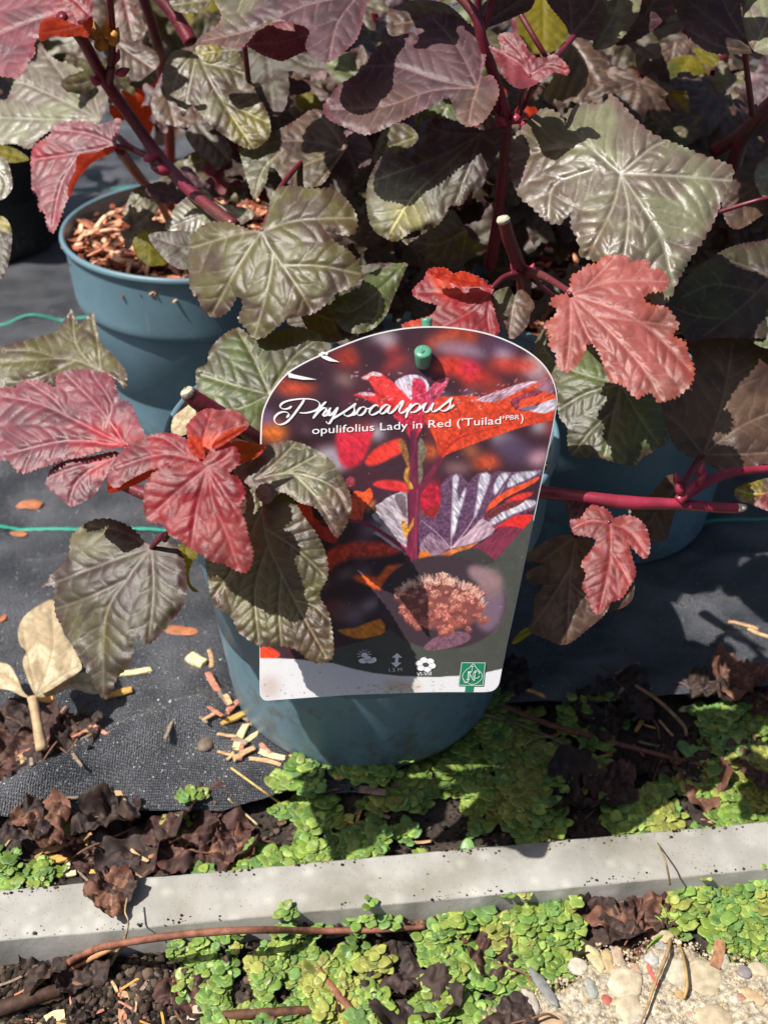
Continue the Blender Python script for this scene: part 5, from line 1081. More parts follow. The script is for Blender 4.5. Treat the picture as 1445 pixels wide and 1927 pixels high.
R1 = ribbon([
 [(236,212),(215,230),(170,240),(135,225),(140,198),(180,172),(250,155),(330,147),(410,150),(465,165),(490,195),(480,232),(430,260),(360,275),(305,272)],
 [(352,150),(325,195),(285,250),(235,315),(185,362),(130,381),(92,365),(80,325),(105,288),(150,266),(195,270),(210,292),(188,318)],
 [(550,172),(515,205),(470,265),(428,326)],
 [(440,310),(480,262),(520,232),(548,232),(545,255),(520,292),(528,303),(560,288),(590,262)],
 [(592,226),(565,265),(560,290),(582,296),(620,268),(655,222)],
 [(657,222),(628,280),(600,335),(575,370),(552,362),(552,350)],
 [(595,335),(640,308),(700,272),(760,232),(820,187)],
 [(820,187),(800,220),(805,255),(780,290),(740,304),(712,292),(716,280)],
 [(770,296),(800,290),(832,262)],
 [(872,222),(845,240),(828,272),(838,294),(868,292),(900,262),(908,232),(892,220),(872,222)],
 [(905,232),(940,236),(965,222)],
 [(1018,222),(1012,204),(985,208),(955,235),(940,270),(955,292),(990,284),(1035,256)],
 [(1125,208),(1095,200),(1060,222),(1036,258),(1045,281),(1080,268),(1128,210)],
 [(1130,208),(1110,250),(1108,274),(1130,276),(1165,250),(1205,200)],
 [(1205,200),(1228,178),(1246,164),(1240,190),(1218,230),(1210,262),(1228,276),(1262,258),(1300,220)],
 [(1318,186),(1298,230),(1278,290),(1268,322)],
 [(1290,262),(1318,222),(1352,196),(1385,192),(1396,214),(1378,248),(1340,268),(1306,266)],
], Za, 1.2, 4.3)
R1 += ribbon([
 [(0,284),(40,262),(84,222),(112,198)],
 [(116,194),(92,232),(84,268),(100,286),(134,272),(184,196)],
 [(186,194),(166,236),(164,270),(182,282),(220,264),(262,232),(312,192),(366,147)],
 [(366,147),(346,184),(344,224),(322,256),(284,274),(250,266),(250,254)],
 [(300,270),(344,248),(386,214)],
], Zb, 1.2, 4.1)
ribbons('cursive_name', R1, .00062, M_ink)
def txt_polys(body, x0, y0, size, slope, width=None, shear=0., xs=1.0):
    cu = bpy.data.curves.new('writing', 'FONT'); cu.body = body; cu.size = 1; cu.resolution_u = 4; ob = bpy.data.objects.new('writing', cu); COL.objects.link(ob)
    bpy.context.view_layer.update(); dg = bpy.context.evaluated_depsgraph_get(); me = bpy.data.meshes.new_from_object(ob.evaluated_get(dg))
    v = np.array([tuple(q.co)[:2] for q in me.vertices]); F = [list(p.vertices) for p in me.polygons]
    bpy.data.objects.remove(ob); bpy.data.curves.remove(cu); bpy.data.meshes.remove(me)
    v[:, 0] -= v[:, 0].min()
    k = size*xs if width is None else width/v[:, 0].max()
    X = v[:, 0]*k+v[:, 1]*size*shear; Y = v[:, 1]*size
    ca, sa = math.cos(slope), math.sin(slope)
    return np.stack([x0+X*ca+Y*sa, y0+X*sa-Y*ca], -1), F
def writing(name, items, off, mat):
    mb = MB()
    for it in items:
        p, F = txt_polys(**it); V = LP(p[:, 0], p[:, 1], off); mb.add(V, orient(V, F, CAMP))
    return mb.build(name, mat, TAG, origin=np.array(TAG.location), smooth_=False)
sl = math.atan2(-19, 354)
writing('variety_line', [dict(body="opulifolius Lady in Red ('Tuilad'", x0=587.5, y0=816.8, size=20.5, slope=sl, width=361, shear=.06),
                         dict(body="PBR", x0=951, y0=790.3, size=12.5, slope=sl, width=26, shear=.12), dict(body=")", x0=979, y0=793, size=20.5, slope=sl, width=5.4, shear=.05)], .0006, M_ink)
writing('height_and_months', [dict(body='1.5 M', x0=732, y0=1264.5, size=9.5, slope=-.06, width=24.5), dict(body='VI-VIII', x0=784.5, y0=1272, size=10, slope=-.05, width=27.5)], .0006, M_ink)
z3 = lambda L: [(640+x/4.516, 1200+y/4.516) for x, y in L]
def disc(cx, cy, rx, ry, n=20): return [(cx+rx*math.cos(2*math.pi*i/n), cy+ry*math.sin(2*math.pi*i/n)) for i in range(n)]
sy = [z3(disc(207, 148, 28, 21))]
for a in range(-200, 30, 32):
    t = math.radians(a); c_, s__ = math.cos(t), math.sin(t); px_, py_ = 207+34*c_, 146+28*s__; qx, qy = 207+62*c_, 146+48*s__
    sy.append(z3([(px_-3*s__, py_+3*c_), (qx-2*s__, qy+2*c_), (qx+2*s__, qy-2*c_), (px_+3*s__, py_-3*c_)]))
flat('sun_symbol', sy, .0005, M_ink)
flat('cloud_symbol', [z3(disc(196, 197, 38, 22)), z3(disc(236, 180, 30, 26)), z3(disc(255, 198, 42, 20)), z3(disc(288, 188, 22, 22))], .00075, M_ink)
flat('height_arrow', [z3([(484,130),(528,170),(496,170),(492,212),(522,212),(474,253),(432,212),(464,212),(470,170),(438,170)])], .0006, M_ink)
pet_ = [z3(disc(725+56*math.cos(a), 229+38*math.sin(a), 33, 25)) for a in [i*math.pi/3+.25 for i in range(6)]]
fl_ = [z3([(725+r*math.cos(t), 229+r*.72*math.sin(t)) for r, t in [(62 if q else 0, 0)]]) for q in ()]
ring_ = []
for i in range(24):
    t0, t1 = 2*math.pi*i/24, 2*math.pi*(i+1)/24+.01; ring_.append(z3([(725+60*math.cos(t0), 229+42*math.sin(t0)), (725+60*math.cos(t1), 229+42*math.sin(t1)), (725+27*math.cos(t1), 229+18*math.sin(t1)), (725+27*math.cos(t0), 229+18*math.sin(t0))]))
flat('flower_symbol', pet_, .0006, M_ink)
flat('flower_centre', [z3(disc(725, 229, 27, 18))], .0008, plain('dark_print', srgb(76, 78, 72), .4))
M_tgreen = plain('printed_green', srgb(30, 124, 92), .4); M_tlight = plain('light_print', srgb(206, 228, 214), .4)
flat('grower_emblem', [z3([(1027,208),(1238,210),(1217,412),(1134,412),(1126,461),(1058,461),(1066,411),(1003,409)])], .0006, M_tgreen)
def outl(q, w):
    q = np.array(q, float); q = np.vstack([q, q[:1]]) ; res = []
    for a, b in zip(q[:-1], q[1:]):
        t = (b-a)/np.linalg.norm(b-a); n_ = np.array([-t[1], t[0]])*w/2; a2 = a-t*w*.3; b2 = b+t*w*.3
        res.append([tuple(a2+n_), tuple(b2+n_), tuple(b2-n_), tuple(a2-n_)])
    return res
em = outl(z3([(1033,213),(1232,215),(1212,406),(1009,404)]), 1.0)
em += outl(z3([tuple(p) for p in catmull([(1130,222),(1160,262),(1200,300),(1206,340),(1178,375),(1130,398),(1084,385),(1046,355),(1040,318),(1070,275),(1105,250)], True, 3)]), 1.1)
flat('emblem_outline', em, .0008, M_tlight)
def stroke_letter(paths, w):
    r = []
    for p_ in paths:
        q = np.array(z3([tuple(a) for a in (catmull(p_, False, 5) if len(p_) > 2 else p_)]))
        for a, b in zip(q[:-1], q[1:]):
            t = (b-a)/(np.linalg.norm(b-a)+1e-9); n_ = np.array([-t[1], t[0]])*w/2; a2 = a-t*w*.2; b2 = b+t*w*.2
            r.append([tuple(a2+n_), tuple(b2+n_), tuple(b2-n_), tuple(a2-n_)])
    return r
flat('emblem_letters', stroke_letter([[(1102,292),(1098,330),(1094,360),(1074,384),(1052,374),(1050,356)], [(1086,290),(1118,290)]], 1.5)+
     stroke_letter([[(1088,296),(1084,358)], [(1074,358),(1096,358)], [(1090,292),(1136,366)], [(1140,366),(1146,294)], [(1134,292),(1158,292)]], 1.4)+
     stroke_letter([[(1182,306),(1172,286),(1148,282),(1132,300),(1130,326),(1146,344),(1172,340),(1184,326)], [(1184,282),(1184,308)]], 1.4)+
     stroke_letter([[(1124,244),(1120,278),(1112,300)], [(1114,244),(1134,244)]], 1.2), .001, M_tlight)
# two torn slits at the rim
z1 = lambda L: [(470+x/2.408, 590+y/2.408) for x, y in L]
flat('torn_slit', [z1([(168,262),(200,276),(250,287),(303,299),(240,300),(178,290)]), z1([(318,190),(350,192),(380,208),(408,220),(360,216),(330,202)]), z1([(310,184),(330,172),(356,180),(350,190),(340,184),(326,184),(318,192)])], .0009, M_white)
# green peg through the tag, second peg head above the rim, and the stake behind
M_peg = plain('green_peg_plastic', srgb(84, 148, 122), .35, .5, 250, .1, var=(120, .8, 1.1))
def peg(cx, cy, rpx, hpx, name, off0, off1, dy):
    V = []; F = []; n = 28; prof = [(0.80, 0), (.86, .1), (1.0, .8), (1.0, .93), (.92, 1.0), (.5, 1.03), (.02, 1.04)]
    d = float(Ldep(cx, cy)); s = d/FPX
    a0 = np.array(P(cx, cy+hpx*.0, d-off0)); a1 = np.array(P(cx, cy-dy, d-off1))
    ax = a1-a0; L = np.linalg.norm(ax); ax /= L; e1 = np.array([1., 0, 0]); e1 -= ax*np.dot(e1, ax); e1 /= np.linalg.norm(e1); e2 = np.cross(ax, e1)
    for r, t in prof:
        for k in range(n):
            an = 2*math.pi*k/n; V.append(a0+ax*L*t+(e1*math.cos(an)+e2*math.sin(an))*r*rpx*s)
    for i in range(len(prof)-1):
        for k in range(n): F.append([i*n+k, i*n+(k+1) % n, (i+1)*n+(k+1) % n, (i+1)*n+k])
    V = np.array(V); o = mesh_obj(name, V, F, M_peg, TAG, origin=V.mean(0)); return o
PEG = peg(796, 686, 16.5, 30, 'green_peg', .0002, .006, 26)
sm_ = LP(796, 684, .0068); 
V, F = tube([LP(793, 652, .0064), LP(794, 664, .0062), LP(795, 676, .0040), LP(795, 689, .0012)], [.00022]*4, 5, 3); mesh_obj('peg_seam', V, F, plain('pale_green_seam', srgb(120, 178, 150), .4), PEG, origin=V.mean(0))
V, F = tube([LP(804, 640, -.003), LP(803, 612, -.003), LP(803, 603, -.003), LP(803, 599, -.003)], [.0016, .0020, .0022, .0019], 12, 3); mesh_obj('peg_tip', V, F, M_peg, TAG, origin=V.mean(0))
sk0 = LP(803, 630, -.0045); sk1 = np.array([sk0[0]+.004, sk0[1]+.045, .10])
V, F = tube([sk0, sk0*.67+sk1*.33, sk0*.33+sk1*.67, sk1], [.0018, .0020, .0022, .0016], 10, 6); mesh_obj('stake', V, F, M_peg, TAG, origin=V.mean(0))
# ------------------------------------------------------------------ ground cover and litter
M_liver = plain('liverwort', (.1, .2, .05), .42, .45, 1100, .25, .0004, attr=True, var=(260, .7, 1.25))
def inpoly(poly, x, y):
    return bool(inside(np.array(poly, float), np.array([[x, y]], float))[0])
def lobe(mb, c, r, yaw, tilt, col, rr):
    """one ruffled thallus lobe: notched, cupped, thick-rimmed"""
    n = 10; V = [(0, 0, .06)]
    notch = rr.uniform(.1, .35); k1 = rr.uniform(0, 6)
    for ring, (fr, zz) in enumerate(((.45, .11), (.85, .10), (1.0, .03), (.97, -.12))):
        for i in range(n):
            a = 2*math.pi*i/n; q = fr*(1-notch*math.exp(-((a-math.pi)/.5)**2))*(1+(.10*math.sin(3*a+k1)+.07*math.sin(5*a+k1))*fr)
            z = zz+.09*math.sin(2*a+k1)*fr+.05*math.sin(5*a+k1*2)*fr
            V.append((math.cos(a)*q, math.sin(a)*q*.86, z*.8))
    F = [[0, 1+i, 1+(i+1) % n] for i in range(n)]
    for g_ in range(3): F += [[1+g_*n+i, 1+g_*n+(i+1) % n, 1+(g_+1)*n+(i+1) % n, 1+(g_+1)*n+i][::-1] for i in range(n)]
    V = np.array(V)*r; E_ = np.array((Matrix.Rotation(yaw, 3, 'Z') @ Matrix.Rotation(tilt, 3, 'Y')))
    V = V @ E_.T+np.array(c)
    cc = np.tile(np.array(col), (len(V), 1)); cc[0] *= .85; cc[1+2*n:1+3*n] *= 1.1
    mb.add(V, F, cc)
def ground_z(x, y):
    if y < kerb_front(x): return float(soil_z(x, y))-.005
    if y > mem_front(x): return float(mem_z(x, y))
    return float(soil_z(x, y))-.002
GREENS = [srgb(112, 142, 66), srgb(130, 156, 76), srgb(96, 128, 60), srgb(140, 162, 80), srgb(136, 152, 72), srgb(104, 138, 76), srgb(118, 140, 58)]
def liver(zone, n, label, size=(.0028, .0058), lift=.004, gaps=.45, seed=1):
    n = int(n*1.75); rr = random.Random(seed); mb = MB(); xs = [p[0] for p in zone]; ys = [p[1] for p in zone]; k = 0; t = 0
    while k < n and t < n*8:
        t += 1; px, py = rr.uniform(min(xs), max(xs)), rr.uniform(min(ys), max(ys))
        if not inpoly(zone, px+rr.gauss(0, 9), py+rr.gauss(0, 9)): continue
        if float(fbm(px/45., py/45., seed+3, 2)) < gaps: continue
        front = py > 1675-(px/1445.)*130+45; g_ = G(px, py, .006 if front else .002); x, y = g_.x, g_.y
        ov = .0022*(fbm(px/22., 1.5, seed, 2)-.25)
        if kerb_front(x)+(.0016*max(0, float(fbm(px/70., 3.5, 9, 2))-.2)) < y < kerb_back(x)-ov*1.6: continue
        near_k = math.exp(-max(0, kerb_front(x)-y)/.012) if front else .35*math.exp(-max(0, y-kerb_back(x))/.006)
        hump = .008*near_k*(1 if y < kerb_front(x) or y > kerb_back(x) else 0)+(KZ+.001 if kerb_front(x) <= y <= kerb_back(x) else 0)+ .007*max(0, float(fbm(px/38., py/38., seed+8, 2))-.35)
        gcol = np.array(rr.choice(GREENS)) if float(fbm(px/60., py/60., seed+12, 2)) < .66 else np.array(srgb(144, 148, 74))
        # rosette of 3-6 lobes fanned round a centre
        yaw0 = rr.uniform(0, 6.28); m = rr.randint(3, 6); s = rr.uniform(*size)*.78
        for j in range(m):
            yw = yaw0+j*6.283/m+rr.uniform(-.5, .5); d = s*rr.uniform(.0, 1.3)
            lobe(mb, (x+math.cos(yw)*d, y+math.sin(yw)*d, ground_z(x, y)+.001+hump+rr.uniform(0, lift)*.5), s*rr.uniform(.5, 1.15), yw, -rr.uniform(-.1, .42), gcol*rr.uniform(.6, 1.2), rr)
        k += 1
    o = mb.build('liverwort', M_liver); tag(o, label, 'liverwort', kind='stuff'); return o
liver([(500,1500),(560,1460),(780,1420),(840,1350),(900,1310),(1000,1330),(1080,1340),(1060,1420),(1040,1560),(800,1590),(640,1610),(500,1640),(300,1665),(480,1600)], 560, 'liverwort mat between the nearest pot and the kerb, half in the pot shadow', seed=2, gaps=.42)
liver([(1100,1500),(1300,1470),(1330,1330),(1500,1300),(1520,1540),(1280,1570),(1100,1580)], 230, 'liverwort mat behind the kerb at the right edge', seed=3, gaps=.44)
liver([(840,1330),(1200,1310),(1180,1480),(900,1470)], 80, 'dark sparse liverwort among twigs in the shade right of the nearest pot', seed=4, gaps=.5, size=(.002, .0042))
liver([(-20,1600),(60,1590),(120,1640),(90,1690),(-20,1700)], 26, 'small liverwort patch behind the kerb at the left edge', seed=5, gaps=.2, size=(.0025,.0045))
liver([(400,1740),(450,1705),(560,1690),(600,1715),(660,1690),(700,1665),(800,1650),(960,1650),(1090,1700),(1110,1740),(1080,1840),(990,1850),(900,1900),(880,1960),(400,1960),(350,1880),(330,1800)], 620, 'broad bright liverwort mat in front of the kerb, centre', seed=6, gaps=.47, size=(.0026, .0050))
liver([(1260,1690),(1330,1640),(1380,1600),(1520,1590),(1520,1800),(1400,1800),(1340,1740),(1280,1740)], 190, 'bright liverwort mat in front of the kerb at the right edge', seed=7, gaps=.30, size=(.0026,.0050))
liver([(320,1760),(430,1750),(440,1810),(350,1830)], 18, 'small liverwort tuft on the dark soil under the long twig', seed=8, gaps=.1, size=(.0024,.0042))
for sx, sy_, sd_, nn_, lb in ((330,1545,9,5,'few green lobes by the curled leaves on the left'), (365,1510,10,7,'pea green lobes at the edge of the black fabric'), (100,1545,11,4,'tiny pea green lobes beside the straw at lower left')):
    liver([(sx-25,sy_-18),(sx+25,sy_-18),(sx+25,sy_+18),(sx-25,sy_+18)], nn_, lb, seed=sd_, gaps=0, size=(.0025,.0038))

# soil crumbs
M_crumb = plain('soil_crumb', (.03, .024, .02), .9, .2, 900, .8, .0006, attr=True)
M_stone = plain('pebble_stone', (.4, .36, .3), .6, .4, 500, .25, .0004, attr=True, var=(350, .75, 1.15))
def ico():
    bm = bmesh.new(); bmesh.ops.create_icosphere(bm, subdivisions=1, radius=1); V = np.array([tuple(v.co) for v in bm.verts]); F = [[v.index for v in f.verts] for f in bm.faces]; bm.free(); return V, F
def ico2():
    bm = bmesh.new(); bmesh.ops.create_icosphere(bm, subdivisions=3, radius=1); V = np.array([tuple(v.co) for v in bm.verts]); F = [[v.index for v in f.verts] for f in bm.faces]; bm.free(); return V, F
IV, IF = ico(); IV2, IF2 = ico2()
def grains(name, zone, n, size, cols, mat, label, cat, seed, flatn=.7, sink=.3, zoff=0., kind='stuff', edge=9):
    rr = random.Random(seed); mb = MB(); xs = [p[0] for p in zone]; ys = [p[1] for p in zone]; k = 0; t = 0
    while k < n and t < n*6:
        t += 1; px, py = rr.uniform(min(xs), max(xs)), rr.uniform(min(ys), max(ys))
        if not inpoly(zone, px+rr.gauss(0, edge), py+rr.gauss(0, edge)): continue
        g_ = G(px, py)
        if kerb_front(g_.x) < g_.y < kerb_back(g_.x): continue
        s = size[0]+(size[1]-size[0])*rr.random()**2.5; s *= 1.0; E_ = np.array(Euler((rr.uniform(0, 6), rr.uniform(0, 6), rr.uniform(0, 6))).to_matrix())
        V = IV*(1+.25*np.array([rr.uniform(-1, 1) for _ in range(len(IV))]))[:, None]*np.array([rr.uniform(.7, 1.3), rr.uniform(.7, 1.1), rr.uniform(.5, .9)])*s
        V = V @ E_.T; V[:, 2] *= flatn
        mb.add(V+np.array([g_.x, g_.y, ground_z(g_.x, g_.y)+zoff+s*sink]), IF, np.array(rr.choice(cols))*rr.uniform(.7, 1.2)); k += 1
    o = mb.build(name, mat); tag(o, label, cat, kind=kind); return o
SC = [srgb(58, 48, 42), srgb(40, 34, 30), srgb(80, 66, 56), srgb(30, 26, 26), srgb(96, 82, 70)]
grains('soil_crumbs', [(-40,1800),(260,1780),(420,1780),(700,1760),(1100,1700),(1300,1660),(1300,1740),(1000,1800),(850,1960),(-40,1960)], 3600, (.0005, .0026), SC, M_crumb, 'crumbly dark soil in front of the kerb', 'soil crumbs', 1)
grains('soil_crumbs', [(-40,1790),(240,1800),(400,1780),(420,1960),(-40,1960)], 5200, (.0005, .0030), SC, M_crumb, 'lumpy dark soil at the lower left corner', 'soil crumbs', 11)
grains('soil_crumbs', [(-40,1600),(300,1540),(700,1500),(1000,1440),(1500,1300),(1500,1560),(900,1600),(-40,1700)], 2600, (.0005, .0022), SC, M_crumb, 'crumbly dark soil behind the kerb among the litter', 'soil crumbs', 2)

# sandy concrete strip at lower right: cemented sand with pebbles set in it
def mat_sand():
    m, nt, b, out = newmat('sandy_aggregate'); tc, no, bu = noise_bump(nt, b, 650, .9, .0010, 8)
    r = mix_noise(nt, tc, 420, (.20, .165, .115), (.60, .53, .42), .35, .65, 8); r2 = mix_noise(nt, tc, 30, (.7, .68, .62), (1, 1, 1), .3, .6, 5)
    mx = N(nt, 'ShaderNodeMix', data_type='RGBA', blend_type='MULTIPLY'); mx.inputs[0].default_value = 1; nt.links.new(r.outputs[0], mx.inputs[6]); nt.links.new(r2.outputs[0], mx.inputs[7])
    nt.links.new(mx.outputs[2], b.inputs['Base Color']); b.inputs['Roughness'].default_value = .9; return m
M_sand = mat_sand()
SANDZ = [(880,1990),(905,1905),(985,1858),(1060,1838),(1100,1790),(1130,1775),(1180,1790),(1215,1762),(1280,1760),(1345,1790),(1420,1800),(1560,1790),(1560,1990)]
def sand_patch():
    Z_ = np.array([(G(a, b).x, G(a, b).y) for a, b in SANDZ]); Oz = resample(catmull(Z_, True, 4), .0015, True)
    Oz = Oz+.0014*np.stack([fbm(Oz[:, 0]*300, Oz[:, 1]*300, 4, 2)-.5, fbm(Oz[:, 0]*300+50, Oz[:, 1]*300, 6, 2)-.5], -1)*2
    lo, hi = Oz.min(0), Oz.max(0); X, Y = np.meshgrid(np.arange(lo[0], hi[0], .0009), np.arange(lo[1], hi[1], .0009)); Q = np.stack([X.ravel(), Y.ravel()], -1); Q = Q[inside(Oz, Q)]
    ed = edge_dist(Oz, Q); Q = Q[ed > .0006]; n = len(Oz); allp = np.vstack([Oz, Q])*1000
    vo, eo, fo, _, _, _ = delaunay_2d_cdt([Vector(p) for p in allp.tolist()], [], [list(range(n))], 1, 1e-4)
    p = np.array([tuple(v) for v in vo])/1000; ed = edge_dist(Oz, p)
    z = -.0100+.011*smooth(0, .006, ed)+.0024*(fbm(p[:, 0]*240, p[:, 1]*240, 44, 4)-.5)+.003*(fbm(p[:, 0]*50, p[:, 1]*50, 45, 2)-.5)
    V = np.column_stack([p, z]); F = orient(V, [list(f) for f in fo], np.array([0, 0, 10.]))
    o = mesh_obj('sandy_path', V, F, M_sand, origin=(0, 0, 0)); tag(o, kind='structure')
sand_patch()
def sand_z(x, y): return .0005+.0024*(float(fbm(x*240, y*240, 44, 4))-.5)+.003*(float(fbm(x*50, y*50, 45, 2))-.5)
_gz = ground_z
def ground_z(x, y):
    if y < kerb_front(x):
        # over the sand the surface is the sand's
        dep = y*CT+(HC)*ST; px = 722.5+FPX*x/dep; py = 963.5+FPX*(HC*CT-y*ST)/dep
        if inpoly(SANDZ, px, py): return sand_z(x, y)
    return _gz(x, y)
GC = [srgb(190, 170, 138), srgb(166, 146, 116), srgb(204, 186, 156), srgb(150, 132, 108), srgb(196, 170, 130), srgb(160, 150, 140)]
grains('sand_grains', SANDZ, 4200, (.0003, .0014), GC, M_stone, 'sand grains and grit bonded into the path at lower right', 'grit', 3, sink=.1, edge=4)
grains('sand_grains', [(-40,1840),(400,1840),(500,1900),(700,1960),(-40,1960)], 260, (.0004, .0018), GC, M_stone, 'scattered pale grit on the dark soil at lower left', 'grit', 4, sink=.2)
def pebble(px, py, a, b, ang, col, label, group=None, name='pebble', hgt=.5, sink=.45, seed=0, lump=.17):
    """a, b half sizes in photo px"""
    g_ = G(px, py); k = (g_-Vector((0, 0, HC))).dot(Vector((0, CT, -ST)))/FPX; rr = random.Random(seed or int(px*3+py)); s1, s2 = a*k, b*k*1.12
    o1, o2 = rr.uniform(0, 50), rr.uniform(0, 50)
    hgt = hgt*.8; r = 1+lump*2*(fbm(IV2[:, 0]*1.3+o1+IV2[:, 2], IV2[:, 1]*1.3+o2, 5, 3)-.5)+lump*(fbm(IV2[:, 0]*4+o1, IV2[:, 1]*4+o2+IV2[:, 2]*3, 6, 2)-.5)
    r = r+.20*np.abs(fbm(IV2[:, 0]*1.6+o2+IV2[:, 2], IV2[:, 1]*1.6+o1, 9, 1)-.5)*(lump > .1)*2-.1; V = np.sign(IV2)*np.abs(IV2)**.88*r[:, None]*np.array([s1, s2, min(s1, s2)*hgt*1.2]); ca, sa = math.cos(-ang), math.sin(-ang); V = np.column_stack([V[:, 0]*ca-V[:, 1]*sa, V[:, 0]*sa+V[:, 1]*ca, V[:, 2]])
    c = (np.array(col)*.62+.10*np.array([.62, .52, .40]))*(.70+.6*fbm(IV2[:, 0]*3+o1, IV2[:, 1]*3+IV2[:, 2]*2+o2, 7, 3))[:, None]
    base = np.array([g_.x, g_.y, ground_z(g_.x, g_.y)+min(s1, s2)*hgt*(1-2*sink)*.6])
    o = mesh_obj(name, V+base, IF2, M_stone, origin=base, cols=c); tag(o, label, 'pebble', group); return o
pz = lambda x, y: (960+x/2.979, 1560+y/2.979)
def pbz(x, y, a, b, ang, col, label, **k): X, Y = pz(x, y); return pebble(X, Y, a/2.979, b/2.979, ang, srgb(*col), label, **k)
pbz(650,870,100,95,.3,(222,206,176),'biggest cream stone set in the sandy path, with a pointed top', hgt=.35, lump=.22)
pbz(670,1010,90,90,-.2,(214,198,168),'cream stone just below the biggest cream stone', hgt=.3, lump=.2)
pbz(452,900,35,66,-.15,(166,172,166),'smooth grey green oval pebble in the path', hgt=.6)
pbz(532,960,36,30,.3,(196,88,70),'brick red pebble left of the biggest cream stone')
pbz(110,985,48,80,-.25,(206,196,182),'pale egg-shaped pebble beside the slate sliver', hgt=.7)
pbz(185,895,34,122,-.5,(122,128,130),'long slate grey sliver of stone', hgt=.4)
pbz(375,770,58,48,.2,(226,214,196),'round whitish stone at the liverwort edge of the path', hgt=.5)
pbz(240,830,46,44,0,(198,190,168),'pale lichen tinted stone left of the round whitish stone', hgt=.5)
pbz(480,740,40,84,-.35,(214,200,150),'upright cream chip tinted green, beside a dead leaf', hgt=.5, lump=.25)
pbz(545,760,38,96,-.05,(206,178,130),'tan upright chip right of the green tinted one', hgt=.5, lump=.25)
pbz(600,720,34,62,.1,(198,172,146),'pinkish tan chip in the row of upright chips', hgt=.5, lump=.2)
pbz(620,640,62,34,.1,(204,190,160),'cream stone at the soil edge of the path', hgt=.5)
pbz(790,735,42,36,.2,(206,206,204),'white pebble with a grey spot near the dry stalks')
pbz(845,655,30,28,0,(170,172,170),'small grey pebble above the white pebble')
pbz(850,600,70,34,.1,(206,186,150),'flat tan stone under the grass tuft', hgt=.45)
pbz(600,805,34,32,0,(206,170,144),'salmon tinted pebble above the biggest cream stone')
pbz(700,785,26,22,0,(212,160,136),'small salmon pebble right of the salmon tinted one')
pbz(930,800,78,82,.1,(214,204,180),'broad pale stone between the two dry stalks', hgt=.35, lump=.2)
pbz(1085,840,110,100,.2,(206,192,160),'large rough pale slab right of the dry stalks', hgt=.25, lump=.22)
pbz(1303,810,42,36,.3,(140,132,140),'mauve grey smooth pebble at right')
pbz(1385,798,66,46,.25,(212,196,164),'cream pebble right of the mauve one', hgt=.5)
pbz(1190,750,38,48,.1,(196,186,162),'pale pebble tucked under the brown wood chip')
pbz(1240,690,38,22,.3,(222,206,176),'small cream pebble by the liverwort at right')
pbz(945,940,34,36,.2,(204,164,110),'ochre pebble at the foot of the right dry stalk')
pbz(1292,952,28,22,0,(178,128,104),'small reddish brown pebble at lower right')
pbz(1358,950,80,36,.6,(214,182,138),'slanting tan stone sliver at lower right', hgt=.35)
pbz(1140,1070,110,76,0,(208,190,158),'wide tan stone cut by the bottom edge at right', hgt=.35)
pbz(230,1075,80,44,0,(206,172,134),'tan stone cut by the bottom edge left of the path', hgt=.5)
pbz(850,985,22,24,0,(120,108,116),'small dark mauve pebble')
pbz(365,1000,26,30,.2,(198,188,174),'small grey cream pebble left of the oval one')
pbz(1250,960,26,24,0,(220,210,192),'small white pebble at lower right')
pbz(1000,1040,30,22,0,(206,170,140),'small tan pebble near the bottom edge')
pbz(700,1065,40,28,0,(206,196,180),'pebble at the bottom edge below the cream stones')
pbz(420,955,18,14,0,(220,176,84),'tiny yellow pebble by the oval one')
pebble(370,1890,21,20,.2,srgb(226,206,176),'shiny cream pebble at the left rim of the liverwort mat', hgt=.8)
pebble(325,1892,19,14,0,srgb(150,142,124),'dull grey green pebble left of the shiny cream one')
pebble(342,1902,10,8,0,srgb(176,150,134),'tiny pinkish pebble between two larger ones')
pebble(72,1918,24,18,0,srgb(206,178,134),'tan pebble at the bottom left')
pebble(128,1925,30,12,0,srgb(140,124,104),'flat brown pebble at the bottom left')
pebble(388,1410,15,17,0,srgb(104,86,72),'lone brown round pebble on the black fabric')
pebble(200,1868,7,7,0,srgb(190,150,90),'tiny amber pebble on the dark soil')
pebble(304,1782,14,8,0,srgb(170,124,100),'small salmon stone under the long twig')

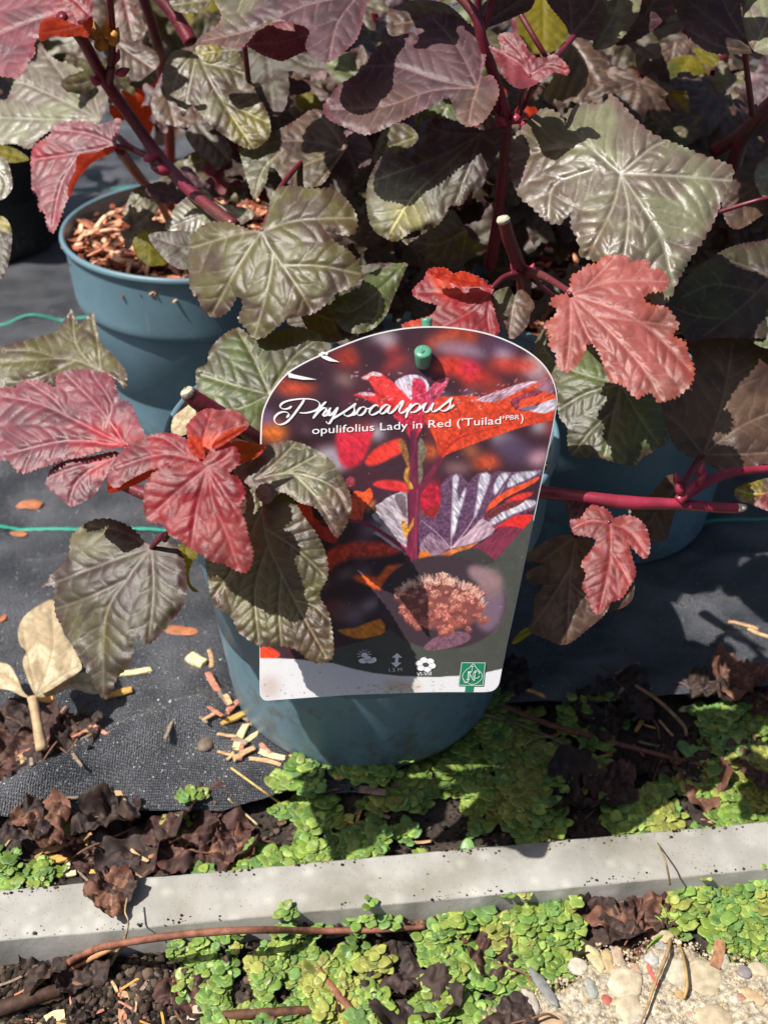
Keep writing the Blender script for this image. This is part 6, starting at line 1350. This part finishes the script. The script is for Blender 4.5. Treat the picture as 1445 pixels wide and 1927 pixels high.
# wood chips and straw pieces
M_straw = plain('split_wood', (.5, .35, .2), .65, .35, 600, .5, .0005, attr=True, var=(500, .65, 1.25))
def stick(px, py, L, w, ang, col, label, cat='wood chip', group=None, name='wood_chip', th=.45, lift=.0, tilt=0., seed=None, taper=.1, z=None):
    """flat split piece; L, w in photo px; ang in image, radians counter-clockwise"""
    g_ = G(px, py); k = (g_-Vector((0, 0, HC))).dot(Vector((0, CT, -ST)))/FPX; rr = random.Random(seed or int(px*7+py*3))
    Lm, wm = L*k*(1+.12*abs(math.sin(ang))), w*k; n = 7; V = []
    bend = rr.uniform(-.06, .06)*Lm
    for i in range(n):
        s = i/(n-1); kk = 1-taper*abs(2*s-1)**2+rr.uniform(-.05, .05)
        off = bend*4*(s-s*s)
        for a, b in ((-.5, 0), (-.42, .42), (-.1, .5), (.36, .46), (.5, .02), (.38, -.45), (-.38, -.45)):
            V.append(((s-.5)*Lm+(rr.uniform(-.05, .05)*Lm if i in (0, n-1) else 0), a*wm*kk+off+rr.uniform(-.04, .04)*wm, b*wm*th*kk+rr.uniform(-.03, .03)*wm))
    q = 7; F = [[i*q+j, i*q+(j+1) % q, (i+1)*q+(j+1) % q, (i+1)*q+j] for i in range(n-1) for j in range(q)]+[list(range(q))[::-1], [(n-1)*q+j for j in range(q)]]
    V = np.array(V); R_ = np.array(Matrix.Rotation(ang, 3, 'Z') @ Matrix.Rotation(-tilt, 3, 'Y') @ Matrix.Rotation(rr.uniform(-.3, .3), 3, 'X')); V = V @ R_.T
    zz = (ground_z(g_.x, g_.y) if z is None else z)+wm*th*.5+lift+abs(math.sin(tilt))*Lm*.4
    base = np.array([g_.x, g_.y, zz]); c = np.array(col)*(.78+.44*fbm(V[:, 1]*900, V[:, 0]*160, 3, 2))[:, None]
    o = mesh_obj(name, V+base, F, M_straw, origin=base, smooth_=False, cols=c); tag(o, label, cat, group); return o
CREAM, OCH, TAN, PNK, GRY, RED_ = srgb(224, 204, 156), srgb(206, 158, 84), srgb(196, 158, 118), srgb(190, 126, 104), srgb(140, 122, 108), srgb(206, 90, 80)
CH = [(372,1252,36,24,-.6,CREAM,'stubby cream wood chip beside the left side of the nearest pot'),(397,1248,44,9,-1.35,TAN,'narrow upright tan splinter against the pot wall'),
 (408,1310,78,14,-1.1,PNK,'long pinkish split chip leaning by the pot foot'),(440,1368,46,15,.55,OCH,'short ochre chip at the pot foot'),(455,1395,56,16,1.35,CREAM,'upright cream chip in the heap at the pot foot'),
 (472,1398,48,11,.8,CREAM,'slanting cream chip crossing the upright one'),(500,1415,30,10,-.9,PNK,'pinkish chip behind the heap at the pot foot'),(513,1425,50,14,-.35,CREAM,'cream chip at the right end of the heap'),
 (500,1441,62,9,-.25,TAN,'thin straw coloured splinter under the heap'),(530,1400,60,10,-.3,TAN,'shaded splinter against the front of the pot'),(484,1372,22,9,.2,GRY,'grey chip touching the pot'),(425,1340,40,8,-1.0,GRY,'thin grey splinter on the fabric by the pot'),
 (255,1272,62,14,.2,CREAM,'cream stick poking out from under the low dark leaf'),(222,1316,52,18,.38,OCH,'golden chip under the tip of the low dark leaf'),(80,1325,46,16,-.1,OCH,'golden chip beside the stalk of the pale dead leaf'),
 (95,1412,46,13,.95,OCH,'slanting golden chip below the brown curled leaves'),(325,1400,54,8,1.45,GRY,'thin pinkish grey splinter standing on the fabric'),
 (105,1420,30,10,.4,OCH,'small ochre chip in the brown litter'),(125,1570,120,15,.42,TAN,'long tan chip lying on the curled leaves at left'),(92,1604,64,22,.35,OCH,'broad ochre chip at the lower left'),(125,1608,34,13,1.5,srgb(214,218,180),'upright greenish white straw piece'),
 (118,1634,48,14,.05,CREAM,'flat cream straw piece below the upright one'),(232,1512,50,18,-1.0,TAN,'tan chip standing among the dark curled leaves'),(294,1602,52,11,1.5,RED_,'upright red splinter behind the kerb'),(60,1660,78,10,.15,GRY,'grey green straw by the kerb at left'),
 (115,1660,22,9,.1,CREAM,'small cream chip at the kerb, left'),(190,1630,44,10,-.05,OCH,'ochre splinter under the yellowed leaf'),(115,1518,74,8,.03,GRY,'grey straw lying on the fabric edge'),(24,1566,50,5,1.35,TAN,'thin straw leaning at the lower left'),
 (222,1870,64,9,-1.35,PNK,'narrow pinkish white splinter on the dark soil'),(236,1852,24,14,-.3,TAN,'small tan chip touching the narrow splinter'),(277,1905,48,13,-.5,RED_,'bright red chip on the dark soil'),
 (80,1860,70,28,.3,TAN,'flaking tan chip under the dark stick at lower left'),(98,1895,36,26,.35,CREAM,'pale broken chip end under the dark stick'),(128,1872,20,8,.1,GRY,'small grey chip by the dark stick'),
 (10,1840,28,9,-.7,PNK,'pinkish chip cut by the left edge'),(10,1802,34,9,.3,PNK,'reddish chip at the kerb foot, left edge'),(30,1922,50,12,.5,TAN,'split straw at the bottom left corner'),(280,1826,70,7,.4,GRY,'thin grey straw on the dark soil'),(295,1830,50,9,.35,TAN,'tan splinter beside the grey straw'),
 (1348,1800,52,22,1.15,srgb(160,118,88),'brown flat wood chip standing at the edge of the path'),(1232,1845,64,9,-1.3,RED_,'orange red splinter between the pebbles'),(700,1498,50,18,-.15,GRY,'grey chip behind the liverwort mat, centre'),
 (1010,1490,46,14,.6,GRY,'grey chip among the shaded litter'),(1035,1448,56,22,.95,srgb(120,92,74),'brown chip standing among the dark leaves'),(1100,1428,40,12,.05,GRY,'grey flat chip on the litter at right'),(1280,1395,62,10,-.15,srgb(140,114,96),'brown splinter by the curled leaves, right'),(1240,1390,70,8,-.25,GRY,'long grey splinter under the right twigs'),
 (1010,1425,44,9,-.35,TAN,'shaded tan splinter near the small twig'),(1178,1265,56,9,.55,GRY,'pale shaded chip lying on the fabric, right'),(1395,1190,50,9,-.4,TAN,'dim splinter on the fabric at the right edge'),(1425,1205,40,8,-.6,TAN,'dim second splinter at the right edge'),
 (1330,1520,70,6,-.35,PNK,'pink straw lying on the liverwort behind the kerb'),(1205,1330,40,9,.8,GRY,'small grey stub in the shaded litter'),(905,1310,30,7,.4,GRY,'short dim splinter beside the tag foot')]
for a in CH: stick(*a)
# heap of finer, look-alike splinters around
rs_ = random.Random(8)
for zone, n, grp, lb in (((30,1330,210,1480), 24, 'splinters in the brown litter', 'thin splinter lost in the brown leaf litter at the left'), ((40,1540,470,1640), 34, 'splinters behind the kerb', 'thin splinter among the curled leaves behind the kerb'), ((1000,1320,1400,1480), 34, 'splinters in the shaded litter', 'thin splinter in the shaded litter on the right'), ((10,1800,400,1920), 26, 'splinters on the dark soil', 'thin splinter on the dark soil in front of the kerb'), ((520,1430,800,1580), 20, 'splinters on the liverwort', 'thin splinter lying on the liverwort behind the kerb')):
    for _ in range(n): stick(rs_.uniform(zone[0], zone[2]), rs_.uniform(zone[1], zone[3]), rs_.uniform(14, 42), rs_.uniform(4, 9), rs_.uniform(-1.5, 1.5), rs_.choice([TAN, GRY, PNK, OCH, srgb(110, 80, 62)]), lb, group=grp, lift=.002)

for _ in range(15):
    stick(rs_.gauss(440, 45), rs_.uniform(1330, 1440), rs_.uniform(18, 46), rs_.uniform(6, 13), rs_.uniform(-1.5, 1.5), rs_.choice([TAN, TAN, GRY, PNK]), 'pale splinter in the chip heap at the left foot of the nearest pot', group='splinters at the pot foot', lift=.001)
# twigs and stalks
def twig(pts, r, col, label, name='twig', cat='twig', mat=None, lift=0., wob=.06):
    W3 = []
    for p in pts:
        g_ = G(p[0], p[1]); z = ground_z(g_.x, g_.y); z = (KZ if kerb_front(g_.x) < g_.y < kerb_back(g_.x) else z)
        z = z+(p[2] if len(p) > 2 else .0015)+lift; g2 = G(p[0], p[1], z); W3.append((g2.x, g2.y, z))
    rr = r if isinstance(r, (list, tuple)) else [r]*len(W3)
    V, F = tube(W3, rr, 8, 7, wob=wob, seed=int(pts[0][0]))
    m = mat or plain('twig_bark', col, .7, .3, 500, .6, .0005, var=(260, .6, 1.35))
    o = mesh_obj(name, V, F, m, origin=W3[0]); tag(o, label, cat); return o
twig([(128,1812,.003),(175,1788,.004),(230,1775,.004),(350,1758,.006),(480,1750,.006),(600,1752,.006),(720,1750,.006),(800,1744,.004)], [.0015,.0016,.0016,.0017,.0016,.0015,.0013,.0011], srgb(134,88,70), 'longest reddish brown twig lying in front of the kerb', lift=.005)
twig([(130,1826,.002),(170,1805,.003),(225,1778,.004)], [.0008,.0012,.0012], srgb(190,140,100), 'short side prong beside the longest twig', lift=.003)
twig([(-30,1905,.004),(20,1893,.005),(70,1875,.006),(115,1862,.006)], [.0034,.0034,.0034,.0030], srgb(70,50,42), 'thick dark stick at the lower left')
twig([(420,1912,.004),(500,1906,.005),(640,1898,.004)], [.0022,.0021,.0018], srgb(92,62,46), 'dark straight stick at the bottom centre')
twig([(592,1818,.006),(630,1865,.005),(668,1912,.004),(690,1945,.004)], [.0017,.0019,.0021,.0021], srgb(136,88,68), 'brown stick slanting down to the bottom edge, centre')
twig([(900,1308,.006),(960,1335,.007),(1060,1372,.006),(1200,1410,.006),(1330,1442,.004)], [.0016,.0017,.0016,.0014,.0010], srgb(120,80,64), 'long brown twig lying right of the nearest pot')
twig([(850,1355,.003),(900,1345,.005),(960,1358,.007),(1030,1385,.006),(1110,1425,.006),(1150,1450,.002)], [.0006,.0008,.0009,.0009,.0008,.0005], srgb(124,108,84), 'thin bent grey green stalk right of the nearest pot')
twig([(985,1420,.001),(990,1400,.006),(1010,1388,.008),(1040,1386,.008)], .0005, srgb(150,130,90), 'fine hooked stalk crossing the bent stalk', wob=0)
twig([(1195,1290,.008),(1240,1320,.009),(1285,1365,.006),(1290,1385,.004)], [.0009,.0011,.001,.0008], srgb(150,122,92), 'arched tan stalk in the shaded litter at upper right')
twig([(435,1445,.002),(490,1485,.004),(525,1510,.004),(545,1530,.002)], .0006, srgb(196,164,100), 'fine yellow stalk beside the heap of chips')
twig([(430,1503,.002),(460,1530,.004),(485,1552,.002)], .0006, srgb(196,170,130), 'fine pale stalk on the curled leaves', wob=0)
twig([(240,1690,.010),(236,1715,.012),(242,1735,.010),(236,1765,.002),(222,1790,.003),(205,1820,.002),(182,1852,.001)], [.0004,.0004,.0004,.0006,.0012,.0010,.0003], srgb(160,140,100), 'thin leaf stalk hanging over the front face of the kerb', wob=0)
twig([(1232,1578,.010),(1248,1610,.016),(1256,1640,.012),(1260,1665,.002)], [.0003,.0004,.0005,.0005], srgb(150,128,96), 'fine dry stalk standing over the right part of the kerb', wob=0)
twig([(1262,1755,.003),(1256,1790,.005),(1232,1850,.005),(1215,1900,.004),(1200,1940,.003)], [.0008,.0009,.0008,.0005,.0003], srgb(160, 132, 96), 'dry tan stalk running left over the pebbles', wob=.1)
twig([(1272,1760,.003),(1285,1800,.005),(1292,1850,.005),(1286,1880,.002)], [.0004,.0006,.0008,.0006], srgb(168, 138, 88), 'golden dry stalk right of the tan one', wob=.12)
M_grass = plain('grass_blade', srgb(112, 158, 50), .4)
def tuft(px, py, n, L, label):
    g_ = G(px, py); b0 = np.array([g_.x, g_.y, ground_z(g_.x, g_.y)]); e = empty('grass_tuft', tuple(b0), label, 'grass tuft'); rr = random.Random(int(px))
    for i in range(n):
        a = rr.uniform(0, 6.28); l = L*rr.uniform(.6, 1.1); d = np.array([math.cos(a), math.sin(a), 0])
        V, F = tube([b0, b0+d*l*.3+[0, 0, l*.35], b0+d*l*.7+[0, 0, l*.5], b0+d*l+[0, 0, l*.3]], [.0005, .0006, .0004, .0001], 5, 4); V[:, 2] = b0[2]+(V[:, 2]-b0[2]); mesh_obj('blade', V, F, M_grass, e, origin=b0)
tuft(1268, 1745, 9, .018, 'small grass tuft beside the golden dry stalk')
tuft(90, 1840, 5, .007, 'tiny seedling tuft on the soil at lower left')
tuft(58, 1842, 3, .006, 'two-leaved yellow green sprout at lower left')
peb_ = pebble(1052,1758,8,6,.5,srgb(184,160,204),'tiny lilac petal like fleck on the liverwort', name='petal', hgt=.4); peb_['category'] = 'petal'

# dead leaves
M_dstalk = plain('dry_stalk', srgb(112, 80, 60), .7)
def dead_leaf(px, py, size, yaw, seed, label, kind='brown', crumple=1.0, lift=.004, tilt=(0, 0), stalk=None, group=None, asp=1.0):
    rr = random.Random(seed); n = 34; out = []
    for i in range(n):
        a = -math.pi+2*math.pi*i/n; r = .42+.30*abs(math.cos(a*1.5))**1.2+.1*math.exp(-(a/.5)**2)
        out.append((150*r*math.sin(a)*asp, -150*r*math.cos(a)))
    veins = [[(0, 60), (0, 0), (0, -100)], [(0, 40), (60, -20), (90, -50)], [(0, 40), (-60, -20), (-90, -50)]]
    pts, F, h, c = leaf_core(out, veins, 7.0, 22, seed, 1.0, kind, 1.4, 2.0)
    x, y = pts[:, 0]/100, pts[:, 1]/100
    roll_ = rr.uniform(.5, 1.3)*crumple; R = .9/roll_; ca, sa = math.cos(rr.uniform(0, 3)), math.sin(rr.uniform(0, 3)); u = x*ca+y*sa; w = -x*sa+y*ca; th = u/R
    X = R*np.sin(th); Z = R*(1-np.cos(th)); w2 = w
    X = X+crumple*.34*(fbm(u*2.1+seed, w*2.1, seed+1, 3)-.5); w2 = w+crumple*.34*(fbm(u*2.1, w*2.1+seed, seed+2, 3)-.5)
    rg = fbm(u*1.8+7, w*2.6+seed, seed+3, 2); Z = Z+crumple*.62*(np.abs(rg-.5)*2)+crumple*.13*(fbm(u*7, w*7, seed+5, 3)-.5)+h/70
    V = np.stack([X, w2, Z], -1)*size/1.6; E_ = np.array(Matrix.Rotation(yaw, 3, 'Z') @ Matrix.Rotation(tilt[0], 3, 'X') @ Matrix.Rotation(tilt[1], 3, 'Y')); V = V @ E_.T; V[:, 2] -= np.percentile(V[:, 2], 8)
    g_ = G(px, py); onk = 'kerb top' in label or 'on the kerb' in label; zb = KZ if onk else ground_z(g_.x, g_.y); g2 = G(px, py, zb+lift+size*.15); b = np.array([g2.x, g2.y, zb+lift-.001]); V = V+b
    F = orient(V, F, CAMP)
    o = mesh_obj('dead_leaf', V, F, leaf_mat(kind), origin=b, cols=c)
    if size > .021:
        i0 = int(np.argmin(np.hypot(pts[:, 0], pts[:, 1]-62))); i1 = int(np.argmin(np.hypot(pts[:, 0], pts[:, 1]))); p0 = V[i0]; d0 = p0-V[i1]; d0 = d0/(np.linalg.norm(d0)+1e-9); p3 = p0+d0*size*.5; p3[2] = max(zb+.001, p3[2]-.004)
        Vs, Fs = tube([V[i1], p0, (p0+p3)/2+np.array([.001, .001, .0015]), p3], [.0004, .0006, .0006, .0004], 5, 4); mesh_obj('stalk', Vs, Fs, M_dstalk, o, origin=p0)
    tag(o, label, 'dead leaf', group)
    return o
DL = [(40,1390,.034,.4,'brown'),(130,1350,.038,2.0,'brown'),(150,1345,.030,4.0,'plumdead'),(60,1450,.03,1.1,'brown'),(10,1430,.032,5.1,'brown'),(95,1395,.028,3.3,'brown')]
PAL['plumdead'] = tuple(tuple(c*.72 for c in q) for q in (srgb(98, 68, 62), srgb(72, 52, 50), srgb(160, 120, 104), srgb(76, 46, 42)))
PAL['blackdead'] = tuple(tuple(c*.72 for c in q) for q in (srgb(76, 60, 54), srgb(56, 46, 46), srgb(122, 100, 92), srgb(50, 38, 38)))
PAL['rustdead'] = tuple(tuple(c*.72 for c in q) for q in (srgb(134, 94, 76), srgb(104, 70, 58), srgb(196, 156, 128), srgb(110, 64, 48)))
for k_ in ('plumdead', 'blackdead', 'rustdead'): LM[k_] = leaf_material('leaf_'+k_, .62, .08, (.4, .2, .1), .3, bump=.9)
for i, a in enumerate([
 (40,1385,.030,.4,'plumdead','brown crumpled leaf left of the pale leaf stalk'),(128,1352,.034,2.0,'rustdead','reddish brown curled leaf right of the pale leaf stalk'),(60,1440,.028,1.1,'blackdead','blackish leaf low in the brown litter heap at the left edge'),
 (8,1425,.030,5.1,'plumdead','brown leaf cut by the left edge, low in the heap'),(150,1380,.022,3.0,'blackdead','dark curl under the reddish brown leaf'),(20,1345,.024,2.2,'blackdead','dark leaf below the pale dead leaf at the left edge'),
 (80,1535,.024,.9,'rustdead','thin curled brown leaf behind the straw at lower left'),(190,1530,.026,1.9,'blackdead','grey black curled leaf left of the standing tan chip'),(258,1560,.036,2.8,'blackdead','large nearly black folded leaf behind the kerb'),(215,1545,.022,.2,'blackdead','dark curl between the chip and the folded leaf'),
 (340,1575,.030,4.4,'plumdead','plum brown crumpled leaf behind the kerb'),(395,1540,.034,1.3,'plumdead','tallest plum brown leaf standing up behind the kerb'),(445,1590,.026,5.2,'rustdead','small reddish leaf beside the liverwort behind the kerb'),(160,1600,.020,3.9,'plumdead','brown scrap among the straw behind the kerb'),(420,1600,.022,2.4,'plumdead','plum brown scrap in front of the tallest leaf'),
 (50,1545,.020,4.9,'blackdead','black scrap at the fabric edge, left'),
 (205,1672,.018,1.0,'rustdead','reddish brown leaf resting on the kerb top'),(225,1650,.016,3.1,'blackdead','dark cupped half of the leaf on the kerb'),
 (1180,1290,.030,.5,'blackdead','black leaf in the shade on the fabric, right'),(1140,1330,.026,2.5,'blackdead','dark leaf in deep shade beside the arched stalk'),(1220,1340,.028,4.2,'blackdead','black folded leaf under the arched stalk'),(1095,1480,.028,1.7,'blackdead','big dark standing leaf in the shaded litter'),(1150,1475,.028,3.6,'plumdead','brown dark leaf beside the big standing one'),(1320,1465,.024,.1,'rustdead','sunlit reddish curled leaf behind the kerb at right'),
 (1390,1265,.026,2.2,'rustdead','brown pink leaf at the right edge on the fabric'),(1425,1305,.024,5.0,'plumdead','plum red leaf cut by the right edge'),(1330,1290,.024,1.5,'blackdead','dark curled leaf on the fabric left of the brown pink leaf'),(1300,1420,.026,3.0,'blackdead','dark leaf under the long brown twig end'),(1430,1430,.024,.7,'plumdead','brown leaf cut by the right edge in half shade'),(960,1265,.026,2.9,'blackdead','black leaf hidden beside the lower right edge of the tag'),(1240,1440,.022,4.4,'blackdead','small black leaf between splinters'),
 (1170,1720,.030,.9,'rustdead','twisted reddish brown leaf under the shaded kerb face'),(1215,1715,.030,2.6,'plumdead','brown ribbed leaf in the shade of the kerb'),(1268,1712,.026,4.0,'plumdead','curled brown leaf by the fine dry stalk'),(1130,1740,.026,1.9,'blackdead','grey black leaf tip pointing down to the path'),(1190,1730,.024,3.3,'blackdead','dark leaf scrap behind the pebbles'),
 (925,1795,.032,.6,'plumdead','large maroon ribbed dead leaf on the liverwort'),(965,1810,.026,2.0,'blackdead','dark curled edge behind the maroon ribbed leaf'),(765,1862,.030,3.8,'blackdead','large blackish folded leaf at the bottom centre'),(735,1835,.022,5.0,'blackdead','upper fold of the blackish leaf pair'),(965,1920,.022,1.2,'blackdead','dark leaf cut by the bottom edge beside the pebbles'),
 (790,1722,.022,.8,'rustdead','orange brown twisted leaf on the liverwort against the kerb'),(840,1745,.022,2.7,'rustdead','small orange brown leaf right of the twisted one'),(345,1860,.024,1.5,'plumdead','plum dark leaf left of the liverwort mat'),(380,1830,.020,3.9,'plumdead','narrow plum leaf under the long twig'),(155,1810,.020,.4,'blackdead','dark soil covered leaf against the kerb face'),(95,1800,.020,2.4,'blackdead','black leaf at the kerb foot, left'),
 (150,1905,.016,1.1,'blackdead','charcoal scrap on the soil at lower left'),(500,1930,.02,.4,'rustdead','brown leaf at the bottom edge by the dark straight stick'),(600,1735,.016,1.0,'blackdead','dark scrap at the kerb foot, centre'),(1300,1700,.014,2.0,'rustdead','tiny brown scrap on the right liverwort')]):
    dead_leaf(a[0], a[1], a[2]*(1.1 if a[1] < 1700 and a[0] < 300 and a[1] > 1640 else 1.0), a[3], 500+i*7, a[5], a[4], crumple=.62+.45*((i*37) % 5)/5, lift=.003 if i < 40 else .004)
# the pale dead leaf with its stalk: traced, lying on the fabric
PD = empty('pale_dead_leaf', tuple(G(62, 1312, .02)), 'big papery cream dead leaf with a stalk, on the brown litter at left', 'dead leaf')
def pdl(outl_, veins, dep_xy, seed, g=(0, -3.0)):
    ox, oy = 0, 1080; cvt = lambda L: np.array([(x/3.01, oy+y/3.01) for x, y in L])
    O = cvt(outl_); VS = [cvt(v) for v in veins]; pts, F, h, c = leaf_core(O, VS, 2.6, 13, seed, .3, 'dead', .9, 1.6)
    b0 = np.array([66., 1310.]); depth = dep_xy+.01*(g[0]*(pts[:, 0]-b0[0])/100+g[1]*(pts[:, 1]-b0[1])/100)-h*dep_xy/FPX
    V = Pn(pts[:, 0], pts[:, 1], depth); F = orient(V, F, CAMP); mesh_obj('blade', V, F, leaf_mat('dead'), PD, origin=V.mean(0), cols=c)
D0 = .585
pdl([(205,690),(160,600),(130,500),(150,440),(115,400),(105,320),(140,240),(220,180),(300,148),(340,230),(360,330),(420,420),(465,520),(440,560),(360,610),(300,650),(240,680)], [[(205,690),(260,560),(300,400),(290,200)],[(205,690),(170,520),(130,330)],[(205,690),(340,580),(450,520)]], D0-.012, 71)
pdl([(200,700),(240,670),(330,620),(420,570),(500,560),(560,600),(600,660),(520,680),(400,650),(300,690),(230,700)], [[(205,695),(380,620),(560,620)]], D0-.004, 72, (1.5,-2.0))
pdl([(165,700),(130,660),(100,590),(60,520),(0,500),(-80,480),(-80,640),(0,650),(60,660),(120,690)], [[(165,700),(60,590),(-60,540)]], D0-.004, 73, (-1.5,-2.0))
b1 = P(62, 1312, D0-.008); b2 = P(80, 1412, D0-.018)
V, F = tube([b1, P(70, 1355, D0-.013), b2], [.0028, .0026, .0032], 10, 6, wob=.04); mesh_obj('leaf_stalk', V, F, plain('pale_stalk', srgb(186, 160, 124), .6, .3, 400, .5, .0005, var=(220, .7, 1.2)), PD, origin=V.mean(0))
# orange flecks of fallen petals on the fabric
for i, (x, y, a, b) in enumerate(((345,1197,38,12),(60,960,26,14),(40,1018,18,8),(100,1170,14,8),(8,1170,8,10))):
    q_ = pebble(x, y, a, b, .1, srgb(196, 110, 60), ['wide orange leaf scrap on the fabric left of the nearest pot','orange brown scrap on the fabric above the green line','small orange scrap on the fabric below the green line','faint orange speck above the pale dead leaf','tiny red speck at the left edge'][i], name='leaf_scrap', hgt=.16, sink=.0, lump=.3); q_['category'] = 'leaf scrap'
# grit on the woven fabric; sunlit part whitened and multiplied to imitate sun glints
grains('grit_and_glints', [(-30,860),(360,1000),(430,1330),(520,1480),(300,1540),(-30,1590)], 5200, (.00016, .0005), [srgb(190,190,190), srgb(150,150,150), srgb(230,230,230), srgb(110,112,116)], M_stone, 'fine pale grit with whitened grains as painted sun glints on the black fabric', 'grit', 6, sink=.4)
grains('grit_and_glints', [(960,1100),(1500,1080),(1500,1320),(960,1330)], 300, (.0002, .0007), [srgb(150,140,130), srgb(180,170,160)], M_stone, 'sparse grit on the shaded black fabric at right', 'grit', 7, sink=.4)

# soil and grit washed onto the kerb, along its edges
def kerb_dirt():
    rr = random.Random(77); mb = MB()
    for i in range(900):
        x = rr.uniform(-.30, .34); e = rr.random()*.8; d = abs(rr.gauss(0, .0022))
        y = kerb_back(x)-d if e < .5 else (kerb_front(x)+d if e < .75 else rr.uniform(kerb_front(x)+.002, kerb_back(x)-.002))
        if float(fbm(x*60, e > .5, 3, 2)) < .45 and e < .75: continue
        s = (.0003+.0009*rr.random()**3)*(1 if e < .75 else .55); E_ = np.array(Euler((rr.uniform(0, 6), rr.uniform(0, 6), 0)).to_matrix()); V = (IV*np.array([1, .8, .7])*s) @ E_.T
        mb.add(V+np.array([x, y, KZ+s*.4]), IF, np.array(rr.choice(SC+[srgb(150, 130, 100), srgb(110, 130, 70)]))*rr.uniform(.7, 1.3))
    o = mb.build('kerb_dirt', M_crumb); tag(o, 'crumbs of soil and moss lying along the edges of the kerb top', 'soil crumbs', kind='stuff')
kerb_dirt()
